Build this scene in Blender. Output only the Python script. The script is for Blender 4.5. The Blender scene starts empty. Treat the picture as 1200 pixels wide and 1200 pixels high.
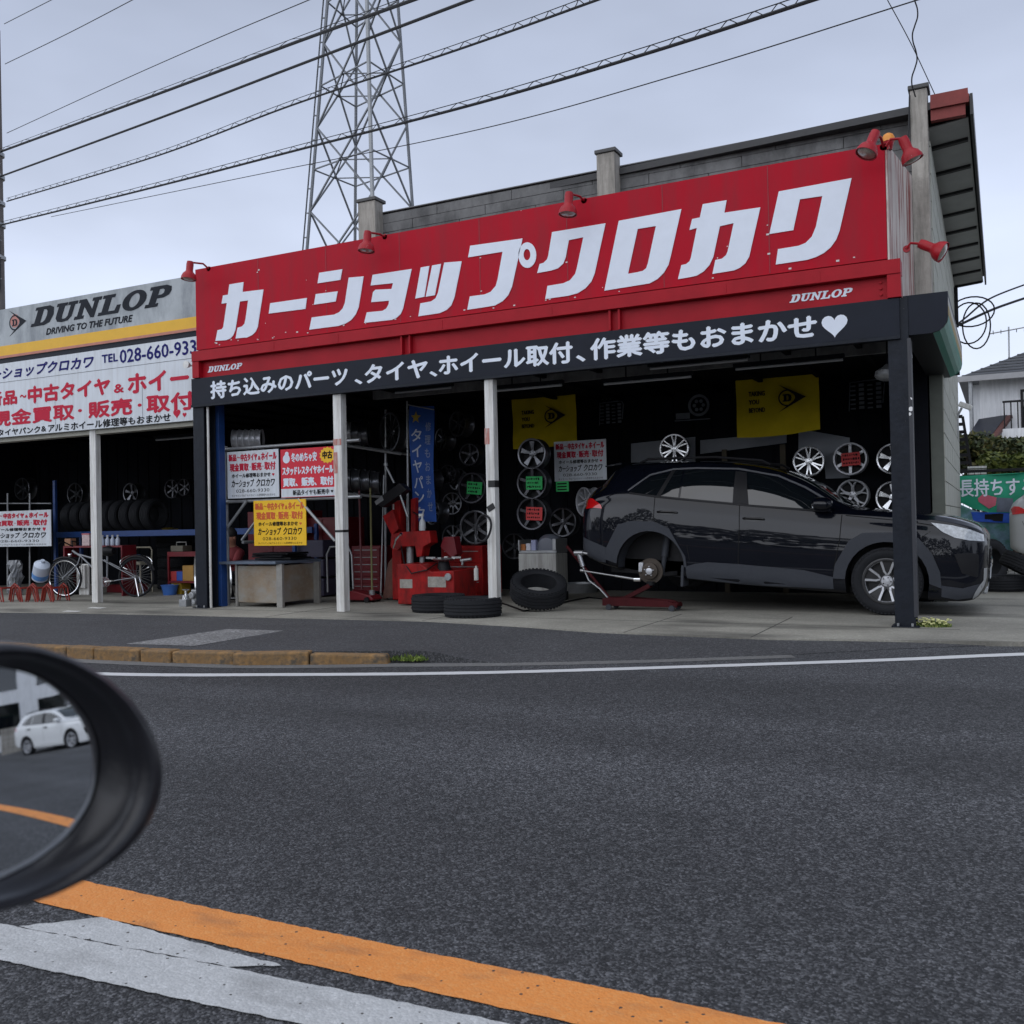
import bpy, bmesh, math, random
import numpy as np
from mathutils import Vector, Matrix, geometry
from mathutils.bvhtree import BVHTree
R = math.radians
PI = math.pi
scene = bpy.context.scene
COL = scene.collection
random.seed(7)

# ------------------------------------------------------------------ camera, sky, sun, exposure
FPX, YAW, PITCH, ROLL = 1141.3434, R(26.80735), R(0.69116), R(-1.20015)
CAM = Vector((0.0, 0.0, 1.083))
_f = Vector((-math.sin(YAW)*math.cos(PITCH), math.cos(YAW)*math.cos(PITCH), math.sin(PITCH)))
_r = Vector((math.cos(YAW), math.sin(YAW), 0))
_u = _r.cross(_f)
_r2 = _r*math.cos(ROLL) + _u*math.sin(ROLL)
_u2 = -_r*math.sin(ROLL) + _u*math.cos(ROLL)
cam_data = bpy.data.cameras.new("camera")
cam = bpy.data.objects.new("camera", cam_data)
COL.objects.link(cam)
mw = Matrix((( _r2.x, _u2.x, -_f.x, CAM.x), (_r2.y, _u2.y, -_f.y, CAM.y), (_r2.z, _u2.z, -_f.z, CAM.z), (0, 0, 0, 1)))
cam.matrix_world = mw
cam_data.sensor_width = 36
cam_data.lens = 36*FPX/1200
cam_data.clip_start = 0.05
cam_data.clip_end = 2000
cam_data.dof.use_dof = True
cam_data.dof.focus_distance = 11.5
cam_data.dof.aperture_fstop = 9.0
scene.camera = cam

SUN_EL, SUN_AZ = R(44), R(196)          # azimuth measured from +Y clockwise; the light comes from behind the camera
world = bpy.data.worlds.new("World")
scene.world = world
world.use_nodes = True
nt = world.node_tree
bg = nt.nodes["Background"]
sky = nt.nodes.new("ShaderNodeTexSky")
sky.sky_type = 'NISHITA'
sky.sun_disc = False
sky.sun_elevation = SUN_EL
sky.sun_rotation = SUN_AZ
sky.air_density = 1.6; sky.dust_density = 2.0; sky.ozone_density = 2.0
# a grey overcast deck mixed over the clear sky
tc = nt.nodes.new("ShaderNodeTexCoord")
sep = nt.nodes.new("ShaderNodeSeparateXYZ")
nt.links.new(tc.outputs["Generated"], sep.inputs[0])
ramp = nt.nodes.new("ShaderNodeValToRGB")
ramp.color_ramp.elements[0].position = 0.0
ramp.color_ramp.elements[0].color = (6.8, 7.4, 8.6, 1)
ramp.color_ramp.elements[1].position = 0.62
ramp.color_ramp.elements[1].color = (2.15, 2.4, 3.05, 1)
e = ramp.color_ramp.elements.new(0.22); e.color = (5.6, 6.2, 7.7, 1)
e = ramp.color_ramp.elements.new(0.42); e.color = (3.7, 4.15, 5.3, 1)
nt.links.new(sep.outputs["Z"], ramp.inputs[0])
cn = nt.nodes.new("ShaderNodeTexNoise")
cn.inputs["Scale"].default_value = 2.2; cn.inputs["Detail"].default_value = 4; cn.inputs["Roughness"].default_value = .5
cmap = nt.nodes.new("ShaderNodeMapping"); cmap.inputs["Scale"].default_value = (1, 1, 2.6)
nt.links.new(tc.outputs["Generated"], cmap.inputs[0]); nt.links.new(cmap.outputs[0], cn.inputs["Vector"])
cr = nt.nodes.new("ShaderNodeMapRange")
cr.inputs[1].default_value = .3; cr.inputs[2].default_value = .7; cr.inputs[3].default_value = .83; cr.inputs[4].default_value = 1.14
nt.links.new(cn.outputs["Fac"], cr.inputs[0])
mulc = nt.nodes.new("ShaderNodeVectorMath"); mulc.operation = 'SCALE'
nt.links.new(ramp.outputs[0], mulc.inputs[0]); nt.links.new(cr.outputs[0], mulc.inputs["Scale"])
mx = nt.nodes.new("ShaderNodeMix"); mx.data_type = 'RGBA'; mx.inputs[0].default_value = 0.94
nt.links.new(sky.outputs[0], mx.inputs[6]); nt.links.new(mulc.outputs[0], mx.inputs[7])
nt.links.new(mx.outputs[2], bg.inputs[0])
bg.inputs[1].default_value = 0.1

sun_data = bpy.data.lights.new("sun", 'SUN')
sun_data.energy = 1.5
sun_data.angle = R(110)
sun_data.color = (.965, .98, 1)
sun = bpy.data.objects.new("sun", sun_data)
COL.objects.link(sun)
sd = Vector((math.sin(SUN_AZ)*math.cos(SUN_EL), math.cos(SUN_AZ)*math.cos(SUN_EL), math.sin(SUN_EL)))
sun.rotation_euler = sd.to_track_quat('Z', 'Y').to_euler()
scene.view_settings.view_transform = 'Standard'
scene.view_settings.look = 'None'
scene.view_settings.exposure = 0.5
scene.view_settings.gamma = 1.0

# ------------------------------------------------------------------ measuring: a pixel of the 1200 px photograph met with a world plane
def ray(px, py):
    return _r2*((px-600)/FPX) - _u2*((py-600)/FPX) + _f
def PY(px, py, Y):
    d = ray(px, py); return CAM + d*((Y-CAM.y)/d.y)
def PZ(px, py, Z):
    d = ray(px, py); return CAM + d*((Z-CAM.z)/d.z)
def PX(px, py, X):
    d = ray(px, py); return CAM + d*((X-CAM.x)/d.x)

# ------------------------------------------------------------------ materials
MATS = {}
def mat(name, col, rough=.6, metal=0., var=.12, scale=6., bump=0., bscale=40., coat=0., spec=.5, rvar=.0, trans=0., streak=None, speck=None, emis=None):
    """Principled material: noise varies the colour, optional vertical streaks of grime (colour, amount), specks (colour, scale, threshold)."""
    if name in MATS: return MATS[name]
    m = bpy.data.materials.new(name); m.use_nodes = True
    n = m.node_tree.nodes; l = m.node_tree.links; b = n["Principled BSDF"]
    b.inputs["Roughness"].default_value = rough
    b.inputs["Metallic"].default_value = metal
    b.inputs["Coat Weight"].default_value = coat
    b.inputs["Coat Roughness"].default_value = .04
    b.inputs["Specular IOR Level"].default_value = spec
    if trans: b.inputs["Transmission Weight"].default_value = trans
    t = n.new("ShaderNodeTexCoord")
    c = (*col, 1)
    nz = n.new("ShaderNodeTexNoise"); nz.inputs["Scale"].default_value = scale; nz.inputs["Detail"].default_value = 6; nz.inputs["Roughness"].default_value = .65
    l.new(t.outputs["Object"], nz.inputs["Vector"])
    mr = n.new("ShaderNodeMapRange"); mr.inputs[1].default_value = .25; mr.inputs[2].default_value = .75
    mr.inputs[3].default_value = 1-var; mr.inputs[4].default_value = 1+var
    l.new(nz.outputs["Fac"], mr.inputs[0])
    vm = n.new("ShaderNodeVectorMath"); vm.operation = 'SCALE'; vm.inputs[0].default_value = col
    l.new(mr.outputs[0], vm.inputs["Scale"])
    out = vm.outputs[0]
    if streak:
        sc, am = streak[0], streak[1]
        mp = n.new("ShaderNodeMapping"); mp.inputs["Scale"].default_value = streak[2] if len(streak) > 2 else (9, 9, .7)
        l.new(t.outputs["Object"], mp.inputs[0])
        n2 = n.new("ShaderNodeTexNoise"); n2.inputs["Scale"].default_value = 1.5; n2.inputs["Detail"].default_value = 5; n2.inputs["Roughness"].default_value = .7
        l.new(mp.outputs[0], n2.inputs["Vector"])
        m2 = n.new("ShaderNodeMapRange"); m2.inputs[1].default_value = streak[3][0] if len(streak) > 3 else .42; m2.inputs[2].default_value = streak[3][1] if len(streak) > 3 else .66; m2.inputs[3].default_value = 0; m2.inputs[4].default_value = am
        l.new(n2.outputs["Fac"], m2.inputs[0])
        mm = n.new("ShaderNodeMix"); mm.data_type = 'RGBA'; mm.inputs[7].default_value = (*sc, 1)
        l.new(m2.outputs[0], mm.inputs[0]); l.new(out, mm.inputs[6]); out = mm.outputs[2]
    if speck:
        sc, ss, th = speck
        n3 = n.new("ShaderNodeTexVoronoi"); n3.inputs["Scale"].default_value = ss
        l.new(t.outputs["Object"], n3.inputs["Vector"])
        m3 = n.new("ShaderNodeMath"); m3.operation = 'LESS_THAN'; m3.inputs[1].default_value = th
        l.new(n3.outputs["Distance"], m3.inputs[0])
        n4 = n.new("ShaderNodeTexNoise"); n4.inputs["Scale"].default_value = 1.1
        l.new(t.outputs["Object"], n4.inputs["Vector"])
        m4 = n.new("ShaderNodeMath"); m4.operation = 'GREATER_THAN'; m4.inputs[1].default_value = .55
        l.new(n4.outputs["Fac"], m4.inputs[0])
        m5 = n.new("ShaderNodeMath"); m5.operation = 'MULTIPLY'
        l.new(m3.outputs[0], m5.inputs[0]); l.new(m4.outputs[0], m5.inputs[1])
        mm = n.new("ShaderNodeMix"); mm.data_type = 'RGBA'; mm.inputs[7].default_value = (*sc, 1)
        l.new(m5.outputs[0], mm.inputs[0]); l.new(out, mm.inputs[6]); out = mm.outputs[2]
    l.new(out, b.inputs["Base Color"])
    if rvar:
        m6 = n.new("ShaderNodeMapRange"); m6.inputs[1].default_value = .3; m6.inputs[2].default_value = .7
        m6.inputs[3].default_value = max(.02, rough-rvar); m6.inputs[4].default_value = min(1, rough+rvar)
        l.new(nz.outputs["Fac"], m6.inputs[0]); l.new(m6.outputs[0], b.inputs["Roughness"])
    if bump:
        nb = n.new("ShaderNodeTexNoise"); nb.inputs["Scale"].default_value = bscale; nb.inputs["Detail"].default_value = 4
        l.new(t.outputs["Object"], nb.inputs["Vector"])
        bp = n.new("ShaderNodeBump"); bp.inputs["Strength"].default_value = bump; bp.inputs["Distance"].default_value = .01
        l.new(nb.outputs["Fac"], bp.inputs["Height"]); l.new(bp.outputs[0], b.inputs["Normal"])
    if emis:
        b.inputs["Emission Color"].default_value = (*emis[0], 1); b.inputs["Emission Strength"].default_value = emis[1]
    MATS[name] = m
    return m

def grain_mat(name, col, light, scale, amount=.5, rough=.85, bump=.5, patch=.2, wet=None, pits=False, tracks=False):
    """Asphalt, concrete and road paint: crushed-stone grain, broad patches, fine bumps."""
    m = bpy.data.materials.new(name); m.use_nodes = True
    n = m.node_tree.nodes; l = m.node_tree.links; b = n["Principled BSDF"]
    t = n.new("ShaderNodeTexCoord")
    vo = n.new("ShaderNodeTexVoronoi"); vo.inputs["Scale"].default_value = scale; vo.inputs["Randomness"].default_value = 1
    l.new(t.outputs["Object"], vo.inputs["Vector"])
    v2 = n.new("ShaderNodeTexVoronoi"); v2.inputs["Scale"].default_value = scale*.43
    l.new(t.outputs["Object"], v2.inputs["Vector"])
    sepc = n.new("ShaderNodeSeparateColor"); l.new(vo.outputs["Color"], sepc.inputs[0])
    sepd = n.new("ShaderNodeSeparateColor"); l.new(v2.outputs["Color"], sepd.inputs[0])
    ad = n.new("ShaderNodeMath"); ad.operation = 'MULTIPLY_ADD'; ad.inputs[1].default_value = .72; sq = n.new('ShaderNodeMath'); sq.operation = 'MULTIPLY'; sq.inputs[1].default_value = .28; l.new(sepd.outputs[1], sq.inputs[0]); l.new(sepc.outputs[0], ad.inputs[0]); l.new(sq.outputs[0], ad.inputs[2])
    pw = n.new("ShaderNodeMath"); pw.operation = 'POWER'; pw.inputs[1].default_value = 2.6; l.new(ad.outputs[0], pw.inputs[0])
    ml = n.new("ShaderNodeMath"); ml.operation = 'MULTIPLY'; ml.inputs[1].default_value = amount; ml.use_clamp = True; l.new(pw.outputs[0], ml.inputs[0])
    mm = n.new("ShaderNodeMix"); mm.data_type = 'RGBA'; mm.inputs[6].default_value = (*col, 1); mm.inputs[7].default_value = (*light, 1)
    l.new(ml.outputs[0], mm.inputs[0])
    nz = n.new("ShaderNodeTexNoise"); nz.inputs["Scale"].default_value = .55; nz.inputs["Detail"].default_value = 9; nz.inputs["Roughness"].default_value = .62
    l.new(t.outputs["Object"], nz.inputs["Vector"])
    mr = n.new("ShaderNodeMapRange"); mr.inputs[1].default_value = .3; mr.inputs[2].default_value = .7; mr.inputs[3].default_value = 1-patch; mr.inputs[4].default_value = 1+patch
    l.new(nz.outputs["Fac"], mr.inputs[0])
    vm = n.new("ShaderNodeVectorMath"); vm.operation = 'SCALE'; l.new(mm.outputs[2], vm.inputs[0]); l.new(mr.outputs[0], vm.inputs["Scale"])
    out = vm.outputs[0]
    if tracks:
        mpt = n.new("ShaderNodeMapping"); mpt.inputs["Scale"].default_value = (.05, .85, 1); l.new(t.outputs["Object"], mpt.inputs[0])
        nt_ = n.new("ShaderNodeTexNoise"); nt_.inputs["Scale"].default_value = 1.0; nt_.inputs["Detail"].default_value = 3; l.new(mpt.outputs[0], nt_.inputs["Vector"])
        mt_ = n.new("ShaderNodeMapRange"); mt_.inputs[1].default_value = .35; mt_.inputs[2].default_value = .65; mt_.inputs[3].default_value = .72; mt_.inputs[4].default_value = 1.25
        l.new(nt_.outputs["Fac"], mt_.inputs[0])
        vt = n.new("ShaderNodeVectorMath"); vt.operation = 'SCALE'; l.new(out, vt.inputs[0]); l.new(mt_.outputs[0], vt.inputs["Scale"]); out = vt.outputs[0]
    if wet:
        nw = n.new("ShaderNodeTexNoise"); nw.inputs["Scale"].default_value = wet[1]; nw.inputs["Detail"].default_value = 5
        mp = n.new("ShaderNodeMapping"); mp.inputs["Scale"].default_value = (.6, 1.5, 1); l.new(t.outputs["Object"], mp.inputs[0]); l.new(mp.outputs[0], nw.inputs["Vector"])
        rw = n.new("ShaderNodeMapRange"); rw.inputs[1].default_value = .52; rw.inputs[2].default_value = .72; rw.inputs[4].default_value = wet[2]
        l.new(nw.outputs["Fac"], rw.inputs[0])
        m2 = n.new("ShaderNodeMix"); m2.data_type = 'RGBA'; m2.inputs[7].default_value = (*wet[0], 1)
        l.new(rw.outputs[0], m2.inputs[0]); l.new(out, m2.inputs[6]); out = m2.outputs[2]
    if pits:
        v3 = n.new("ShaderNodeTexVoronoi"); v3.inputs["Scale"].default_value = 34; l.new(t.outputs["Object"], v3.inputs["Vector"])
        s3 = n.new("ShaderNodeSeparateColor"); l.new(v3.outputs["Color"], s3.inputs[0])
        g3 = n.new("ShaderNodeMath"); g3.operation = 'GREATER_THAN'; g3.inputs[1].default_value = .88; l.new(s3.outputs[2], g3.inputs[0])
        d3 = n.new("ShaderNodeMath"); d3.operation = 'LESS_THAN'; d3.inputs[1].default_value = .17; l.new(v3.outputs["Distance"], d3.inputs[0])
        p3 = n.new("ShaderNodeMath"); p3.operation = 'MULTIPLY'; l.new(g3.outputs[0], p3.inputs[0]); l.new(d3.outputs[0], p3.inputs[1])
        m3 = n.new("ShaderNodeMix"); m3.data_type = 'RGBA'; m3.inputs[7].default_value = (.05,.045,.04,1)
        l.new(p3.outputs[0], m3.inputs[0]); l.new(out, m3.inputs[6]); out = m3.outputs[2]
    l.new(out, b.inputs["Base Color"])
    b.inputs["Roughness"].default_value = rough
    bp = n.new("ShaderNodeBump"); bp.inputs["Strength"].default_value = bump; bp.inputs["Distance"].default_value = .006
    l.new(vo.outputs["Distance"], bp.inputs["Height"]); bp.invert = True
    l.new(bp.outputs[0], b.inputs["Normal"])
    MATS[name] = m
    return m

# ------------------------------------------------------------------ mesh builder
class MB:
    def __init__(s): s.v = []; s.f = []; s.m = []
    def add(s, vs, fs, mi=0):
        o = len(s.v); s.v += [Vector(x) for x in vs]
        s.f += [tuple(i+o for i in f) for f in fs]; s.m += [mi]*len(fs); return s
    def bx(s, x0, x1, y0, y1, z0, z1, mi=0):
        return s.add([(x0,y0,z0),(x1,y0,z0),(x1,y1,z0),(x0,y1,z0),(x0,y0,z1),(x1,y0,z1),(x1,y1,z1),(x0,y1,z1)],
                     [(0,3,2,1),(4,5,6,7),(0,1,5,4),(1,2,6,5),(2,3,7,6),(3,0,4,7)], mi)
    def box(s, c, size, rot=None, mi=0):
        q = MB().bx(*[w for k in range(3) for w in (-size[k]/2, size[k]/2)])
        M = (rot.to_matrix() if hasattr(rot, "to_matrix") else rot) if rot is not None else Matrix.Identity(3)
        return s.add([M @ p + Vector(c) for p in q.v], q.f, mi)
    def bar(s, p, q, w, h=None, mi=0):
        """square bar from p to q"""
        p = Vector(p); q = Vector(q); d = q-p; L = d.length; h = h or w
        z = d.normalized(); up = Vector((0,0,1)) if abs(z.z) < .95 else Vector((0,1,0))
        x = up.cross(z).normalized(); y = z.cross(x)
        M = Matrix((x, y, z)).transposed()
        return s.box((p+q)/2, (w, h, L), M, mi)
    def tube(s, pts, r, n=8, mi=0, closed=False, r1=None, caps=True):
        pts = [Vector(p) for p in pts]; N = len(pts); rings = []
        prev = None
        for i, p in enumerate(pts):
            if closed: d = pts[(i+1) % N]-pts[i-1]
            else: d = (pts[min(i+1, N-1)]-pts[max(i-1, 0)])
            d.normalize()
            if prev is None:
                a = Vector((0,0,1)) if abs(d.z) < .9 else Vector((1,0,0))
                x = a.cross(d).normalized()
            else:
                x = (prev-d*prev.dot(d)).normalized()
            prev = x; y = d.cross(x)
            rr = r if r1 is None else r+(r1-r)*i/max(1, N-1)
            if callable(r): rr = r(i/max(1, N-1))
            rings.append([p+(x*math.cos(2*PI*k/n)+y*math.sin(2*PI*k/n))*rr for k in range(n)])
        vs = [v for g in rings for v in g]; fs = []
        for i in range(N if closed else N-1):
            a = i*n; b = ((i+1) % N)*n
            for k in range(n): fs.append((a+k, a+(k+1) % n, b+(k+1) % n, b+k))
        if not closed and caps:
            fs.append(tuple(range(n))[::-1]); fs.append(tuple((N-1)*n+k for k in range(n)))
        return s.add(vs, fs, mi)
    def cyl(s, p, q, r, r1=None, n=16, mi=0): return s.tube([p, q], r, n, mi, r1=r if r1 is None else r1)
    def lathe(s, prof, o=(0,0,0), axis='z', n=32, mi=0, cap=True, a0=0, a1=2*PI, M=None):
        """prof: (radius, height) pairs; the axis is z, or y (height counted towards -y), or x"""
        vs = []; fs = []; full = abs(a1-a0-2*PI) < 1e-6; nn = n if full else n+1
        for (r, h) in prof:
            for k in range(nn):
                a = a0+(a1-a0)*k/n
                p = (r*math.cos(a), r*math.sin(a), h)
                if axis == 'y': p = (r*math.cos(a), -h, r*math.sin(a))
                if axis == 'x': p = (h, r*math.cos(a), r*math.sin(a))
                p = Vector(p)
                if M is not None: p = M @ p
                vs.append(p+Vector(o))
        for i in range(len(prof)-1):
            for k in range(n):
                k2 = (k+1) % n if full else k+1
                fs.append((i*nn+k, i*nn+k2, (i+1)*nn+k2, (i+1)*nn+k))
        if cap and full:
            if prof[0][0] > 1e-6: fs.append(tuple(range(nn))[::-1])
            if prof[-1][0] > 1e-6: fs.append(tuple((len(prof)-1)*nn+k for k in range(nn)))
        return s.add(vs, fs, mi)
    def prism(s, loops, fn, d0, d1, mi=0):
        """loops: outer polygon and holes as 2D lists; fn(u, v, d) gives the 3D point; extruded from d0 (front) to d1 (back)"""
        tl = [[Vector((p[0], p[1], 0)) for p in L] for L in loops]
        tri = geometry.tessellate_polygon(tl)
        flat = [p for L in loops for p in L]; N = len(flat)
        vs = [fn(p[0], p[1], d0) for p in flat]+[fn(p[0], p[1], d1) for p in flat]
        fs = [tuple(t) for t in tri]+[tuple(i+N for i in t)[::-1] for t in tri]
        o = 0
        for L in loops:
            n = len(L)
            for k in range(n):
                a = o+k; b = o+(k+1) % n
                fs.append((a, b, b+N, a+N))
            o += n
        return s.add(vs, fs, mi)
    def mesh(s, name, mats, smooth=False, off=None):
        me = bpy.data.meshes.new(name)
        vs = [v-off for v in s.v] if off is not None else s.v
        me.from_pydata([tuple(v) for v in vs], [], s.f)
        for m in (mats if isinstance(mats, (list, tuple)) else [mats]): me.materials.append(m)
        for p, i in zip(me.polygons, s.m): p.material_index = i
        bm = bmesh.new(); bm.from_mesh(me); bmesh.ops.recalc_face_normals(bm, faces=bm.faces); bm.to_mesh(me); bm.free()
        if smooth:
            me.polygons.foreach_set("use_smooth", [True]*len(me.polygons))
            me.set_sharp_from_angle(angle=R(smooth if smooth is not True else 40))
        me.update()
        return me
    def build(s, name, mats, parent=None, smooth=False, bevel=0, world=True, seg=2):
        off = Vector(parent_world(parent)) if (parent is not None and world) else None
        o = bpy.data.objects.new(name, s.mesh(name, mats, smooth, off)); COL.objects.link(o)
        if parent is not None: o.parent = parent
        if bevel:
            b = o.modifiers.new("bevel", 'BEVEL'); b.width = bevel; b.segments = seg; b.limit_method = 'ANGLE'; b.angle_limit = R(40)
        return o
def parent_world(o):
    p = Vector((0,0,0))
    while o is not None: p = p+o.location; o = o.parent
    return p
def tag(o, label=None, cat=None, group=None, kind=None):
    if label: o['label'] = label
    if cat: o['category'] = cat
    if group: o['group'] = group
    if kind: o['kind'] = kind
    return o
def thing(name, label, cat, loc=(0,0,0), rot=(0,0,0), group=None):
    o = bpy.data.objects.new(name, None); COL.objects.link(o); o.location = loc; o.rotation_euler = rot
    o.empty_display_size = .1
    return tag(o, label, cat, group)
def copy_tree(o, parent=None):
    kids = list(o.children)
    c = o.copy(); COL.objects.link(c); c.parent = parent
    for ch in kids: copy_tree(ch, c)
    return c
def arc(c, r, a0, a1, n, ry=None):
    ry = ry or r
    return [(c[0]+r*math.cos(R(a0+(a1-a0)*i/n)), c[1]+ry*math.sin(R(a0+(a1-a0)*i/n))) for i in range(n+1)]

# ------------------------------------------------------------------ lettering
_TC = {}
def text_geo(st, shear=0):
    k = (st, shear)
    if k not in _TC:
        c = bpy.data.curves.new("t", 'FONT'); c.body = st; c.size = 1; c.resolution_u = 2; c.shear = shear
        o = bpy.data.objects.new("t", c); COL.objects.link(o)
        dg = bpy.context.evaluated_depsgraph_get(); dg.update()
        me = bpy.data.meshes.new_from_object(o.evaluated_get(dg))
        vs = [(v.co.x, v.co.y) for v in me.vertices]; fs = [tuple(p.vertices) for p in me.polygons]
        bpy.data.objects.remove(o); bpy.data.curves.remove(c); bpy.data.meshes.remove(me)
        xs = [v[0] for v in vs]; ys = [v[1] for v in vs]
        _TC[k] = ([((v[0]-min(xs))/(max(xs)-min(xs)), (v[1]-min(ys))/(max(ys)-min(ys))) for v in vs], fs)
    return _TC[k]
def text(mb, st, x0, x1, z0, z1, y, bold=.0, shear=0, mi=0, fn=None):
    """fit a line of writing into the rectangle x0..x1, z0..z1 of the plane y (facing -y); bold widens the strokes by that many metres"""
    vs, fs = text_geo(st, shear)
    sh = [(0, 0)] if not bold else [(0, 0), (bold, 0), (-bold, 0), (0, bold*.8), (0, -bold*.8)]
    for i, (dx, dz) in enumerate(sh):
        pts = [(x0+bold+u*(x1-x0-2*bold)+dx, z0+bold+w*(z1-z0-2*bold)+dz) for u, w in vs]
        mb.add([fn(a, c, i*.0004) if fn else (a, y-i*.0004, c) for a, c in pts], fs, mi)
    return mb
SLAB = {
 'D': ([[(0,0),(.62,0),(.82,.12),(.9,.5),(.82,.88),(.62,1),(0,1),(0,.84),(.12,.84),(.12,.16),(0,.16)], [(.38,.16),(.5,.16),(.58,.28),(.61,.5),(.58,.72),(.5,.84),(.38,.84)]], .9),
 'U': ([[(0,1),(0,.84),(.1,.84),(.1,.25),(.22,.05),(.45,0),(.68,.05),(.8,.25),(.8,.84),(.9,.84),(.9,1),(.5,1),(.5,.84),(.62,.84),(.62,.28),(.55,.18),(.45,.16),(.38,.2),(.36,.28),(.36,.84),(.46,.84),(.46,1)]], .9),
 'N': ([[(0,0),(.4,0),(.4,.16),(.3,.16),(.3,.62),(.72,0),(.86,0),(.86,.84),(.96,.84),(.96,1),(.58,1),(.58,.84),(.68,.84),(.68,.42),(.3,1),(0,1),(0,.84),(.1,.84),(.1,.16),(0,.16)]], .96),
 'L': ([[(0,0),(.85,0),(.85,.42),(.7,.42),(.66,.16),(.38,.16),(.38,.84),(.5,.84),(.5,1),(0,1),(0,.84),(.12,.84),(.12,.16),(0,.16)]], .85),
 'O': ([arc((.47,.5),.47,0,345,23,.5), arc((.47,.5),.2,0,345,23,.34)], .94),
 'P': ([[(0,0),(.5,0),(.5,.16),(.38,.16),(.38,.4),(.62,.4),(.82,.5),(.87,.7),(.82,.9),(.62,1),(0,1),(0,.84),(.12,.84),(.12,.16),(0,.16)], [(.38,.56),(.52,.56),(.6,.63),(.6,.77),(.52,.84),(.38,.84)]], .87)}
def slab_word(mb, word, x0, x1, z0, z1, y, d=.004, shear=.28, mi=0):
    tot = sum(SLAB[c][1]+.06 for c in word)-.06+shear
    k = (x1-x0)/tot; h = z1-z0; x = 0
    for c in word:
        L, w = SLAB[c]
        mb.prism([[(x0+k*(x+p[0]+shear*p[1]), z0+h*p[1]) for p in q] for q in L], lambda u, v, dd: (u, dd, v), y, y+d, mi)
        x += w+.06
    return mb
def arrow_mark(mb, x0, x1, z0, z1, y, d=.003, mi=0):
    """round letter mark with a thin arrowhead to its right"""
    w = x1-x0; h = z1-z0; T = lambda p: (x0+w*p[0], z0+h*p[1]); f = lambda u, v, dd: (u, dd, v)
    mb.prism([[T(p) for p in [(0,1),(1,.5),(0,0),(.55,.38),(.64,.5),(.55,.62)]]], f, y, y+d, mi)
    mb.prism([[T(p) for p in arc((.33,.5),.33,0,350,30,.3)], [T(p) for p in arc((.33,.5),.28,0,350,30,.25)]], f, y-.0006, y+d, mi)
    L, lw = SLAB['D']
    mb.prism([[T((.16+p[0]*.36, .37+p[1]*.26)) for p in q] for q in L], f, y-.0006, y+d, mi)
    return mb
def heart(cx, cz, s):
    o = []
    for i in range(28):
        t = 2*PI*i/28
        o.append((cx+s*16*math.sin(t)**3/34, cz+s*(13*math.cos(t)-5*math.cos(2*t)-2*math.cos(3*t)-math.cos(4*t))/34))
    return o

# ------------------------------------------------------------------ shared materials
m_red_sign = mat("red sign paint", (.41, .004, .018), .6, spec=.15, var=.08, scale=1.2, streak=((.25,.02,.03), .5, (3,3,.5)), speck=((.7,.6,.6), 7, .045))
m_red_steel = mat("red painted steel", (.34, .005, .014), .5, spec=.2, var=.16, scale=3, bump=.1, bscale=18)
m_white_letter = mat("white sign vinyl", (.72, .77, .86), .5, spec=.2, var=.04)
m_black_board = mat("blue black board", (.010, .013, .022), .5, spec=.18, var=.2, scale=3)
m_black_steel = mat("black painted steel", (.011, .014, .021), .5, spec=.2, var=.35, scale=7, bump=.3, bscale=25, speck=((.25,.25,.26), 16, .05))
m_white_steel = mat("white painted post", (.70, .70, .68), .5, var=.1, scale=5, streak=((.25,.22,.18), .55, (14,14,.8)))
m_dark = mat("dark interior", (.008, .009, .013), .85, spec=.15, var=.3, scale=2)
m_darker = mat("near black ceiling", (.005, .0055, .008), .9, spec=.1, var=.3, scale=2)  # near-black tone for the ceiling and its joists
m_black = mat("black plastic", (.010, .010, .012), .5, spec=.25, var=.2)
m_rubber = mat("tyre rubber", (.013, .014, .017), .75, spec=.3, var=.25, scale=9, bump=.15, bscale=60)
m_alloy = mat("silver alloy", (.55, .56, .59), .35, .45, var=.08)
m_alloy_dark = mat("dark alloy", (.07, .07, .08), .3, .6, var=.15)
m_chrome = mat("chrome", (.85, .86, .88), .08, 1., var=.03)
m_galv = mat("galvanised steel", (.32, .33, .34), .45, .6, var=.2, scale=9)
m_white_board = mat("white sign board", (.62, .66, .71), .5, var=.05, scale=2, streak=((.4,.4,.4), .35))
m_txt_red = mat("red lettering", (.50, .02, .05), .6, spec=.15, var=.05)
m_txt_navy = mat("navy lettering", (.014, .014, .13), .6, spec=.12, var=.05)
m_txt_black = mat("black lettering", (.010, .010, .012), .6, spec=.12, var=.05)
m_red_plastic = mat("red enamel", (.34, .009, .009), .45, spec=.25, var=.25, scale=5, streak=((.07,.008,.008), .75, (5,5,2)))
m_redbox = mat("dark red enamel", (.15, .006, .012), .45, var=.25, scale=4)
m_blue_steel = mat("blue painted steel", (.012, .05, .19), .5, var=.2, scale=5)
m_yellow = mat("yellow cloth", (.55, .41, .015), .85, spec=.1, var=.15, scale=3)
m_green_tag = mat("green card", (.02, .42, .10), .6, var=.05)
m_red_tag = mat("red card", (.62, .05, .05), .6, var=.05)
m_glass_dark = mat("tinted glass", (.006, .008, .010), .03, var=.05, spec=.8, coat=.5)
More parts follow.
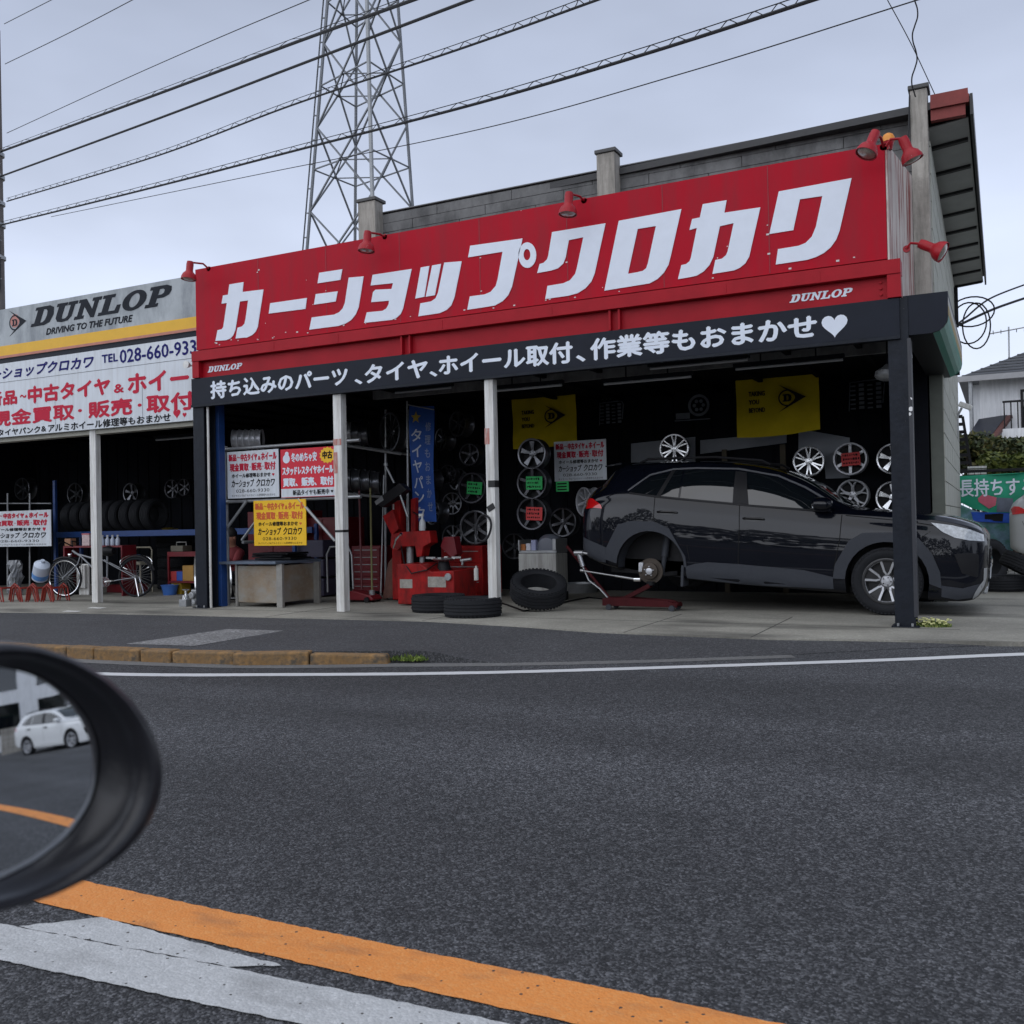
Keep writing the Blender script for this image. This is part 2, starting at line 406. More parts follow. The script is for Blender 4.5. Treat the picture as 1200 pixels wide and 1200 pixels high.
# ================================================================== SETTING: road, pavement, lot
ZR = -.12
m_asph = grain_mat("road asphalt", (.0145, .0155, .018), (.26, .265, .285), 140, .72, .85, .9, .2, tracks=True)
m_walk = grain_mat("pavement asphalt", (.030, .031, .034), (.15, .15, .16), 110, .9, .85, .6, .22, wet=((.03,.03,.032), 1.2, .35))
m_conc = grain_mat("lot concrete", (.255, .245, .21), (.46, .44, .39), 70, .55, .8, .35, .32, wet=((.05,.048,.042), .9, .85))
m_strip = grain_mat("worn concrete strip", (.13, .13, .13), (.42, .42, .42), 60, .9, .85, .6, .2)
m_orange = grain_mat("orange road paint", (.74, .26, .055), (.80, .40, .14), 120, .5, .75, .35, .1, wet=((.25,.12,.06), 7, .5), pits=True)
m_white_l = grain_mat("white road paint", (.46, .47, .475), (.68, .69, .70), 120, .7, .75, .4, .12, wet=((.20,.20,.20), 6, .5), pits=True)
m_white_e = grain_mat("bright white road paint", (.58, .59, .60), (.72, .72, .74), 120, .5, .7, .3, .08)

# the road rises a little towards the drive on the right
def sms(t): t = min(1, max(0, t)); return t*t*(3-2*t)
def zr(x, y): return ZR+.078*sms((x+4.6)/4.6)*sms((y-3.2)/4.2)
def PG(px, py, dz=0):
    z = ZR
    for _ in range(30): p = PZ(px, py, z+dz); z = zr(p.x, p.y)
    return PZ(px, py, z+dz)
tag(MB().add([(-160,-60,ZR-.05),(160,-60,ZR-.05),(160,500,ZR-.05),(-160,500,ZR-.05)], [(0,1,2,3)]).build("ground", mat("earth", (.09,.085,.06), .95)), kind='structure')
gx = [-120,-60,-30,-15]+[-8+.25*i for i in range(57)]+[9,15,30,60,120]
gy = [-14,-7,0,2]+[3+.25*i for i in range(29)]+[12,20,40,60]
mb = MB(); mb.v = [Vector((x, y, zr(x, y))) for y in gy for x in gx]
for j in range(len(gy)-1):
    for i in range(len(gx)-1): k = j*len(gx)+i; mb.f.append((k,k+1,k+len(gx)+1,k+len(gx))); mb.m.append(0)
tag(mb.build("road", m_asph, smooth=True), kind='structure')
def resam(pts, st=.25):
    out = []
    W = [Vector((p[0], p[1], 0)) for p in pts]
    W = [W[0]*2-W[1]]+W+[W[-1]*2-W[-2]]
    for i in range(1, len(W)-2):
        k = max(1, int((W[i+1]-W[i]).length/st)); p0, p1, p2, p3 = W[i-1], W[i], W[i+1], W[i+2]
        for j in range(k):
            t = j/k; out.append(.5*((2*p1)+(p2-p0)*t+(2*p0-5*p1+4*p2-p3)*t*t+(3*p1-p0-3*p2+p3)*t**3))
    return out+[W[-2]]
def ribbon(pts, w, dz, name, m, st=.25, jit=0):
    mb = MB(); P = resam(pts, st); n = len(P); vs = []; rj = random.Random(3)
    for i, p in enumerate(P):
        d = (P[min(n-1, i+1)]-P[max(0, i-1)]).normalized(); nn = Vector((-d.y, d.x, 0))*w/2
        for q in (p-nn*(1+rj.uniform(-jit,jit)), p+nn*(1+rj.uniform(-jit,jit))): vs.append((q.x, q.y, zr(q.x, q.y)+dz))
    mb.add(vs, [(2*i, 2*i+2, 2*i+3, 2*i+1) for i in range(n-1)])
    return tag(mb.build(name, m), kind='structure')
E_ = [tuple(PG(x, y)[:2]) for x, y in ((135,790.5),(330,791),(520,789.5),(720,784.5),(920,778),(1060,773),(1200,767))]
_l = Vector(E_[-1])-Vector(E_[-2])
edge = [(-26,4.2),(-14,4.9),(-9.5,5.35)]+E_+[tuple(Vector(E_[-1])+_l*3), tuple(Vector(E_[-1])+_l*12)]
ribbon(edge, .15, .004, "edge_line", m_white_e, .06, .05)
oc = [(-14,2.62),(-9,2.42),(-5,2.29),(-2.92,2.235),(-1.43,2.24),(-.5,2.255),(1,2.24),(3,2.14),(6,1.85),(9,1.35),(12,.65),(16,-.7),(24,-4.4)]
ribbon(oc, .195, .004, "orange_centre_line", m_orange, .025, .03)
# white guide line and the worn white patch between the two lines
wl = MB().add([(-9,1.72,ZR+.0045),(-2.55,1.80,ZR+.0045),(-1.59,1.87,ZR+.0045),(.3,1.99,ZR+.0045),(.3,2.17,ZR+.0045),(-1.09,2.085,ZR+.0045),(-1.9,2.035,ZR+.0045),(-2.79,1.97,ZR+.0045),(-9,1.93,ZR+.0045)], [(0,1,2,3,4,5,6,7,8)])
def rough_edge(mb, st=.025, j=.004):
    L = [mb.v[i] for i in mb.f[0]]; rj = random.Random(8); out = []
    for a, b in zip(L, L[1:]+L[:1]):
        k = max(1, int((b-a).length/st))
        for i in range(k): out.append(a+(b-a)*i/k+Vector((rj.uniform(-j,j), rj.uniform(-j,j), 0)))
    q = MB(); q.v = out; q.f = [tuple(t) for t in geometry.tessellate_polygon([out])]; q.m = [0]*len(q.f); return q
wl = rough_edge(wl)
tag(wl.build("white_lane_line", m_white_l), kind='structure')
wp = MB().add([(-2.72,1.978,ZR+.004),(-1.93,2.036,ZR+.004),(-1.80,2.105,ZR+.004),(-2.545,2.135,ZR+.004)], [(0,1,2,3)])
wp = rough_edge(wp)
tag(wp.build("white_patch_marking", m_white_l), kind='structure')
ribbon([(24,-8),(16,-4.3),(8,-2.0),(2,-1.35),(-9,-1.3)], .15, .004, "near_edge_line", m_white_e)
# pavement: level with the kerb on the left, ramped down to the road in front of the drive
rd = [(-40,5.6),(-20,6.1),(-12,6.36),(-9.1,6.38),(-7.76,6.43),(-6.89,6.50),(-5.92,6.66),(-5.0,7.02),(-4.72,7.16)]
rd2 = [tuple(PG(x, y)[:2]) for x, y in ((500,778),(600,777),(760,773.5),(932,767.5),(1050,761),(1200,756))]
rd = rd+rd2+[(1.6,10.2),(6,14.0),(30,33)]
lot = [(-40,8.2),(-14,8.7),(-11.2,9.1),(-9.2,9.26),(-7.05,9.36),(-5.9,9.42),(-4.7,9.22),(-3.6,8.98),(-2.74,8.92),(-1.9,8.9),(-1.2,9.03),(-.5,9.14),(.12,9.27),(.7,10.0),(1.6,10.9),(6,14.8),(30,34.6)]
def along(poly, x):
    for a, b in zip(poly, poly[1:]):
        if a[0] <= x <= b[0]: return a[1]+(b[1]-a[1])*(x-a[0])/(b[0]-a[0])
xs = sorted(set([p[0] for p in rd]+[p[0] for p in lot]+[-5.0+.1*i for i in range(56)]))
xs = [x for i, x in enumerate(xs) if i == 0 or x-xs[i-1] > .03]
mb = MB(); vs = []
for x in xs:
    k = sms((x+4.70)/.8)
    ya = along(rd, x)+.12*(1-k); yb = max(along(lot, x), ya+.12)+.1
    zf = -.016*(1-k)+(zr(x, ya)+.006)*k
    vs.append((x, ya-.004, zr(x, ya)-.03))
    for q in range(5):
        t = q/4; vs.append((x, ya+(yb-ya)*t, zf+(-.008-zf)*t))
for i in range(len(xs)-1):
    for q in range(5): mb.f.append((6*i+q, 6*i+6+q, 6*i+7+q, 6*i+1+q)); mb.m.append(0)
mb.v = [Vector(v) for v in vs]
tag(mb.build("pavement", m_walk), kind='structure')
# the lot: a concrete slab running in under the shop and out to the fence
mb = MB()
fr = [p for p in lot if p[0] > -41]
n = len(fr)
mb.add([(x, y, 0) for x, y in fr]+[(x, 46, 0) for x, y in fr]+[(x, y, -.05) for x, y in fr], [(i, i+1, n+i+1, n+i) for i in range(n-1)]+[(2*n+i, 2*n+i+1, i+1, i) for i in range(n-1)])
tag(mb.build("concrete_lot", m_conc), kind='structure')
st = [PZ(x, y, -.012) for x, y in ((147,754.5),(330,728),(400,727.5),(228,757))]
tag(MB().add([(p.x, p.y, -.0115) for p in st], [(0,1,2,3)]).build("concrete_strip", m_strip), kind='structure')
mb = MB()
for x in (-8.15,-5.95,-3.35,-2.1): mb.bx(x,x+.012,along(lot,x)+.02,10.9,.0,.0015)
mb.bx(-12,-.4,10.06,10.072,.0,.0016)
tag(mb.build("slab_joint", mat("dirty slab joint", (.05,.048,.042), .9)), kind='structure')
# gutter seam
ribbon([(a[0], a[1]-.09) for a in rd if -13 < a[0] < -.9], .2, .003, "gutter", grain_mat("gutter concrete", (.12,.12,.118), (.25,.25,.25), 80, .6, .85, .4, .25))

# kerb stones
m_kerb = mat("weathered yellow kerb", (.27, .155, .06), .85, var=.45, scale=9, bump=.5, bscale=30, speck=((.09,.07,.045), 40, .35), streak=((.08,.07,.055), .95, (5,5,7)))
kp = [Vector((x, y, 0)) for x, y in rd if -14 < x < -4.9]+[Vector((-4.78,7.13,0))]
def kerb_at(s):
    for a, b in zip(kp, kp[1:]):
        L = (b-a).length
        if s <= L: return a+(b-a)*s/L, (b-a).normalized()
        s -= L
    return kp[-1], (kp[-1]-kp[-2]).normalized()
total = sum((b-a).length for a, b in zip(kp, kp[1:]))
seg = total-.02; k = 0
stone_words = ['end kerb stone with a broken tip beside the grass tuft', 'yellowish kerb stone next to the broken end stone', 'third kerb stone from the grass tuft, brown stained', 'fourth kerb stone from the grass tuft, with a dark seam', 'fifth kerb stone from the grass tuft, short', 'sixth kerb stone from the grass tuft', 'kerb stone just right of the car mirror top', 'dirty kerb stone behind the car mirror top', 'farther kerb stone left of the mirror top', 'far kerb stone towards the left frame edge', 'farthest kerb stone at the left']
for L in (.74,.70,.66,.36,.56,.36,.62,.62,.62,.62,.62,.62):
    p, d = kerb_at(max(0, seg-L/2)); a = math.atan2(d.y, d.x)
    lab = stone_words[min(k, len(stone_words)-1)]
    mb = MB().bx(-L/2+.006, L/2-.006, -.01, .15, -.16, .112 if k else .10)
    if k == 0:
        for v in mb.v:
            if v.x > 0: v.z = min(v.z, .085); v.x -= .05*(v.z > 0); v.y += .02
    o = mb.build("kerb_stone", m_kerb, bevel=.018, seg=3)
    o.location = (p.x, p.y, ZR+random.uniform(-.004,.004)); o.rotation_euler = (random.uniform(-.02,.02), random.uniform(-.01,.01), a+random.uniform(-.012,.012))
    tag(o, lab, 'kerb stone', 'kerb stones along the pavement')
    seg -= L; k += 1
    if k >= len(stone_words): break

# ================================================================== MAIN SHOP
Y0 = 10.16
m_slate = mat("grey slate panel", (.15, .15, .15), .8, var=.4, scale=2.2, bump=.25, bscale=14, streak=((.03,.03,.032), .6, (2.5,2.5,1.2)))
m_concol = mat("weathered concrete", (.37, .345, .31), .9, var=.2, scale=5, bump=.35, bscale=26, streak=((.12,.115,.10), .6, (8,8,.9)))
m_block = mat("pale green block wall", (.45, .455, .40), .85, var=.12, scale=3, bump=.2, bscale=40, streak=((.30,.30,.26), .5, (4,4,.5)))
m_joint = mat("dark mortar joint", (.13, .14, .12), .9)
m_soffit = mat("grey soffit board", (.34, .35, .34), .8, var=.12, scale=3)
m_eave_red = mat("faded red fascia", (.20, .035, .03), .7, var=.25, scale=5)
m_side_white = mat("rust streaked side sheet", (.55, .50, .46), .6, spec=.2, var=.08, scale=2, streak=((.22,.035,.03), .95, (2.5,9,.55), (.47,.62)))

shop = thing("shop_building", "grey slate and concrete car shop with red fascia and open dark workshop bay", "building", (-4.3, 11.4, 0))
XL, XR = -8.02, -.62
mb = MB()      # slate panel front above the canopy, laid in courses
mb.bx(XL, XR-.02, 11.53, 11.60, 2.9, 5.52)
zc = 5.50
for c in range(12):
    z1 = zc-c*.13; x = XL-((c % 3)*.4)
    while x < XR-.02:
        w = 1.15; a = max(x, XL); b = min(x+w, XR-.02)
        if b-a > .05: mb.bx(a+.004, b-.004, 11.50+random.uniform(-.003,.003), 11.53, z1-.124, z1)
        x += w
mb.build("parapet_panel", m_slate, shop)
MB().bx(XL-.02, XR+.02, 11.485, 11.66, 5.522, 5.540).build("coping", mat("coping metal", (.14,.14,.145), .6, .2), shop, bevel=.006)
for x0, x1 in ((-8.05,-7.76), (-4.43,-4.19), (-.80,-.63)):
    mb = MB().bx(x0, x1, 11.3, 11.5, 3.13, 5.66).bx(x0-.02, x1+.02, 11.28, 11.55, 5.662, 5.71, 1)
    mb.build("column", [m_concol, mat("dark cap", (.07,.07,.07), .6)], shop, bevel=.008)
# side wall of blocks, running back and slightly outwards
SW = lambda y: -.62-(y-11.3)*.0102
mb = MB()
def wallbox(y0, y1, z0, z1, o0, o1, mi=0):
    mb.add([(SW(y0)+o0,y0,z0),(SW(y0)+o1,y0,z0),(SW(y1)+o1,y1,z0),(SW(y1)+o0,y1,z0),(SW(y0)+o0,y0,z1),(SW(y0)+o1,y0,z1),(SW(y1)+o1,y1,z1),(SW(y1)+o0,y1,z1)], [(0,3,2,1),(4,5,6,7),(0,1,5,4),(1,2,6,5),(2,3,7,6),(3,0,4,7)], mi)
wallbox(11.52, 19.7, 2.86, 5.2, -.16, -.012, 1)
wallbox(13.25, 19.7, 0, 2.858, -.16, -.012, 1)
z = 0; row = 0
while z < 5.15:
    y0_ = 11.525 if z > 2.8 else 13.25; y = y0_-(.45 if row % 2 else 0)
    while y < 19.7:
        a = max(y, y0_); b = min(y+.9, 19.7)
        if b-a > .05: wallbox(a+.006, b-.006, z+.006, min(z+.294, 5.16), -.02, random.uniform(-.002,.001))
        y += .9
    z += .3; row += 1
mb.build("block_wall", [m_block, m_joint], shop)
mb = MB().bx(XL-.05, XL+.12, 11.62, 19.6, 3.14, 5.4).bx(XL, -.8, 19.5, 19.68, 0, 5.2)
mb.build("rear_wall", m_concol, shop)
# the roof with its overhang on the drive side: soffit boards, rafters, red end fascia
mb = MB().add([(XL-.1,11.62,5.42),(-.22,11.3,5.42),(-.22,19.75,5.42),(XL-.1,19.75,5.42),(XL-.1,11.62,5.50),(-.22,11.3,5.50),(-.22,19.75,5.50),(XL-.1,19.75,5.50)], [(0,3,2,1),(4,5,6,7),(0,1,5,4),(1,2,6,5),(2,3,7,6),(3,0,4,7)])
roof = mb.build("roof", mat("roof sheet", (.05,.05,.052), .7), shop)
mb = MB()
mb.add([(SW(11.42)-.02,11.42,5.26),(-.24,11.42,5.30),(-.24,19.7,5.30),(SW(19.7)-.02,19.7,5.26)], [(0,1,2,3)])
mb.add([(SW(11.42)-.02,11.42,5.27),(-.24,11.42,5.31),(-.24,19.7,5.31),(SW(19.7)-.02,19.7,5.27)], [(0,1,2,3)])
o = mb.build("soffit", m_soffit, shop)
mb = MB()
for i in range(9):
    y = 12.0+i*.94; mb = MB()
    mb.add([(SW(y)-.02,y,5.225),(-.26,y,5.265),(-.26,y+.07,5.265),(SW(y)-.02,y+.07,5.225),(SW(y)-.02,y,5.258),(-.26,y,5.298),(-.26,y+.07,5.298),(SW(y)-.02,y+.07,5.258)], [(0,3,2,1),(4,5,6,7),(0,1,5,4),(1,2,6,5),(2,3,7,6),(3,0,4,7)])
    mb.build("rafter", mat("black rafter", (.012,.012,.013), .7), shop)
MB().bx(-.60, -.262, 11.32, 11.40, 5.30, 5.415).bx(-.60, -.235, 11.30, 11.40, 5.505, 5.57).bx(-.60,-.225,11.285,11.395,5.416,5.503).build("end_fascia", m_eave_red, shop)
MB().bx(-.218, -.19, 11.26, 19.8, 5.27, 5.49).build("gutter", mat("black gutter", (.012,.012,.013), .5), shop)
# dark workshop shell under the canopy and behind
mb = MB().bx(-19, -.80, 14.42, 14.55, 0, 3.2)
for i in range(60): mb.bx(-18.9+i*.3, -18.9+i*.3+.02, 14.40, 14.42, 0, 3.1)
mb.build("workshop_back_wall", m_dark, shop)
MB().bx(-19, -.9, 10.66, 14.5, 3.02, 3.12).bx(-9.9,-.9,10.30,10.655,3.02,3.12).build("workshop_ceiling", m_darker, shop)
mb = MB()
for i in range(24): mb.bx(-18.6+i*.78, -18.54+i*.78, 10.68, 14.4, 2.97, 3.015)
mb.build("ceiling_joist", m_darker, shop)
MB().bx(-1.0,-.82,13.2,14.4,0,3.0).build("inner_side_wall", m_dark, shop)

# ------------------------------------------------------------------ the big red sign
sign = thing("shop_sign", "large red shop sign with slanted white katakana letters above the black board", "sign", (-5.4, Y0, 3.57))
TZ = 4.73
tlx, trx = -10.02, -.96
mb = MB().bx(tlx, trx, Y0, Y0+.05, 3.60, TZ)
rs = random.Random(12)
for i in range(46):      # chipped fixings along the seams and the lower edge
    if i < 30: cx_, cz_ = rs.uniform(tlx+.1, trx-.1), 3.63+rs.random()**2*.06
    else: cx_, cz_ = tlx+rs.choice((1,2,3,4,5,6,7))*1.132+rs.uniform(-.015,.015), rs.uniform(3.7,4.65)
    w_ = rs.uniform(.006,.016); mb.bx(cx_-w_,cx_+w_,Y0-.0032,Y0-.0004,cz_-w_*.6,cz_+w_*.6,1)
mb.build("panel", [m_red_sign, mat("bare chip", (.6,.56,.56), .6)], sign)
mb = MB()
for i in range(1, 8): mb.bx(tlx+i*1.132-.004, tlx+i*1.132+.004, Y0-.0025, Y0, 3.61, TZ-.01)
mb.build("panel_seam", mat("dark red seam", (.22,.004,.014), .5), sign)
# folded sheet at the drive end
mb = MB().add([(trx+.004,Y0,3.22),(trx+.02,Y0,3.22),(-.80,11.26,3.22),(-.82,11.26,3.22),(trx+.004,Y0,TZ),(trx+.02,Y0,TZ),(-.80,11.26,TZ),(-.82,11.26,TZ)], [(0,3,2,1),(4,5,6,7),(0,1,5,4),(1,2,6,5),(2,3,7,6),(3,0,4,7)])
mb.build("side_sheet", m_side_white, sign)
MB().bx(tlx,tlx+.02,Y0+.052,11.4,3.25,TZ).bx(tlx, trx, Y0+.06, Y0+.10, TZ-.08, TZ-.02).build("back_frame", m_galv, sign)
def T1(u, v): return (240+u/6, 290+v/6)
def T2(u, v): return (340+u/5.4545, 290+v/5.4545)
def T3(u, v): return (480+u/5, 250+v/5)
def T4(u, v): return (690+u/6.3158, 220+v/6.3158)
def T5(u, v): return (860+u/7.5, 190+v/7.5)
GL = [
 (T1, [[(173,260),(273,243),(265,313),(413,295),(372,560),(358,592),(335,615),(300,632),(217,640),(230,565),(262,555),(280,535),(287,500),(305,372),(247,380),(215,580),(200,618),(180,640),(150,652),(75,657),(90,582),(118,575),(130,560),(155,390),(118,396),(128,338),(163,332)]]),
 (T1, [[(460,392),(718,355),(708,432),(450,465)]]),
 (T1, [[(805,178),(967,153),(953,228),(793,252)]]),
 (T1, [[(780,328),(935,308),(920,380),(768,402)]]),
 (T1, [[(1012,212),(1117,203),(1082,420),(1062,470),(1030,510),(990,535),(940,552),(735,578),(752,492),(910,472),(945,455),(970,428),(985,390)]]),
 (T2, [[(527,175),(777,137),(722,390),(707,425),(680,450),(650,463),(473,482),(490,415),(590,405),(615,390),(630,362),(632,340),(518,350),(530,285),(545,270),(648,265),(658,228),(515,243)]]),
 (T2, [[(835,128),(890,118),(858,315),(800,327)]]),
 (T2, [[(908,115),(965,105),(925,305),(867,315)]]),
 (T2, [[(985,97),(1097,88),(1050,320),(1030,370),(1000,400),(955,420),(820,440),(833,357),(900,345),(930,325),(945,290)]]),
 (T3, [[(355,190),(662,147),(600,430),(578,480),(545,515),(500,540),(440,550),(338,565),(353,487),(440,475),(475,460),(505,425),(515,390),(545,225),(343,258)]]),
 (T3, [arc((690,245),52,0,345,23,75), arc((688,242),20,0,345,23,33)]),
 (T3, [[(835,110),(1148,58),(1085,350),(1065,400),(1030,440),(985,468),(930,483),(795,502),(808,425),(900,410),(940,392),(970,355),(980,320),(1018,140),(933,157),(915,255),(900,295),(870,322),(830,335),(748,350),(762,297),(785,290),(805,270),(812,250)]]),
 (T4, [[(222,245),(685,158),(608,500),(590,570),(555,630),(510,675),(450,708),(115,762)], [(362,305),(497,283),(437,560),(425,595),(400,615),(360,625),(290,637)]]),
 (T4, [[(843,122),(1020,92),(1003,185),(1270,145),(1187,699),(1158,750),(1116,782),(1074,800),(915,638),(937,535),(985,525),(1015,500),(1028,470),(1072,262),(970,285),(922,510),(895,570),(850,620),(800,650),(750,662),(660,677),(685,573),(720,565),(745,545),(755,520),(800,297),(745,313),(765,232),(822,220)]]),
 (T5, [[(395,258),(1035,140),(930,600),(900,680),(850,750),(790,800),(720,835),(640,860),(368,900),(388,765),(570,735),(630,710),(685,655),(720,570),(778,298),(580,327),(522,598),(312,632)]])]
# the second letter of the name's last pair is completed from the next crop
GL[13][1][0][3:8] = [(1269.6,144.9),(1187,510),(1158,560),(1116,594),(1075,612)]
mb = MB()
for T, loops in GL:
    L = []
    for q in loops:
        w = [PY(*T(u, v), Y0-.006) for u, v in q]
        L.append([(p.x, p.z) for p in w])
    mb.prism(L, lambda a, b, d: (a, d, b), Y0-.008, Y0-.001)
mb.build("lettering", m_white_letter, sign)

# ------------------------------------------------------------------ steel beam under it
beam = thing("steel_beam", "red painted steel beam with small white brand lettering under the sign", "beam", (-5.4, Y0, 3.2))
mb = MB().bx(-10.06, -.84, Y0-.06, Y0+.14, 3.435, 3.575).bx(-10.06,-.84, Y0+.03, Y0+.045, 3.20, 3.433)
for x in (-6.62, -6.50, -3.87, -3.76): mb.bx(x, x+.025, Y0-.03, Y0+.03, 3.205, 3.433)
mb.bx(-.965, -.84, Y0-.05, Y0+.03, 3.205, 3.433).bx(-10.06, -9.94, Y0-.05, Y0+.03, 3.205, 3.433)
for x in (-8.6,-7.55,-6.0,-4.55,-2.55,-1.6): mb.bx(x, x+.012, Y0-.064, Y0-.06, 3.45, 3.56)
for i in range(3): mb.cyl((-1.03, Y0+.03, 3.26+.06*i), (-1.03, Y0+.012, 3.26+.06*i), .014, n=8)
mb.build("beam", m_red_steel, beam, bevel=.004)
a = PY(925,357,Y0+.02); b = PY(1000,340,Y0+.02)
mb = slab_word(MB(), "DUNLOP", a.x, b.x, 3.285, 3.365, Y0+.024)
a = PY(243,436,Y0+.02); b = PY(284,427,Y0+.02)
mb.build("lettering", m_white_letter, beam)
mb = slab_word(MB(), "DUNLOP", a.x, b.x, 3.275, 3.355, Y0+.024)
mb.build("lettering", m_white_letter, beam)

# ------------------------------------------------------------------ black board
board = thing("black_sign_board", "long blue black board with rounded white writing and a heart", "sign", (-5.4, Y0, 2.83))
mb = MB().bx(-10.1, -.86, Y0-.03, Y0+.02, 2.835, 3.20)
mb.build("panel", m_black_board, board, bevel=.003)
MB().bx(-10.1, -.86, Y0-.045, Y0+.03, 2.80, 2.833).build("trim", m_black_steel, board)
mb = MB()
for st, x0, x1, zz0, zz1 in (("持ち込みのパーツ", 246, 407, 0, 1), ("、", 415, 424, 0, .3), ("タイヤ", 427, 501, 0, .95), ("、", 503, 512, 0, .3), ("ホイール取付", 514, 671, 0, 1), ("、", 675, 686, 0, .33), ("作業等もおまかせ", 692, 958, 0, 1)):
    a = PY(x0, 430, Y0-.03).x; b = PY(x1, 400, Y0-.03).x
    text(mb, st, a, b, 2.885+.255*zz0, 2.885+.255*zz1, Y0-.0315, .011)
mb.build("lettering", m_white_letter, board)
c = PY(978, 381, Y0-.03)
MB().prism([heart(c.x, c.z+.005, .265)], lambda u, v, d: (u, d, v), Y0-.034, Y0-.0305).build("heart", m_white_letter, board)

# ------------------------------------------------------------------ posts
def post(name, x0, x1, y0, y1, h, m, label, group, extra=None):
    t = thing(name, label, 'post', ((x0+x1)/2, (y0+y1)/2, 0), group=group)
    MB().bx(x0, x1, y0, y1, 0, h).build("shaft", m, t, bevel=.006)
    if extra: extra(t)
    return t
def hpost(t, x0, x1):
    mb = MB().bx(x0, x1, Y0-.01, Y0+.005, 0.012, 3.2).bx(x0, x1, Y0+.2, Y0+.215, .012, 3.2).bx((x0+x1)/2-.006, (x0+x1)/2+.006, Y0+.005, Y0+.2, .012, 3.2)
    mb.bx(x0+.0, x0+.012, Y0+.006, Y0+.199, .012, 3.2)
    mb.build("shaft", m_black_steel, t, bevel=.003)
    MB().bx(x0-.03, x1+.03, Y0-.05, Y0+.25, 0, .012).build("base_plate", m_black_steel, t)
    mb = MB()
    for sx in (x0+.03, x1-.03): mb.cyl((sx, Y0-.03, .012), (sx, Y0-.03, .04), .012, n=6)
    mb.build("bolt", m_galv, t)
t = thing("steel_pillar", "chipped black steel pillar standing in front of the black car", "pillar", (-.87, Y0, 0), group="black steel pillars")
hpost(t, -.975, -.785)
MB().bx(-.80, -.768, Y0-.014, Y0-.0105, .1, 2.8).bx(-.785,-.773,Y0-.0104,Y0+.2,.1,2.8).build("chipped_edge", mat("chipped black paint", (.03,.032,.04), .5, speck=((.75,.75,.75), 18, .42)), t)
t = thing("steel_pillar", "black steel pillar left of the blue column, between the two shop fronts", "pillar", (-10.0, Y0, 0), group="black steel pillars")
hpost(t, -10.1, -9.9)
t = thing("blue_column", "dark blue steel column with a thin white pipe beside it", "pillar", (-9.75, 10.4, 0))
_a = PY(250,600,10.4).x; _b = PY(258,600,10.4).x
MB().bx(_a, _b, 10.4, 10.52, 0, 2.95).build("shaft", m_blue_steel, t, bevel=.006)
_c = PY(245.5,600,10.2).x; MB().cyl((_c,10.2,0),(_c,10.2,2.8),.018,n=12).build("pipe", m_white_steel, t, smooth=True)
m_tape = mat("black tape", (.012,.012,.013), .6)
m_redmark = mat("faded red paint mark", (.42,.12,.09), .6, streak=((.5,.45,.42), .9, (20,20,3)))
def ex1(t):
    mb = MB().bx(-7.693,-7.567,Y0-.003,Y0-.0005,2.14,2.22).bx(-7.693,-7.630,Y0-.003,Y0-.0005,1.78,2.05)
    mb.build("paint_mark", m_redmark, t); MB().bx(-7.695,-7.562,Y0-.004,Y0+.124,1.02,1.05).build("tape", m_tape, t)
def ex2(t):
    MB().bx(-5.475,-5.41,Y0-.003,Y0-.0005,2.03,2.22).build("paint_mark", m_redmark, t)
    MB().bx(-5.44,-5.352,Y0-.005,Y0+.1,1.52,1.60).box((-5.41,Y0-.003,1.28),(.10,.004,.07),Matrix.Rotation(-.5,3,'Y')).build("tape", m_tape, t)
post("white_post", -7.69, -7.565, Y0, Y0+.12, 2.80, m_white_steel, "white post with faded red marks beside the hanging sign boards", "white canopy posts", ex1)
post("white_post", -5.47, -5.355, Y0, Y0+.11, 2.80, m_white_steel, "white post with black tape between tyre changer and leaning tyre", "white canopy posts", ex2)
a = PY(106,600,10.5); b = PY(113,600,10.5)
post("white_post", a.x, b.x, 10.5, 10.6, 2.68, m_white_steel, "white post in front of the parked bicycle", "white canopy posts")

# ------------------------------------------------------------------ barrel awning at the drive side
aw = thing("side_awning", "black awning box with green and gold striped curved side at the building corner", "awning", (-.64, 10.16, 2.8))
x0, x1, zt, zb = -.83, -.43, 3.215, 2.83
prof = [(x0,zb),(x0,zt),(x1,zt),(x1-.005,2.98),(x1-.03,2.90),(x1-.08,2.85),(x1-.16,2.83)]
mb = MB().prism([prof], lambda u, v, d: (u, d, v), 10.16, 10.2)
mb.build("front_panel", m_black_board, aw)
cols = [(m_black_board,3.165,3.215),(mat("awning white", (.5,.5,.46), .6, streak=((.25,.2,.12), .7)),3.09,3.165),(mat("awning gold", (.36,.26,.08), .6, streak=((.12,.08,.03), .7)),2.99,3.09)]
mb = MB()
ya, yb = 10.201, 13.6
for i, (m, za, zz) in enumerate(cols): mb.bx(x1-.02, x1, ya, yb, za, zz-.002, i)
cv = [(x1,2.988),(x1-.012,2.93),(x1-.04,2.885),(x1-.08,2.855),(x1-.14,2.835)]
for (a, b) in zip(cv, cv[1:]): mb.add([(a[0],ya,a[1]),(b[0],ya,b[1]),(b[0],yb,b[1]),(a[0],yb,a[1])], [(0,1,2,3)], 3)
mb.bx(x0, x1-.14, ya, yb, 2.83, 2.838, 4).bx(x0, x1-.02, ya, yb, 3.205, 3.214, 4).bx(x0,x1-.03,yb-.01,yb,2.85,3.2,4)
mb.build("cover", [c[0] for c in cols]+[mat("awning green", (.010,.22,.15), .35), m_black], aw)

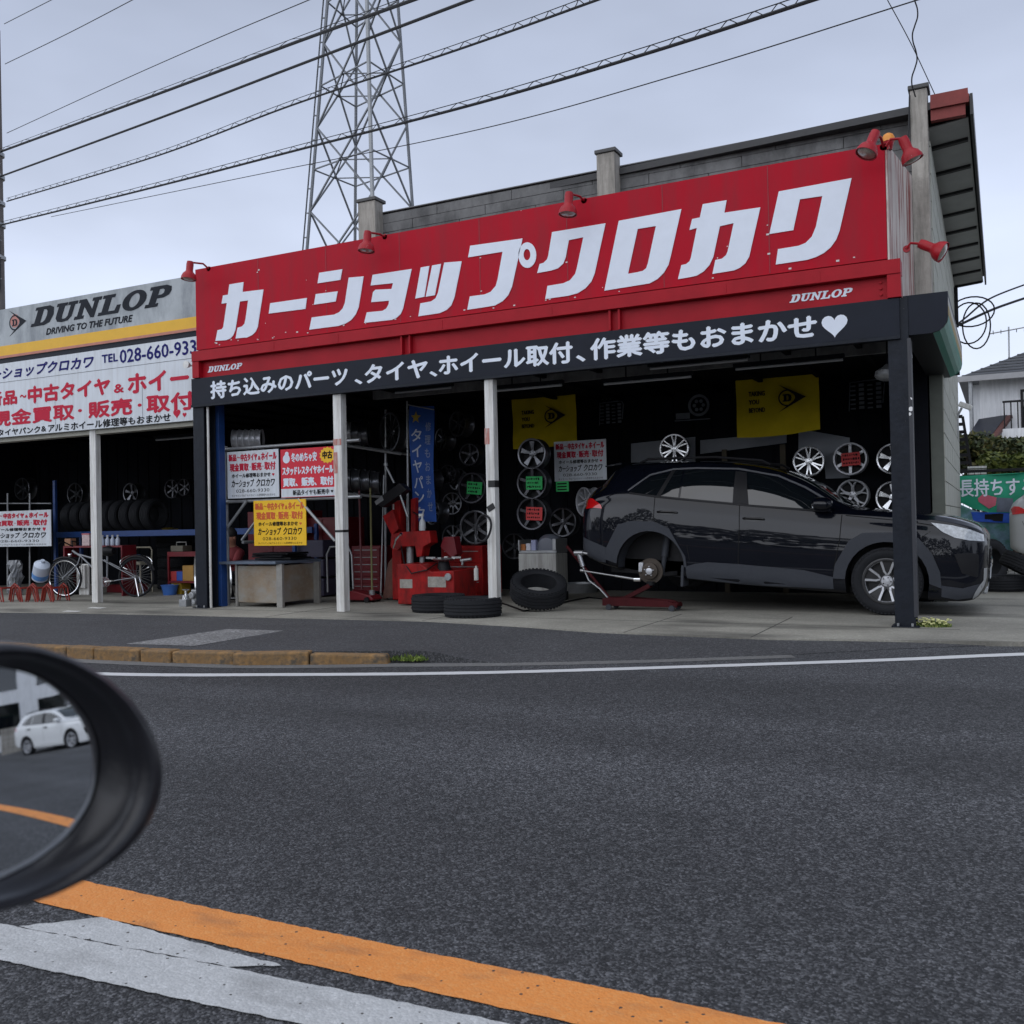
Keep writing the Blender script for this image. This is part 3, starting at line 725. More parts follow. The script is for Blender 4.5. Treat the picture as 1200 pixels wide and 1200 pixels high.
# ------------------------------------------------------------------ red sign lamps
m_bulb = mat("lamp glass face", (.30,.26,.22), .15, var=.4, scale=60, spec=.8)
m_lampred = mat("red lamp enamel", (.32,.008,.016), .4, spec=.3, var=.15, scale=8, speck=((.7,.6,.58),30,.06))
def sign_lamp(base, aim, arm, label):
    """base: fixing point; arm: vector to the lamp's back; aim: direction the lamp faces"""
    t = thing("sign_lamp", label, "lamp", tuple(base), group="red flood lamps on the sign")
    b = Vector(base); e = b+Vector(arm)
    MB().tube([b, b+Vector((arm[0]*.3, arm[1]*.3, arm[2]+.02)), e], .013, 8).cyl(b, b+Vector((0,.03,0)), .035, n=12).build("arm", m_lampred, t, smooth=True)
    d = Vector(aim).normalized(); M = d.to_track_quat('Z', 'Y').to_matrix()
    MB().lathe([(r_*1.02, h_*1.02) for r_, h_ in [(.001,-.02),(.042,-.01),(.048,.03),(.046,.11),(.052,.13),(.082,.16),(.098,.20),(.102,.235),(.096,.235),(.09,.22)]], o=e, M=M, n=24, cap=False).build("shade", m_lampred, t, smooth=True)
    MB().lathe([(r_*1.02, h_*1.02) for r_, h_ in [(.088,.222),(.06,.238),(.001,.243)]], o=e, M=M, n=24, cap=False).build("bulb", m_bulb, t, smooth=True)
    return t
for (px, py, lab) in ((223,310,"red flood lamp at the left end of the red sign"),(431,275,"red flood lamp above the second letter of the red sign"),(667,230,"red flood lamp on the sign's top edge near its middle")):
    p = PY(px, py, Y0-.28)
    sign_lamp((p.x+.06, Y0-.0, TZ-.02), (-.05,-.10,-1), (p.x-(p.x+.06), -.28, p.z-TZ+.05), lab)
p = PY(1026,158,Y0-.3)
sign_lamp((-.97,Y0,TZ-.03), (-.35,-.30,-.9), (p.x+.97,-.3,p.z-TZ+.05), "red flood lamp at the sign's right corner facing the sign")
p = PY(1058,166,Y0-.02)
sign_lamp((-.95,Y0,TZ-.03), (.38,.1,-1), (p.x+.95,-.02,p.z-TZ+.06), "red flood lamp turned away from the sign at its right corner")
p = PX(1088,288,-.60)
sign_lamp((-.80,p.y,p.z), (.75,-.1,-.45), (.13,0,0.03), "red flood lamp on the rusty side sheet over the awning")
p = PY(1041,164,Y0+.1)
t = thing("beacon_lamp", "small orange beacon between the two corner flood lamps", "lamp", (p.x, p.y, p.z-.06))
MB().lathe([(.06,-.02),(.06,.02),(.045,.05),(.02,.065),(.001,.07)], o=p, n=18).build("lens", mat("orange lens", (.7,.26,.03), .3), t, smooth=True)
MB().cyl(p-Vector((0,0,.10)), p-Vector((0,0,.02)), .035, .055).build("base", m_lampred, t, smooth=True)

# ------------------------------------------------------------------ left annex and its boards
YA = 10.45
ann = thing("annex_building", "low dark annex bay behind the weathered grey tyre sign", "building", (-14, 11.5, 0))
MB().bx(-19,-10.2, 10.62, 14.6, 3.2, 3.5).build("roof", mat("annex roof sheet", (.06,.06,.065), .7), ann)
MB().bx(-19.2,-19.0,10.6,14.6,0,3.2).build("side_wall", m_dark, ann)
MB().bx(-19,-10.2,YA+.06,YA+.22,2.60,2.69).build("lintel", mat("cream lintel", (.32,.31,.26), .6), ann)
gb = thing("tyre_brand_sign", "weathered grey sign board with black slab lettering and a yellow stripe", "sign", (-13, YA, 3.8))
m_grey_sign = mat("weathered silver board", (.36,.39,.41), .55, var=.22, scale=1.6, streak=((.16,.18,.20), .75, (2.2,2.2,.9)))
zt = 4.76
MB().bx(-16.6,-10.17,YA,YA+.08,3.955,zt).build("panel", m_grey_sign, gb, bevel=.004)
m_ystripe = mat("yellow stripe vinyl", (.72,.40,.01), .5, var=.06)
MB().bx(-16.6,-10.17,YA-.004,YA-.0008,4.0,4.16).build("yellow_stripe", m_ystripe, gb)
MB().bx(-16.6,-10.17,YA-.012,YA-.0008,3.957,3.998).build("orange_stripe", mat("faded orange stripe", (.45,.17,.12), .55, var=.15), gb)
a = PY(36,370,YA); b = PY(204,350,YA)
mb = slab_word(MB(), "DUNLOP", a.x, b.x, 4.395, 4.69, YA-.006)
a = PY(54,388,YA); b = PY(156,377,YA)
text(mb, "DRIVING TO THE FUTURE", a.x, b.x, 4.225, 4.335, YA-.003, .006, .25)
a = PY(11,375,YA); b = PY(31,372,YA)
arrow_mark(mb, a.x, b.x, 4.30, 4.72, YA-.004)
mb.build("lettering", mat("faded black vinyl", (.015,.018,.025), .6, spec=.12, var=.3), gb)
a = PY(17.5,376,YA)
MB().prism([arc((a.x,a.z),.11,0,350,20)], lambda u,v,d:(u,d,v), YA-.0035, YA-.001).build("emblem_disc", mat("faded red disc", (.42,.16,.13), .5), gb)
MB().bx(-16.6,-10.17,YA+.01,YA+.06,3.875,3.953).build("dark_band", m_black_board, gb)
wb = thing("tyre_price_board", "white board of red and navy tyre writing under the grey sign", "sign", (-13, YA, 3.1))
MB().bx(-16.6,-10.17,YA-.01,YA+.05,2.67,3.872).build("panel", m_white_board, wb)
mb = MB().bx(-16.6,-10.17,YA-.0125,YA-.0102,3.56,3.567)
for x in (PY(65,470,YA).x, PY(167,445,YA).x): mb.bx(x, x+.006, YA-.0125, YA-.0102, 2.7, 3.36)
mb.build("panel_seam", mat("board seam", (.15,.16,.18), .6), wb)
def bt(mb, st, x0, y0, x1, z0, z1, bold, shear=0):
    a = PY(x0, y0, YA).x; b = PY(x1, y0, YA).x
    text(mb, st, a, b, z0, z1, YA-.0128, bold, shear)
mb = MB(); bt(mb, "カーショップクロカワ", -22, 430, 111, 3.61, 3.81, .009, .2); mb.build("navy_name", m_txt_navy, wb); mb = MB(); bt(mb, "TEL", 120, 420, 139, 3.66, 3.79, .006)
a = PY(141,415,YA).x; b = PY(241,405,YA).x; text(mb, "028-660-9330", a, b, 3.62, 3.83, YA-.0128, .006)
mb.build("phone_number", m_txt_navy, wb)
mb = MB(); bt(mb, "新品", -14, 470, 21, 3.18, 3.43, .015); bt(mb, "～", 24, 470, 32, 3.27, 3.33, .008); bt(mb, "中古タイヤ", 33, 450, 130, 3.16, 3.45, .017)
bt(mb, "&", 134, 450, 146, 3.18, 3.32, .008); bt(mb, "ホイール", 150, 440, 250, 3.14, 3.45, .017)
bt(mb, "現金買取", -10, 480, 88, 2.84, 3.11, .015); bt(mb, "・", 92, 480, 97, 2.95, 3.0, .0); bt(mb, "販売", 104, 480, 156, 2.83, 3.10, .015); bt(mb, "・", 162, 480, 167, 2.94, 2.99, .0); bt(mb, "取付", 172, 470, 229, 2.82, 3.10, .016)
h1 = PY(208,487,YA); h2 = PY(217,488,YA)
mb.prism([heart(h1.x, 2.79, .15)], lambda u,v,d:(u,d,v), YA-.0135, YA-.0102); mb.prism([heart(h2.x, 2.76, .08)], lambda u,v,d:(u,d,v), YA-.0135, YA-.0102)
mb.build("red_lettering", m_txt_red, wb)
mb = MB(); bt(mb, "タイヤパンク", -2, 500, 48, 2.69, 2.80, .005); bt(mb, "&", 49, 500, 55, 2.70, 2.79, .004); bt(mb, "アルミホイール修理等もおまかせ", 57, 495, 201, 2.68, 2.81, .005)
mb.build("black_lettering", m_txt_black, wb)
t = thing("flood_lamp", "small white lamp between the white board and the red beam", "lamp", tuple(PY(222,428,10.3)))
p = PY(222,428,10.3); MB().lathe([(.03,0),(.05,.05),(.055,.07),(.001,.075)], o=p, axis='y', n=16).build("shade", m_white_steel, t, smooth=True)
MB().cyl(p, p+Vector((0,.16,.0)), .012).build("arm", m_white_steel, t)
# ================================================================== CAR (level frame: x forward from the front hub, y = 0 on the centre line, z from the ground)
def car_materials(key, col, rough=.22):
    m = bpy.data.materials.new(key); m.use_nodes = True
    b = m.node_tree.nodes["Principled BSDF"]
    b.inputs["Base Color"].default_value = (*col, 1); b.inputs["Roughness"].default_value = rough
    b.inputs["Metallic"].default_value = 0; b.inputs["Coat Weight"].default_value = .7; b.inputs["Coat Roughness"].default_value = .02
    b.inputs["Specular IOR Level"].default_value = .1
    return m
m_paint = car_materials("black car paint", (.003, .004, .008))
m_clad = mat("grey black cladding", (.042, .046, .056), .6, spec=.25, var=.08, scale=20)
m_headl = mat("headlamp lens", (.42, .45, .48), .06, var=.5, scale=26, spec=.8, coat=1)
m_taill = mat("red tail lamp", (.55, .008, .01), .12, var=.2, scale=20, coat=1)
m_silver = mat("silver trim", (.55, .57, .60), .3, .7, var=.05)
m_seam = mat("door gap", (.002, .002, .002), .9)

def lerp(tab, x):
    if x <= tab[0][0]: return tab[0][1]
    for a, b in zip(tab, tab[1:]):
        if x <= b[0]:
            t = (x-a[0])/(b[0]-a[0]); return a[1]+(b[1]-a[1])*t
    return tab[-1][1]
def smooth_tab(tab, n=8):
    """Catmull-Rom through the table, monotone in x"""
    out = []
    for i in range(len(tab)-1):
        p0 = tab[max(0, i-1)]; p1 = tab[i]; p2 = tab[i+1]; p3 = tab[min(len(tab)-1, i+2)]
        for k in range(n):
            t = k/n; x = p1[0]+(p2[0]-p1[0])*t; h = p2[0]-p1[0]
            m1 = (p2[1]-p0[1])/max(1e-6, p2[0]-p0[0])*h; m2 = (p3[1]-p1[1])/max(1e-6, p3[0]-p1[0])*h
            y = (2*t**3-3*t*t+1)*p1[1]+(t**3-2*t*t+t)*m1+(-2*t**3+3*t*t)*p2[1]+(t**3-t*t)*m2
            out.append((x, y))
    return out+[tab[-1]]
ZB = smooth_tab([(-3.66,.50),(-3.5,.42),(-3.2,.34),(-2.3,.25),(-1,.21),(0,.20),(.6,.185),(.85,.21),(.95,.30),(.985,.36)])
BZ = smooth_tab([(-3.66,1.14),(-3.3,1.24),(-2.94,1.262),(-2.35,1.20),(-1.5,1.145),(-.89,1.10),(-.5,1.085),(0,1.065),(.5,1.03),(.8,.98),(.95,.915),(.985,.85)])
TZt = smooth_tab([(-3.66,1.165),(-3.62,1.26),(-3.5,1.36),(-3.36,1.50),(-3.25,1.615),(-3.05,1.648),(-2.68,1.672),(-2.14,1.682),(-1.65,1.655),(-1.29,1.595),(-1.0,1.495),(-.82,1.405),(-.55,1.235),(-.42,1.165),(-.2,1.148),(.3,1.125),(.57,1.10),(.8,1.045),(.92,.985),(.985,.895)])
WB = smooth_tab([(-3.66,.64),(-3.6,.74),(-3.5,.81),(-3.3,.86),(-3.0,.885),(-2.3,.90),(-1,.895),(-.4,.88),(.2,.87),(.55,.85),(.75,.81),(.88,.75),(.95,.66),(.985,.55)])
WR = smooth_tab([(-3.66,.52),(-3.4,.57),(-3.05,.60),(-2.14,.63),(-1.3,.62),(-.9,.63),(-.55,.68),(-.35,.70),(.3,.70),(.6,.67),(.8,.61),(.95,.50),(.985,.40)])
WM = smooth_tab([(-3.66,.70),(-3.6,.79),(-3.5,.845),(-3.25,.895),(-2.69,.918),(-2.1,.905),(-1.2,.90),(-.6,.905),(0,.92),(.45,.91),(.7,.87),(.86,.80),(.95,.70),(.985,.58)])
def section(x):
    zb, bz, tz, wb, wr, wm = (lerp(t, x) for t in (ZB, BZ, TZt, WB, WR, WM))
    hood = tz < bz+.16
    z8 = max(bz+.02, tz-.085); 
    if hood: z8 = bz+(tz-bz)*.45; w8 = wr+(wb-wr)*.55; w9 = wr+.02
    else: w8 = wr+.045; w9 = wr-.035
    w7 = (wb-.04)*.5+w8*.5+.02
    key = [(0, zb), (wm*.75, zb), (wm-.06, zb+.012), (wm-.015, zb+.06), (wm-.004, zb+(bz-zb)*.24), (wm+.006, zb+(bz-zb)*.50), (wm+.003, zb+(bz-zb)*.68), (wm-.015, zb+(bz-zb)*.86), (min(wb-.012, wm-.034), bz-.05), (min(wb-.025, wm-.05), bz), (w7, (bz+z8)/2), (w8, z8), (w9, tz-.022 if not hood else tz-.012), (wr*.55, tz+.006), (0, tz+.014)]
    pts = []
    for i in range(len(key)-1):
        p0 = key[max(0, i-1)]; p1 = key[i]; p2 = key[i+1]; p3 = key[min(len(key)-1, i+2)]
        for k in range(4):
            t = k/4
            f = lambda a, b, c, d: .5*((2*b)+(c-a)*t*.7+((2*a-5*b+4*c-d)*t*t+(3*b-a-3*c+d)*t**3)*.7+(1-.7)*2*(c-b)*(3*t*t-2*t**3)) if False else b+(c-b)*t+.18*t*(1-t)*((c-a)*(1-t)-(d-b)*t)
            pts.append((f(p0[0],p1[0],p2[0],p3[0]), f(p0[1],p1[1],p2[1],p3[1])))
    pts.append(key[-1])
    return pts
def body_mesh(arch_r=.425, rear_wheel_x=-2.69):
    st = [-3.66,-3.645,-3.62,-3.58,-3.53,-3.47]+[-3.4+i*.06 for i in range(68)]+[.67,.72,.77,.82,.86,.90,.93,.955,.975,.985]
    mb = MB(); secs = []
    for x in st:
        s = section(x)
        ring = [(x, -y, z) for y, z in s]+[(x, y, z) for y, z in s[-2:0:-1]]
        secs.append(ring)
    n = len(secs[0])
    mb.v = [Vector(p) for r in secs for p in r]
    for i in range(len(secs)-1):
        for k in range(n): mb.f.append((i*n+k, i*n+(k+1) % n, (i+1)*n+(k+1) % n, (i+1)*n+k)); mb.m.append(0)
    mb.f.append(tuple(range(n))); mb.m.append(0)
    mb.f.append(tuple((len(secs)-1)*n+k for k in range(n))[::-1]); mb.m.append(0)
    return mb
_bm = body_mesh()
_me = _bm.mesh("car_body_raw", m_paint, True)
_b = bmesh.new(); _b.from_mesh(_me); BODY = BVHTree.FromBMesh(_b)
def side_y(x, z, s=-1):
    h = BODY.ray_cast(Vector((x, s*3, z)), Vector((0, -s, 0)))
    if h[0] is None:
        q = BODY.find_nearest(Vector((x, s*.8, z))); return q[0].y
    return h[0].y
def overlay(mb, poly, off=.004, th=.012, s=-1, step=.06, mi=0, holes=None, top=False):
    """a panel lying on the car's side: polygon in (x, z) pushed onto the body; top=True: polygon in (x, y) seen from above"""
    pts = []
    P = [Vector(p) for p in poly]
    def dens(Q):
        o = []
        for a, b in zip(Q, Q[1:]+Q[:1]):
            k = max(1, int((b-a).length/step))
            for i in range(k): o.append(a+(b-a)*i/k)
        return o
    B = dens(P); loops = [B]+[dens([Vector(p) for p in h]) for h in (holes or [])]
    vs = []; ed = []
    for L in loops:
        o = len(vs); vs += L; ed += [(o+i, o+(i+1) % len(L)) for i in range(len(L))]
    x0 = min(p.x for p in P); x1 = max(p.x for p in P); z0 = min(p.y for p in P); z1 = max(p.y for p in P)
    x = x0+step*.5
    while x < x1:
        z = z0+step*.5
        while z < z1:
            q = Vector((x, z))
            if min((q-v).length for v in vs[:ed.__len__()]) > step*.45: vs.append(q)
            z += step
        x += step
    r = geometry.delaunay_2d_cdt(vs, ed, [], 5 if holes else 1, 1e-5)
    V, F = r[0], r[2]
    if holes:   # keep faces outside the holes and inside the outline
        def inside(q, L):
            c = False
            for a, b in zip(L, L[1:]+L[:1]):
                if (a.y > q.y) != (b.y > q.y) and q.x < (b.x-a.x)*(q.y-a.y)/(b.y-a.y)+a.x: c = not c
            return c
        F = [f for f in F if inside(sum((V[i] for i in f), Vector((0,0)))/len(f), loops[0]) and not any(inside(sum((V[i] for i in f), Vector((0,0)))/len(f), h) for h in loops[1:])]
    A = []; Bk = []
    for q in V:
        if top:
            h = BODY.ray_cast(Vector((q.x, q.y, 3)), Vector((0,0,-1))); z = h[0].z if h[0] is not None else 1.0
            A.append((q.x, q.y, z+off)); Bk.append((q.x, q.y, z+off-th))
        else:
            y = side_y(q.x, q.y, s); A.append((q.x, y+s*off, q.y)); Bk.append((q.x, y+s*(off-th), q.y))
    n = len(V); fs = [tuple(f) for f in F]+[tuple(i+n for i in f)[::-1] for f in F]
    cnt = {}
    for f in F:
        for i in range(len(f)): 
            e = (f[i], f[(i+1) % len(f)]); cnt[e] = 1
    for (a, b) in cnt:
        if (b, a) not in cnt: fs.append((a, b, b+n, a+n))
    return mb.add(A+Bk, fs, mi)
def strip(mb, pts, w=.008, off=.0015, s=-1, mi=0, th=.004):
    """a narrow line along the side: (x, z) points"""
    P = [Vector(p) for p in pts]; D = []
    for a, b in zip(P, P[1:]):
        k = max(1, int((b-a).length/.03))
        D += [a+(b-a)*i/k for i in range(k)]
    D.append(P[-1]); vs = []; n = len(D)
    for i, p in enumerate(D):
        d = (D[min(n-1, i+1)]-D[max(0, i-1)]).normalized(); q = Vector((-d.y, d.x))*w/2
        for c in (p-q, p+q):
            y = side_y(c.x, c.y, s); vs.append((c.x, y+s*off, c.y))
    return mb.add(vs, [(2*i, 2*i+2, 2*i+3, 2*i+1) for i in range(n-1)], mi)

# ---- wheels and tyres
def tyre_profile(ro, ri, w):
    h = w/2
    p = [(ri, -h*.78), (ri+.01, -h*.86), ((ri+ro)/2, -h), (ro-.03, -h*.93), (ro-.008, -h*.78)]
    g = 4
    for i in range(g):
        a = -h*.72+i*(h*1.44)/g; b = a+(h*1.44)/g
        p += [(ro, a+.004), (ro, b-.010), (ro-.009, b-.007), (ro-.009, b-.001)]
    p += [(ro-.008, h*.78), (ro-.03, h*.93), ((ri+ro)/2, h), (ri+.01, h*.86), (ri, h*.78)]
    return p
def tyre(mb, ro, ri, w, o=(0,0,0), M=None, axis='z', n=48, mi=0):
    pr = tyre_profile(ro, ri, w)
    mb.lathe(pr+[(ri+.004, h) for h in (w*.3, -w*.3)]+[pr[0]], o=o, axis=axis, n=n, mi=mi, cap=False, M=M)
    # shoulder blocks
    for k in range(n):
        a = 2*PI*k/n
        for sg in (-1, 1):
            c = Vector((math.cos(a)*(ro-.021), math.sin(a)*(ro-.021), sg*w*.435))
            q = MB().box((0,0,0), (.016, ro*2*PI/n*.55, w*.10))
            RM = Matrix.Rotation(a, 3, 'Z'); vs = [RM @ v + c for v in q.v]
            if axis == 'y': vs = [Vector((v.x, -v.z, v.y)) for v in vs]
            if M is not None: vs = [M @ v for v in vs]
            mb.add([v+Vector(o) for v in vs], q.f, mi)
    return mb
def rim(mb, r, w, spokes, kind='plain', o=(0,0,0), M=None, mi=0, mi2=1, n=40, sw=.16):
    """wheel with its face to -y (rotate with M). kinds: plain, twin, y, mesh, dish"""
    X = (lambda p: (M @ Vector(p) if M is not None else Vector(p))+Vector(o))
    h = w/2
    b = MB().lathe([(r, h*.86), (r*1.01, h*.97), (r*.985, h), (r*.90, h*.96), (r*.885, h*.78), (r*.86, h*.1), (r*.86, -h*.7), (r*.95, -h*.9), (r, -h), (r*1.005, -h), (r*.89, -h*.6), (r*.89, h*.2), (r*.975, h*.8), (r, h*.86)], axis='y', n=n, cap=False)
    mb.add([X(v) for v in b.v], b.f, mi2 if kind == 'sport' else mi)
    b = MB().lathe([(r*.86, -h*.35), (.001, -h*.35)], axis='y', n=n, cap=False)          # dark depth behind the spokes
    mb.add([X(v) for v in b.v], b.f, mi2)
    b = MB().lathe([(r*.26, -h*.3), (r*.26, h*.45), (r*.22, h*.58), (r*.13, h*.6), (r*.12, h*.66), (.001, h*.68)], axis='y', n=20, cap=False)
    mb.add([X(v) for v in b.v], b.f, mi)
    def spoke(a, r0, r1, w0, w1, skew=0, m=mi, d0=.56, d1=.72):
        q = []; 
        for (rr, ww, dd) in ((r0, w0, d0), ((r0+r1)/2, (w0+w1)/2, (d0+d1)/2+.03), (r1, w1, d1)):
            aa = a+skew*(rr-r0)/(r1-r0)
            c, s_ = math.cos(aa), math.sin(aa)
            for sg in (-1, 1):
                x = rr*c-sg*ww/2*s_; z = rr*s_+sg*ww/2*c
                q.append((x, -h*dd, z, sg))
        vs = []
        for (x, y, z, sg) in q: vs += [(x, y, z), (x*1.0, y+h*.5, z)]
        fs = []
        for i in (0, 1):
            A = i*4; B = A+4
            fs += [(A, B, B+2, A+2), (A+1, A+3, B+3, B+1), (A, A+1, B+1, B), (A+2, B+2, B+3, A+3)]
        fs.append((8, 9, 11, 10))
        mb.add([X(v) for v in vs], fs, m)
    for k in range(spokes):
        a = 2*PI*k/spokes+PI/2
        if kind == 'plain': spoke(a, r*.2, r*.93, r*sw*1.15, r*sw)
        elif kind == 'twin':
            for sg in (-1, 1): spoke(a+sg*.12, r*.2, r*.93, r*.11, r*.08, sg*.05)
        elif kind == 'y':
            spoke(a, r*.2, r*.6, r*.2, r*.17)
            for sg in (-1, 1): spoke(a+sg*.05, r*.52, r*.93, r*.11, r*.09, sg*.22)
        elif kind == 'sport':       # five broad dark spokes edged with bright outlines
            spoke(a, r*.2, r*.92, r*.34, r*.42, 0, mi2, .44, .68)
            for sg in (-1, 1):
                spoke(a+sg*.27, r*.40, r*.95, r*.085, r*.10, sg*.03, mi, .56, .86)
                spoke(a+sg*.10, r*.28, r*.46, r*.08, r*.09, sg*.20, mi, .50, .58)
            for q in range(4):
                aa = a+PI/5+(q-1.5)*.13
                spoke(aa, r*.87, r*.95, r*.15, r*.15, 0, mi, .74, .88)
        elif kind == 'mesh':
            spoke(a, r*.2, r*.93, r*.06, r*.05, .35); spoke(a, r*.2, r*.93, r*.06, r*.05, -.35)
        elif kind == 'dish':
            spoke(a, r*.2, r*.82, r*.12, r*.34)
    for k in range(5):
        a = 2*PI*k/5; c = (r*.17*math.cos(a), -h*.62, r*.17*math.sin(a))
        q = MB().cyl((c[0], c[1]+.01, c[2]), (c[0], c[1]-.008, c[2]), r*.03, n=6)
        mb.add([X(v) for v in q.v], q.f, mi2)
    return mb

def hub_xform(rx): return rx
def make_car(label, paint, missing_rear=True, group=None, clad=m_clad, rimkind='sport'):
    """loc: ground point under the front hub; every part hangs on the Empty in the level frame"""
    car = thing("parked_car", label, "car", (0,0,0), group=group)
    # body with wheel openings cut through
    me = _bm.mesh("body", [paint, m_black], 32)
    body = bpy.data.objects.new("body", me); COL.objects.link(body)
    cut = MB()
    for hx in (0, -2.69):
        for s in (-1, 1):
            prof = [(.43, -1.2 if s < 0 else .60), (.43, -.60 if s < 0 else 1.2)]
            cut.lathe([(r, -h) for r, h in prof], o=(hx, 0, .372 if hx == 0 else .385), axis='y', n=40)
        cut.bx(hx-.42, hx+.42, -1.2, -.60, -.05, .37).bx(hx-.42, hx+.42, .60, 1.2, -.05, .37)
    cme = cut.mesh("cut", m_black)
    for p in cme.polygons: p.material_index = 0
    co = bpy.data.objects.new("cut", cme); COL.objects.link(co)
    md = body.modifiers.new("b", 'BOOLEAN'); md.operation = 'DIFFERENCE'; md.object = co; md.solver = 'EXACT'; md.use_self = True; md.material_mode = 'INDEX'
    dg = bpy.context.evaluated_depsgraph_get(); dg.update()
    new = bpy.data.meshes.new_from_object(body.evaluated_get(dg))
    body.modifiers.clear(); body.data = new; new.name = "body"
    bpy.data.objects.remove(co)
    for p in new.polygons:       # wheel housings and floor are black
        c = p.center
        for hx, hz in ((0, .372), (-2.69, .385)):
            if math.hypot(c.x-hx, c.z-hz) < .432 and (abs(c.y) < .86 or abs(p.normal.y) < .3) and (math.hypot(c.x-hx, c.z-hz) > .40 or abs(c.y) < .63 or c.z < .4): p.material_index = 1
        if p.normal.z < -.8: p.material_index = 1
    new.polygons.foreach_set("use_smooth", [True]*len(new.polygons)); new.set_sharp_from_angle(angle=R(32))
    body.parent = car
    def part(name, mb, m, parent=car, smooth=True, bevel=0):
        o = mb.build(name, m, None, smooth=35 if smooth else False, bevel=bevel); o.parent = parent; return o
    for s in (-1, 1):
        # cladding
        ring = lambda cx, cz, r, a0, a1: [(cx+r*math.cos(R(a)), cz+r*math.sin(R(a))) for a in np.linspace(a0, a1, 16)]
        fo = [(.55,.33),(.53,.50),(.45,.69),(.31,.855),(.10,.91),(-.26,.89),(-.40,.80),(-.54,.53),(-.56,.37)]
        part("wheel_arch_trim", overlay(MB(), fo+ring(0,.372,.431,180,0), .014, .03, s), clad)
        ro = [(-2.69+a, b) for a, b in ((.46,.40),(.44,.53),(.36,.65),(.23,.86),(.05,.93),(-.24,.93),(-.42,.88),(-.575,.58),(-.58,.44))]
        part("wheel_arch_trim", overlay(MB(), ro+ring(-2.69,.385,.431,178,2), .014, .03, s), clad)
        part("sill_trim", overlay(MB(), [(-2.23,.27),(-2.24,.41),(-2.14,.445),(-1.98,.475),(-1.62,.472),(-.88,.445),(-.56,.385),(-.55,.25),(-1.5,.235)], .012, .03, s), clad)
        part("rear_bumper_trim", overlay(MB(), [(-3.27,.40),(-3.27,.59),(-3.42,.64),(-3.62,.70),(-3.635,.56),(-3.56,.48),(-3.4,.41)], .008, .03, s, .04), clad)
        part("front_bumper_trim", overlay(MB(), [(.55,.24),(.55,.36),(.75,.34),(.93,.40),(.965,.40),(.93,.33),(.88,.25),(.7,.215)], .008, .03, s, .04), clad)
        # windows
        part("side_window", overlay(MB(), [(-2.97,1.285),(-2.75,1.475),(-2.50,1.545),(-2.63,1.245)], .004, .008, s), m_glass_dark)
        part("side_window", overlay(MB(), [(-2.47,1.55),(-2.375,1.565),(-2.375,1.228),(-2.60,1.245)], .004, .008, s), m_glass_dark)
        part("side_window", overlay(MB(), [(-2.35,1.567),(-1.74,1.56),(-1.72,1.185),(-2.35,1.225)], .004, .008, s), m_glass_dark)
        part("side_window", overlay(MB(), [(-1.60,1.548),(-1.24,1.485),(-.93,1.35),(-.66,1.20),(-.62,1.125),(-1.53,1.168)], .004, .008, s), m_glass_dark)
        part("pillar_trim", overlay(MB(), [(-1.735,1.56),(-1.605,1.55),(-1.535,1.17),(-1.715,1.18)], .007, .008, s), m_black)
        part("pillar_trim", overlay(MB(), [(-2.515,1.56),(-2.465,1.56),(-2.595,1.24),(-2.645,1.24)], .007, .008, s), m_black)
        part("window_trim", strip(strip(MB(), [(-3.0,1.272),(-2.63,1.232),(-2.35,1.211),(-1.5,1.155),(-.6,1.110)], .020, .006, s), [(-2.98,1.29),(-2.76,1.49),(-2.5,1.562),(-2.2,1.58),(-1.7,1.575),(-1.24,1.50),(-.93,1.368),(-.66,1.22)], .004, .004, s), m_black)
        part("roof_trim_highlight", strip(MB(), [(-3.02,1.30),(-2.78,1.50),(-2.5,1.575),(-2.2,1.592),(-1.7,1.588),(-1.24,1.512),(-.93,1.385),(-.62,1.21)], .020, .007, s), mat("roof trim sky highlight", (.40,.41,.44), .18, .7))  # pale colour paints the sky's highlight onto the upper door-frame trim
        # door gaps, bonnet seam, handles
        mb = MB()
        strip(mb, [(-2.66,1.23),(-2.655,.95),(-2.62,.93)], .009, .002, s); strip(mb, [(-1.635,1.155),(-1.62,.9),(-1.62,.47)], .009, .002, s)
        strip(mb, [(-.49,1.08),(-.50,.8),(-.56,.42)], .009, .002, s); strip(mb, [(-2.235,.66),(-2.2,.49)], .008, .002, s)
        strip(mb, [(-.45,1.075),(.2,1.03),(.6,.975)], .009, .002, s); strip(mb, [(-3.45,.95),(-3.30,.62)], .006, .002, s); strip(mb, [(.33,.86),(.42,.93)], .006, .002, s)
        part("door_gap", mb, m_seam, smooth=False)
        for hx, hz in ((-2.49, 1.045), (-1.46, 1.0)):
            mb = overlay(MB(), arc((hx, hz), .10, 0, 340, 17, .032), .003, .006, s, .03)
            y = side_y(hx, hz, s)
            mb.tube([(hx-.12, y+s*.012, hz+.004), (hx-.08, y+s*.035, hz+.010), (hx+.08, y+s*.035, hz+.010), (hx+.12, y+s*.012, hz+.004)], .012, 8)
            part("door_handle", mb, mat("gloss black trim", (.008,.008,.01), .12))
        # lamps
        part("tail_lamp", overlay(MB(), [(-3.64,1.15),(-3.60,1.20),(-3.50,1.19),(-3.36,1.115),(-3.34,1.07),(-3.45,1.075),(-3.60,1.06)], .012, .03, s, .03), m_taill)
        part("headlamp", overlay(MB(), [(.42,1.025),(.62,1.005),(.80,.965),(.93,.915),(.94,.845),(.80,.85),(.66,.875),(.54,.93)], .008, .03, s, .04), m_headl)
        part("fog_lamp_recess", overlay(MB(), [(.66,.70),(.80,.72),(.94,.70),(.94,.50),(.88,.46),(.74,.50)], .004, .02, s, .05), m_black)
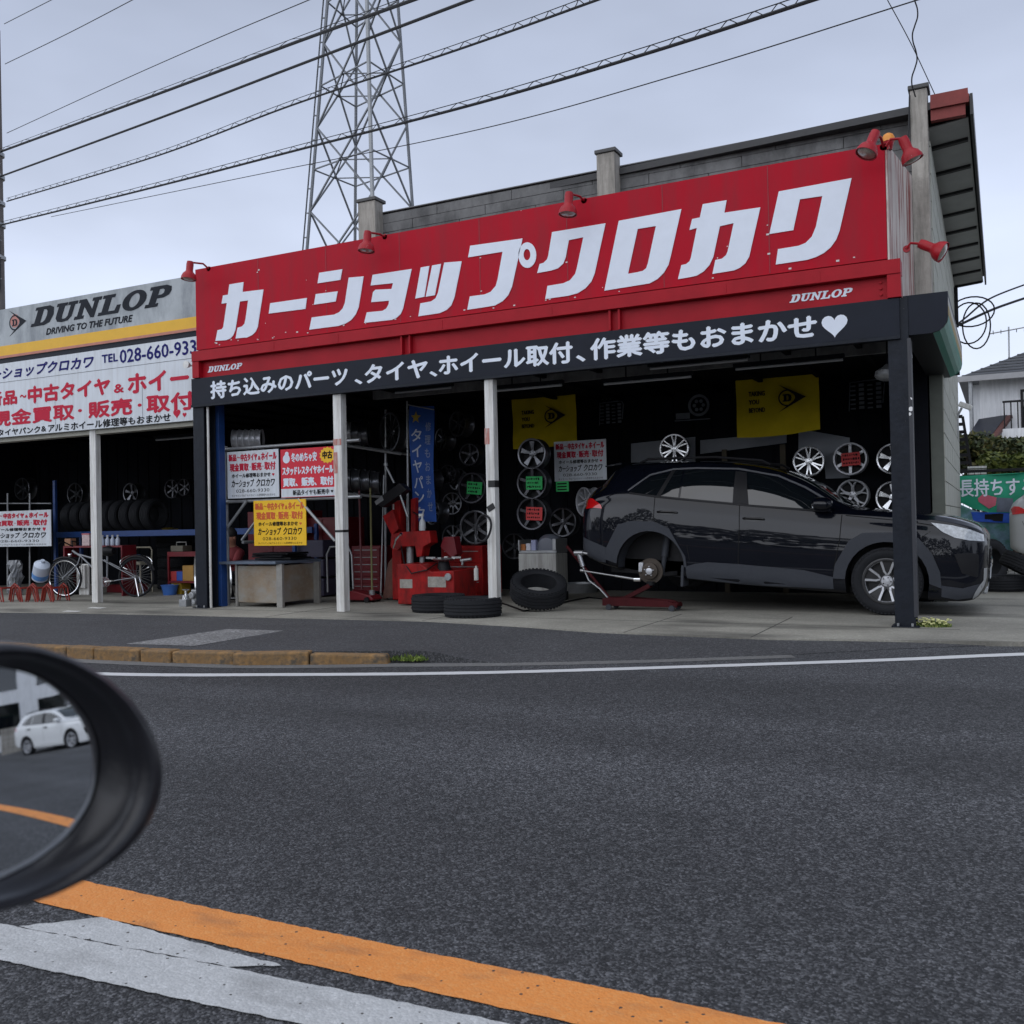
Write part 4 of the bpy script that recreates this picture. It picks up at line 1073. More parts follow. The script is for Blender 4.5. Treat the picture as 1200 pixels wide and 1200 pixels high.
        part("skid_plate", overlay(MB(), [(.945,.56),(.975,.56),(.975,.46),(.95,.36),(.90,.27),(.84,.215),(.87,.30),(.90,.36),(.945,.43)], .012, .03, s, .03), m_silver)
        # door mirror
        y = side_y(-.70, 1.14, s)
        mm = MB().lathe([(.001,-.10),(.05,-.10),(.085,-.07),(.095,0),(.088,.07),(.06,.11),(.001,.12)], o=(0,0,0), axis='x', n=16)
        mm.v = [Vector((-.70+v.x*1.0+.02*abs(v.y)*4, y+s*(.15+v.y*1.25*s), 1.19+v.z*.85)) for v in mm.v]
        mm.bar((-.66, y, 1.12), (-.68, y+s*.10, 1.14), .08, .04)
        mo = part("door_mirror", mm, paint)
        strip_m = MB().bar((-.775,y+s*.08,1.155),(-.775,y+s*.22,1.155),.02,.02); part("mirror_trim", strip_m, m_silver, mo)
        part("roof_rail", MB().tube([(-2.95,s*.60,1.655),(-2.85,s*.60,1.70),(-2.0,s*.615,1.728),(-1.45,s*.60,1.69),(-1.36,s*.595,1.645)], .016, 8), m_black)
    part("windscreen", overlay(MB(), [(-1.17,-.50),(-.56,-.62),(-.46,-.3),(-.45,.3),(-.56,.62),(-1.17,.50),(-1.2,0)], .004, .008, top=True), mat("green tinted screen", (.008,.018,.016), .03, spec=.8, coat=.5))
    part("rear_window", overlay(MB(), [(-3.58,-.5),(-3.40,-.53),(-3.30,-.50),(-3.30,.50),(-3.40,.53),(-3.58,.5)], .004, .008, top=True), m_glass_dark)
    # spoiler, grille, underside skid
    part("spoiler", MB().add([(-3.22,-.56,1.63),(-3.22,.56,1.63),(-3.46,.50,1.60),(-3.46,-.50,1.60),(-3.22,-.56,1.655),(-3.22,.56,1.655),(-3.46,.50,1.615),(-3.46,-.50,1.615)], [(0,3,2,1),(4,5,6,7),(0,1,5,4),(1,2,6,5),(2,3,7,6),(3,0,4,7)]), paint, smooth=False)
    mb = MB().bx(.96, 1.0, -.44, .44, .55, .76)
    for k in range(5): mb.bx(1.0, 1.006, -.43, .43, .565+k*.04, .58+k*.04)
    part("grille", mb, m_black, smooth=False)
    part("number_plate", MB().bx(.998,1.008,-.16,.16,.42,.58), m_white_board, smooth=False)
    part("skid_plate", MB().bx(.93,.985,-.5,.5,.27,.36), m_silver, smooth=False, bevel=.02)
    part("floor_pan", MB().bx(-3.3,.75,-.6,.6,.27,.45), m_black, smooth=False)
    # wheels
    M0 = Matrix.Identity(3); Mf = Matrix.Rotation(PI, 3, 'Z')
    def wheel(x, s, z=.37):
        w = bpy.data.objects.new("wheel", rim(MB(), .252, .20, 5, rimkind, M=(M0 if s < 0 else Mf)).mesh("rim", [m_alloy, mat("black wheel paint", (.02,.02,.022), .35, coat=.3)], 40)); COL.objects.link(w)
        w.parent = car; w.location = (x, s*.805, z)
        tb = tyre(MB(), .37, .25, .225, axis='y', n=56)
        o = tb.build("tyre", m_rubber, None, smooth=35); o.parent = w
        return w
    wh = {}
    wh['fr'] = wheel(0, -1); wh['fl'] = wheel(0, 1)
    if not missing_rear:
        wheel(-2.69, -1)
    wheel(-2.69, 1)
    return car, part, wh

car, cpart, cwh = make_car("black crossover car with its rear wheel off, jacked up in the workshop bay", m_paint)
CARY = 12.18; RAKE = R(3.1)
# the front wheel stays on the floor: the car turns about the front hub as the jack lifts its tail
car.location = (-1.16-.37*math.sin(RAKE), CARY, .37-.37*math.cos(RAKE)); car.rotation_euler = (0, RAKE, 0)
# ---- what the missing wheel lays bare: brake disc, hub, caliper, shock absorber, arm, mud flap
hz = .325
mb = MB().lathe([(.155,-.012),(.155,.012)], o=(-2.71,-.80,hz), axis='y', n=36).lathe([(.10,.012),(.10,.05),(.085,.055)], o=(-2.71,-.80,hz), axis='y', n=28)
disc = cpart("brake_disc", mb, mat("rusty brake disc", (.065,.052,.042), .55, .5, var=.3, scale=14))
mb = MB().lathe([(.04,.05),(.04,.075),(.03,.08)], o=(-2.71,-.80,hz), axis='y', n=18)
for k in range(5):
    a = 2*PI*k/5+.3; mb.cyl((-2.71+.057*math.cos(a),-.85,hz+.057*math.sin(a)),(-2.71+.057*math.cos(a),-.885,hz+.057*math.sin(a)),.007,n=8)
cpart("hub", mb, m_alloy, disc)
cpart("caliper", MB().bx(-2.86,-2.80,-.84,-.70,hz-.02,hz+.10), m_alloy, bevel=.012)
cpart("shock_absorber", MB().cyl((-2.60,-.70,hz-.05),(-2.56,-.62,.80),.03).cyl((-2.585,-.66,.5),(-2.56,-.62,.80),.045), m_clad)
cpart("suspension_arm", MB().bar((-2.71,-.70,hz-.06),(-2.3,-.5,.33),.06,.05).bar((-2.71,-.72,hz-.02),(-2.72,-.2,.34),.05,.05).bar((-2.75,-.7,hz+.03),(-2.9,-.3,.42),.04), m_black)
cpart("mud_flap", MB().bx(-2.30,-2.27,-.90,-.66,.17,.42), m_clad)
cpart("inner_arch_liner", MB().lathe([(.424,.62),(.424,.86)], o=(-2.69,0,.385), axis='y', n=24, a0=R(-5), a1=R(185), cap=False), m_clad)

m_jack = mat("shaded red jack paint", (.05,.004,.006), .6, spec=.2, var=.3)  # red jack paint darkened in its colour to stand in for shade
m_galv2 = mat("dull chrome", (.35,.35,.36), .25, .8)
# ---- floor jack and tools
jp = PY(735,700,11.2)
jk = thing("floor_jack", "red trolley jack lifting the tail of the black car", "jack", (-4.1, 11.35, 0))
mb = MB()
for y in (11.22, 11.42): mb.prism([[(-4.45,.05),(-4.45,.14),(-4.2,.155),(-3.62,.12),(-3.5,.08),(-3.5,.045)]], lambda u, v, d: (u, d, v), y, y+.03)
mb.bx(-4.42,-4.28,11.25,11.42,.06,.15).bx(-3.6,-3.5,11.25,11.42,.06,.10)
mb.build("frame", m_jack, jk, bevel=.004)
MB().bar((-4.2,11.335,.13),(-3.86,11.335,.30),.10,.05).build("lift_arm", m_jack, jk)
MB().cyl((-3.86,11.335,.30),(-3.86,11.335,.345),.05).build("saddle", m_black, jk)
for x in (-4.36,-3.56):
    for y in (11.205, 11.465): MB().cyl((x,y-.015,.035),(x,y+.015,.035),.035).build("wheel", m_clad, jk, smooth=True)
h0 = Vector((-4.40,11.335,.14)); h1 = PY(664,640,11.2)
MB().tube([h0, h1], .018, 8).build("handle", m_jack, jk, smooth=True)
a = PY(684,669,11.05); b = PY(746,679,11.05)
t = thing("breaker_bar", "long chrome breaker bar leaning from the jack handle to the bare brake disc", "tool", tuple(b))
mb = MB().tube([a, a+(b-a)*.55, b], .010, 10).cyl(a, a-(b-a)*.06, .020).tube([a+(b-a)*.6,b+Vector((0,0,-.0))],.015,10)
mb.build("bar", m_galv2, t, smooth=True)
MB().cyl(b-Vector((.03,0,0)), b+Vector((.05,0,0)), .026).build("socket", m_chrome, t, smooth=True)
p = PY(678,648,11.1); q = PY(683,664,11.1)
t = thing("impact_wrench", "chrome air impact wrench hanging at the jack handle behind the car", "tool", tuple(q))
MB().cyl(p, q, .03).cyl(p+Vector((-.05,0,0)), p+Vector((.06,0,.0)), .035).cyl(p+Vector((.06,0,0)),p+Vector((.12,0,-.01)),.018).build("body", m_galv2, t, smooth=True)
MB().tube([q, PY(690,680,11.0), PY(703,690,11.0), PY(712,700,10.95)], .010, 6).build("hose", m_galv, t, smooth=True)
# ================================================================== WORKSHOP CONTENTS
# ---- loose tyres on the floor
def tyre_thing(label, loc, M, ro=.33, ri=.205, w=.21, group="loose tyres", m=None):
    t = tyre(MB(), ro, ri, w, n=44, M=M).build("tyre", m or m_rubber, None, smooth=35)
    t.location = loc; return tag(t, label, "tyre", group)
I3 = Matrix.Identity(3)
def tilt(ax, deg): return Matrix.Rotation(R(deg), 3, ax)
p = PZ(498,719,0); tyre_thing("tyre lying flat on the floor, half hidden by the nearer flat tyre", (p.x, p.y+.33, .108), I3, .345)
p = PZ(538,725,0); tyre_thing("nearest tyre lying flat, by the foot of the white post", (p.x, p.y+.33, .112), tilt('X', -.5), .345, w=.22)
p = PZ(617,718,0); tyre_thing("tyre leaning back askew, just right of the white post", (p.x, p.y+.35, .265), tilt('Y', 15) @ tilt('X', 20), .355, .225, .24)
# pile by the drive
p = PZ(1172,694,0); q0 = p.copy()
tyre_thing("bottom tyre of the pile beside the car's nose", (p.x+.02, p.y+.33, .11), I3, .34)
tyre_thing("tilted tyre on top of the pile beside the car's nose", (p.x+.33, p.y+.30, .335), tilt('Z', 15) @ tilt('Y', 28), .34)
tyre_thing("flat tyre at the right edge of the frame under the silver car's corner", (p.x+.82, p.y+.05, .11), I3, .34)
p = PY(1128,652,q0.y+.75)
w = rim(MB(), .23, .19, 7, 'plain', M=tilt('Z', 55) @ tilt('X', -8)); w.v = [v*1.0 for v in w.v]
o = w.build("alloy_wheel", [m_alloy_dark, m_black], None, smooth=35); o.location = (p.x-.1, p.y+.4, .33); tag(o, "bare dark wheel propped upright behind the car's nose by the tyre pile", "wheel", "wheels on show")
tyre_thing("tyre standing upright beside the blue panel behind the tyre pile", (p.x+.32, p.y+.6, .36), tilt('Z', 50) @ tilt('X', 90), .35)

# ---- wheels on the walls and racks
m_alloy2 = mat("bright machined alloy", (.75,.76,.78), .22, .85, var=.05)
m_gun = mat("gunmetal alloy", (.16,.165,.18), .28, .85, var=.1)
def wall_wheel(px, py, dia_px, Y, n, kind, label, m=None, yaw=0, tag_m=None, tag_label=None, sw=.16, width=.19, pitch=0):
    p = PY(px, py, Y); depth = (p-CAM).dot(_f); r = dia_px/2*depth/FPX
    M = tilt('Z', yaw) @ tilt('X', pitch)
    o = rim(MB(), r, width, n, kind, sw=sw, n=32).build("alloy_wheel", [m or m_alloy, m_black], None, smooth=35)
    o.location = p; o.rotation_euler = (R(pitch), 0, R(yaw)); tag(o, label, "wheel", "wheels on show")
    if tag_m:
        q = PY(px, py, Y-width*.5-.02)
        t = MB().bx(-r*.55, r*.55, -.003, .003, -r*.40, r*.40)
        for k in range(3):
            xx = -r*.46
            while xx < r*(.42-.2*random.random()):
                ww = r*random.uniform(.05,.13); t.box((xx+ww/2, -.0036, -r*.23+k*r*.24), (ww, .0012, r*random.uniform(.07,.15)), tilt('Y', random.uniform(-25,25)), 1); xx += ww+r*random.uniform(.03,.07)
        tt = t.build("price_card", [tag_m, m_txt_black], None); tt.location = q; tt.rotation_euler = (0, R(random.uniform(-6,6)), 0)
        tag(tt, tag_label, "price card", "price cards on wheels")
    return o
# column of three on the pillar, chrome lips
wall_wheel(626,532,36,12.75,5,'dish',"top wheel of the column of three under the left yellow flag",m_gun)
wall_wheel(626,566,38,12.75,5,'plain',"middle wheel of the column of three, with a green card",m_alloy_dark,tag_m=m_green_tag,tag_label="green price card on the middle wheel of the column of three")
wall_wheel(626,602,38,12.75,5,'plain',"bottom wheel of the column of three, with a red card",m_alloy_dark,tag_m=m_red_tag,tag_label="red price card on the bottom wheel of the column of three")
wall_wheel(553,533,26,12.9,5,'plain',"small dark wheel left of the taped white post, uppermost",m_alloy_dark)
wall_wheel(556,572,36,12.9,5,'plain',"dark wheel with a green card left of the taped white post",m_alloy_dark,tag_m=m_green_tag,tag_label="green price card just left of the taped white post")
wall_wheel(560,618,40,12.7,6,'plain',"chrome rimmed wheel with its edge showing behind the taped white post",m_gun)
wall_wheel(791,526,34,13.9,6,'twin',"wheel standing above the car's rear door roof",m_alloy2,yaw=8)
wall_wheel(948,541,35,14.1,6,'twin',"six spoke wheel on the wall above the car's windscreen",m_alloy2,yaw=6)
wall_wheel(997,538,38,14.15,6,'plain',"round wheel with a red card above the car's bonnet",m_alloy,tag_m=m_red_tag,tag_label="red price card on the wheel above the bonnet")
wall_wheel(1047,538,36,14.15,5,'dish',"pale wheel half behind the black pillar, upper one",m_alloy2)
wall_wheel(1000,580,36,14.15,5,'y',"wheel low on the wall just above the bonnet",m_alloy)
wall_wheel(1047,583,38,14.15,5,'dish',"pale wheel half behind the black pillar, lower one",m_alloy2)
wall_wheel(941,584,34,14.15,8,'plain',"wheel seen through the car's front side window",m_alloy)
wall_wheel(690,588,34,13.2,7,'plain',"wheel standing behind the car's tail lamp",m_alloy,yaw=-35)
wall_wheel(462,506,46,12.6,10,'plain',"large dark ten spoke wheel on the rack left of the blue flag",m_gun,yaw=-25,sw=.07)
wall_wheel(522,515,26,13.4,7,'plain',"dark wheel on the back wall right of the blue flag, high",m_gun,yaw=-30)
wall_wheel(508,562,24,13.4,8,'plain',"dark wheel behind the blue flag's edge, lower",m_alloy_dark,yaw=-30)
wall_wheel(528,556,22,13.6,9,'mesh',"small mesh wheel on the dark back wall between flag and taped post",m_alloy_dark)
wall_wheel(533,590,26,13.3,8,'plain',"wheel low on the back wall above the red tyre machine table",m_gun)
wall_wheel(157,578,24,13.9,5,'dish',"steel wheel on the dark wall above the bicycle",m_gun)
wall_wheel(205,573,22,13.9,6,'plain',"dim wheel on the dark wall right of the bicycle, left of a pair",m_alloy_dark)
wall_wheel(219,571,20,13.9,6,'plain',"dim wheel on the dark wall right of the bicycle, right of a pair",m_alloy_dark)
wall_wheel(237,674,46,10.9,5,'y',"bright wheel low down behind the black pillar",m_alloy2,yaw=-40)
wall_wheel(261,681,44,11.0,5,'y',"bright wheel low down behind the blue column",m_alloy2,yaw=-40)
wall_wheel(541,497,30,13.0,6,'plain',"dim wheel high on the wall left of the taped white post",m_gun,yaw=-20)
wall_wheel(512,600,30,13.2,7,'plain',"dim wheel standing low behind the blue flag's foot",m_gun,yaw=-25)
wall_wheel(540,562,26,13.7,9,'plain',"many spoked dim wheel on the wall between two green cards' wheels",m_gun)
wall_wheel(534,630,30,13.2,8,'plain',"dim wheel resting behind the tyre machine's turntable",m_gun,yaw=-10)
wall_wheel(605,640,30,13.6,6,'plain',"dim wheel low on the wall behind the grey balancer",m_gun)
wall_wheel(662,612,34,13.6,7,'plain',"dim wheel low on the wall right of the wheel column",m_gun)
wall_wheel(30,573,26,13.6,6,'plain',"dim wheel above the white notice in the left bay",m_gun)
wall_wheel(92,579,26,13.9,6,'plain',"dim wheel on the wall just left of the bicycle's post",m_gun)
# a black hose loop hung on the taped post
t = thing("hose_loop", "black hose loop hanging round the taped white post", "hose", tuple(PY(571,640,10.12)))
c_ = PY(566,619,10.1); MB().tube([(c_.x+.10*math.cos(a)*(1+.1*math.sin(2*a)), 10.11+.02*math.sin(a), c_.z+.155*math.sin(a)) for a in np.linspace(0,2*PI,29)[:-1]], .014, 8, closed=True).build("loop", m_black, t, smooth=True)
# air hose along the floor and a grimy drain cover
t = thing("air_hose", "thin black air hose snaking over the workshop floor by the flat tyres", "hose", tuple(PZ(600,712,0)))
MB().tube([PZ(x,y,.012) for x,y in ((560,700),(580,704),(598,710),(614,716),(640,712),(668,704),(690,700),(720,703))], .011, 6).build("hose", m_black, t, smooth=True)
# row of rims seen edge-on on top of the hanging boards' frame
for i, px in enumerate((277,284,291,298,304)):
    p = PY(px, 515, 11.2)
    o = rim(MB(), .155, .09, 7, 'plain', n=28).build("alloy_wheel", [m_alloy, m_black], None, smooth=35)
    o.location = p; o.rotation_euler = (0, 0, R(-62))
    tag(o, ["leftmost","second","third","fourth","rightmost"][i]+" rim in the row above the hanging sign boards", "wheel", "row of rims on the upper rail")
# dim rack with pipes between the white posts
rk = thing("wheel_rack", "pipe rack holding dark wheels between the white posts", "rack", tuple(PZ(430,700,0)+Vector((0,2.6,0))))
mb = MB()
for (x0, y0, x1, y1) in ((400,521,470,532),(398,578,455,583)):
    for dy in (0, .35): mb.tube([PY(x0,y0,12.2)+Vector((0,dy,0)), PY(x1,y1,12.6)+Vector((0,dy,0))], .024, 8)
for px in (403, 452, 478): mb.tube([PY(px,480,12.6), PY(px,690,12.6)], .02, 8)
mb.build("pipe", m_galv, rk, smooth=True)
rack_lab = ["silver rim edge-on on the upper rack rail, leftmost","dark rim edge-on on the upper rack rail, second","dark rim edge-on on the upper rack rail, third","dark rim edge-on on the lower rack rail, leftmost","dark rim edge-on on the lower rack rail, second","dark rim edge-on on the lower rack rail, third","dark rim edge-on on the lower rack rail, rightmost"]
for i, (px, py) in enumerate(((409,507),(418,508),(428,509),(408,562),(419,563),(430,564),(441,566))):
    o = rim(MB(), .19, .13, 7, 'plain', n=28).build("alloy_wheel", [m_gun if i else m_alloy, m_black], None, smooth=35)
    o.location = PY(px, py, 12.5); o.rotation_euler = (0, 0, R(-65)); tag(o, rack_lab[i], "wheel", "wheels on the pipe rack")

# ---- yellow flags
def flag(x0, y0, x1, y1, Y, label):
    a = PY(x0, y0, Y); b = PY(x1, y1, Y); t = thing("yellow_flag", label, "flag", (a.x, Y, b.z), group="yellow flags on the back wall")
    mb = MB(); nx, nz = 24, 12
    zt = lambda u: a.z+.0*u; zb_ = lambda u: b.z-.05*(1-u)-.03*math.sin(PI*u)
    W = lambda u, v: Y+.012*math.sin(7*u+5*v)+.010*math.sin(13*u-9*v)
    F = lambda u, v, d=0: (a.x+(b.x-a.x)*u, W(u, v)-d, zb_(u)+(zt(u)-zb_(u))*v)
    for j in range(nz+1):
        for i in range(nx+1): mb.v.append(Vector(F(i/nx, j/nz)))
    for j in range(nz):
        for i in range(nx): k = j*(nx+1)+i; mb.f.append((k, k+1, k+nx+2, k+nx+1)); mb.m.append(0)
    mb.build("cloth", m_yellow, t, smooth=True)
    mb = MB(); w = b.x-a.x; h = a.z-b.z
    arrow_mark(mb, a.x+w*.52, a.x+w*.85, b.z+h*.30, b.z+h*.74, Y-.03)
    mb.build("emblem", m_txt_black, t); mb = MB()
    for k, s_ in enumerate(("TAKING", "YOU", "BEYOND")): text(mb, s_, a.x+w*.16, a.x+w*(.36 if k != 1 else .29), b.z+h*(.58-.13*k), b.z+h*(.66-.13*k), Y-.03, .003)
    mb.build("lettering", m_txt_black, t)
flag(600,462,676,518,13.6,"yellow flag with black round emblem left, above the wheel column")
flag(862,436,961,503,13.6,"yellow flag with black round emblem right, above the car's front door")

# ---- painted tyre pictures on the dark wall and unlit tube lights
m_chalk = mat("white wall graphic", (.20,.22,.25), .7, var=.2)
def tread_graphic(px, py, s, Y, label):
    p = PY(px, py, Y); t = MB()
    for k in range(4):
        for j in range(6): t.bx(p.x-s/2+k*s*.27, p.x-s/2+k*s*.27+s*.17, Y-.006, Y, p.z-s*.45+j*s*.15, p.z-s*.45+j*s*.15+s*(.10 if k % 2 else .05))
    t.tube([(p.x-s*.55,Y,p.z-s*.5),(p.x-s*.5,Y,p.z+s*.46),(p.x+s*.5,Y,p.z+s*.5),(p.x+s*.58,Y,p.z+s*.35),(p.x+s*.52,Y,p.z-s*.3)], .008, 5)
    for k in range(5): t.bx(p.x-s*.4+k*s*.18, p.x-s*.4+k*s*.18+.02, Y-.006, Y, p.z+s*.6, p.z+s*.7)
    tag(t.build("tread_picture", m_chalk, None), label, "wall picture", "tyre pictures on the dark wall")
tread_graphic(716,484,.36,14.38,"white tyre tread picture on the wall between the yellow flags")
tread_graphic(1015,463,.42,14.38,"white tyre tread picture on the wall near the black pillar")
p = PY(819,475,14.38); mb = MB()
mb.prism([arc((p.x,p.z),.165,0,350,28), arc((p.x,p.z),.125,0,350,28)], lambda u,v,d:(u,d,v), 14.37, 14.38)
for k in range(6):
    a = k*PI/3; mb.prism([arc((p.x+.07*math.cos(a),p.z+.07*math.sin(a)),.028,0,340,14)], lambda u,v,d:(u,d,v), 14.37, 14.38)
mb.bx(p.x-.38,p.x+.17,14.37,14.38,p.z-.22,p.z-.205).bx(p.x-.36,p.x-.14,14.37,14.38,p.z-.19,p.z-.10)
tag(mb.build("wheel_picture", m_chalk, None), "white round wheel picture on the wall right of the left yellow flag", "wall picture", "tyre pictures on the dark wall")
m_tube = mat("unlit tube", (.30,.31,.32), .4)
for i, (x0, y0, x1, y1, Y, lab) in enumerate(((706,452,812,440,10.9,"unlit tube light behind the black board, over the car's tail"),(760,434,878,420,10.5,"front unlit tube light over the car's rear door"),(860,434,990,420,10.9,"unlit tube light over the right yellow flag"),(575,461,660,450,10.7,"unlit tube light over the left yellow flag"),(462,461,530,453,11.0,"unlit tube light over the blue flag"),(182,515,229,521,11.5,"unlit tube light in the left bay"))):
    a = PY(x0,y0,Y); b = PY(x1,y1,Y); t = thing("tube_light", lab, "light", ((a.x+b.x)/2, Y, b.z), group="unlit tube lights under the canopy")
    z = max(a.z, b.z)
    MB().bx(a.x,b.x,Y-.04,Y+.04,z+.01,z+.05).build("housing", m_dark, t); MB().cyl((a.x+.02,Y,z-.01),(b.x-.02,Y,z-.01),.016).build("tube", m_tube, t, smooth=True)
    MB().cyl((a.x+.3,Y,z+.05),(a.x+.3,Y,3.02),.008).cyl((b.x-.3,Y,z+.05),(b.x-.3,Y,3.02),.008).build("hanger", m_dark, t)
p = PY(1040,440,10.9)
t = thing("hanging_lamp", "round metal lamp hanging behind the board's right end", "lamp", tuple(p))
MB().lathe([(.02,.12),(.05,.09),(.12,.05),(.13,.0),(.11,-.03),(.05,-.055),(.001,-.06)], o=p, n=20).build("shade", m_galv, t, smooth=True)
MB().cyl(p+Vector((0,0,.1)),(p.x,p.y,3.02),.008).build("cord", m_dark, t)
# pale boards high on the back wall
m_pale = mat("pale grey panel", (.34,.36,.40), .7, var=.1, scale=3)
for nm, pts, lab in (("wall_panel", ((740,520),(815,512),(815,541),(740,542)), "pale panel on the back wall left of the upright wheel"), ("wall_panel", ((821,516),(922,507),(922,519),(821,532)), "long pale strip panel on the back wall above the car roof"), ("wall_panel", ((936,506),(950,505),(996,513),(996,560),(968,561),(966,540),(936,533)), "pale irregular panel behind the wheels above the bonnet")):
    L = [PY(x, y, 14.39) for x, y in pts]
    tag(MB().prism([[(v.x, v.z) for v in L]], lambda u,v,d:(u,d,v), 14.37, 14.39).build(nm, m_pale, None), lab, "wall panel", "pale panels on the back wall")
mb = MB()
for (x0,x1,ya,yb) in ((914,921,521,545),(846,852,527,543)):
    a = PY(x0,ya,14.3); b = PY(x1,yb,14.3); mb.bx(a.x,b.x,14.28,14.32,0,a.z)
tag(mb.build("timber_rack", mat("dull timber", (.09,.075,.05), .8), None), "dull timber uprights of a rack seen over the car roof", "rack")

# ---- sign boards with the shop's notices
def notice(name, label, x0, x1, z0, z1, Y, board_m, redm, blackm, rot=0):
    t = thing(name, label, "sign", ((x0+x1)/2, Y, z0), group="shop notice boards")
    W = x1-x0; H = z1-z0; X = lambda u: x0+W*u; Z = lambda v: z0+H*v
    MB().bx(x0,x1,Y,Y+.015,z0,z1).build("panel", board_m, t, bevel=.002)
    yy = Y-.0015; B = W*.006
    mb = MB(); text(mb,"新品",X(.03),X(.19),Z(.79),Z(.95),yy,B); text(mb,"～",X(.20),X(.26),Z(.85),Z(.89),yy,B*.6); text(mb,"中古タイヤ",X(.27),X(.60),Z(.78),Z(.95),yy,B); text(mb,"&",X(.61),X(.66),Z(.79),Z(.88),yy,B*.7); text(mb,"ホイール",X(.67),X(.97),Z(.78),Z(.95),yy,B)
    text(mb,"現金買取",X(.05),X(.43),Z(.57),Z(.75),yy,B); text(mb,"・",X(.445),X(.465),Z(.64),Z(.67),yy); text(mb,"販売",X(.48),X(.68),Z(.57),Z(.75),yy,B); text(mb,"・",X(.695),X(.715),Z(.64),Z(.67),yy); text(mb,"取付",X(.73),X(.95),Z(.57),Z(.75),yy,B)
    mb.prism([heart(X(.90),Z(.475),W*.05)], lambda u,v,d:(u,d,v), yy, Y-.0002)
    mb.build("red_lettering", redm, t)
    mb = MB(); text(mb,"ホイール修理等おまかせ",X(.09),X(.85),Z(.43),Z(.53),yy,B*.5); text(mb,"カーショップ",X(.08),X(.53),Z(.23),Z(.40),yy,B*.6,.25); text(mb,"クロカワ",X(.57),X(.93),Z(.23),Z(.40),yy,B*.6,.25)
    text(mb,"028-660-9330",X(.17),X(.82),Z(.12),Z(.19),yy,0); text(mb,"タイヤパンク&アルミホイール修理等もおまかせ",X(.08),X(.93),Z(.03),Z(.08),yy,0)
    mb.build("black_lettering", blackm, t)
    return t
m_yboard = mat("bright yellow board", (.85,.50,.01), .5, var=.05)
m_txt_org = mat("orange red lettering", (.62,.10,.02), .5, var=.05)
YB = 10.55
a = PY(266,530,YB); b = PY(327,583,YB); notice("notice_board","white notice board of red and black writing, hung beside the red board",a.x,b.x,b.z+.01,a.z,YB,m_white_board,m_txt_red,m_txt_black)
a = PY(297,587,YB); b = PY(359,639,YB); notice("notice_board","yellow notice board hung under the white and red boards",a.x,b.x,b.z,a.z,YB,m_yboard,m_txt_org,m_txt_black)
a = PY(-16,600,11.6); b = PY(60,640,11.6); notice("notice_board","white notice board in the left bay beside the blue rack upright",a.x,b.x,b.z,a.z,11.6,m_white_board,m_txt_red,m_txt_black)
a = PY(649,518,13.3); b = PY(711,562,13.3); notice("notice_board","dim white notice board on the back wall behind the black car's tail",a.x,b.x,b.z,a.z,13.3,m_white_board,m_txt_red,m_txt_black)
# red board
a = PY(328.5,527,YB); b = PY(394,582,YB); x0,x1,z0,z1 = a.x,b.x,b.z+.01,a.z; W = x1-x0; H = z1-z0; X = lambda u: x0+W*u; Z = lambda v: z0+H*v
t = thing("notice_board", "red notice board with a yellow burst and white winter tyre writing", "sign", ((x0+x1)/2, YB, z0), group="shop notice boards")
MB().bx(x0,x1,YB,YB+.015,z0,z1).build("panel", mat("bright red board", (.62,.008,.03), .5, var=.05), t, bevel=.002)
MB().bx(X(.005),X(.995),YB-.001,YB-.0002,Z(.01),Z(.185)).build("white_band", m_white_board, t)
yy = YB-.0022; mb = MB()
text(mb,"冬のめちゃ安",X(.20),X(.67),Z(.72),Z(.92),yy,.005); text(mb,"スタッドレスタイヤホイール",X(.03),X(.96),Z(.46),Z(.64),yy,.006); text(mb,"買取、販売、取付",X(.04),X(.96),Z(.22),Z(.41),yy,.007)
mb.prism([arc((X(.11),Z(.80)),W*.065,0,345,20)], lambda u,v,d:(u,d,v), yy, YB-.0002); mb.prism([arc((X(.12),Z(.90)),W*.035,0,345,16)], lambda u,v,d:(u,d,v), yy-.0004, YB-.0002)
mb.build("white_lettering", m_white_letter, t)
st = []
for k in range(28):
    rr = 1 if k % 2 else .84; st.append((X(.86)+W*.145*rr*math.cos(2*PI*k/28), Z(.83)+H*.17*rr*math.sin(2*PI*k/28)))
MB().prism([st], lambda u,v,d:(u,d,v), yy-.001, YB-.0002).build("burst", m_yboard, t)
mb = MB(); text(mb,"中古",X(.77),X(.95),Z(.75),Z(.92),yy-.0015,.006); mb.build("burst_lettering", m_txt_black, t); mb = MB(); text(mb,"新品タイヤも販売中",X(.22),X(.88),Z(.04),Z(.155),YB-.0015,.003)
mb.prism([heart(X(.93),Z(.10),W*.05)], lambda u,v,d:(u,d,v), YB-.002, YB-.0012)
mb.build("black_lettering", m_txt_black, t)
# pipe frame that carries the boards
fr = thing("scaffold_stand", "galvanised scaffold pipe stand carrying the three notice boards", "frame", (-9.2, 10.6, 0))
mb = MB(); yp = 10.61
z1_ = PY(330,525,yp).z+.035; z2_ = PY(330,583,yp).z-.03
xa = PY(262,530,yp).x; xb = -7.6
for z in (z1_, z2_): mb.tube([(xa-.05,yp,z),(xb,yp,z)], .024, 10)
for y in (yp+.05,): mb.tube([(xa,y,0),(xa,y,z1_+.05)], .024, 10)
c = PY(292,583,yp); e = PY(258,634,yp)
for y in (yp-.05, yp+.45): mb.tube([(c.x,y,z2_),(e.x,y,e.z)], .022, 10)
c = PY(352,583,yp); e = PY(395,634,yp); mb.tube([(c.x,yp-.04,z2_),(e.x,yp-.04,e.z)], .022, 10)
mb.tube([(e.x-1.65,yp,e.z),(e.x-1.65,yp+.5,e.z)],.022,8)
mb.build("pipe", m_galv, fr, smooth=True)
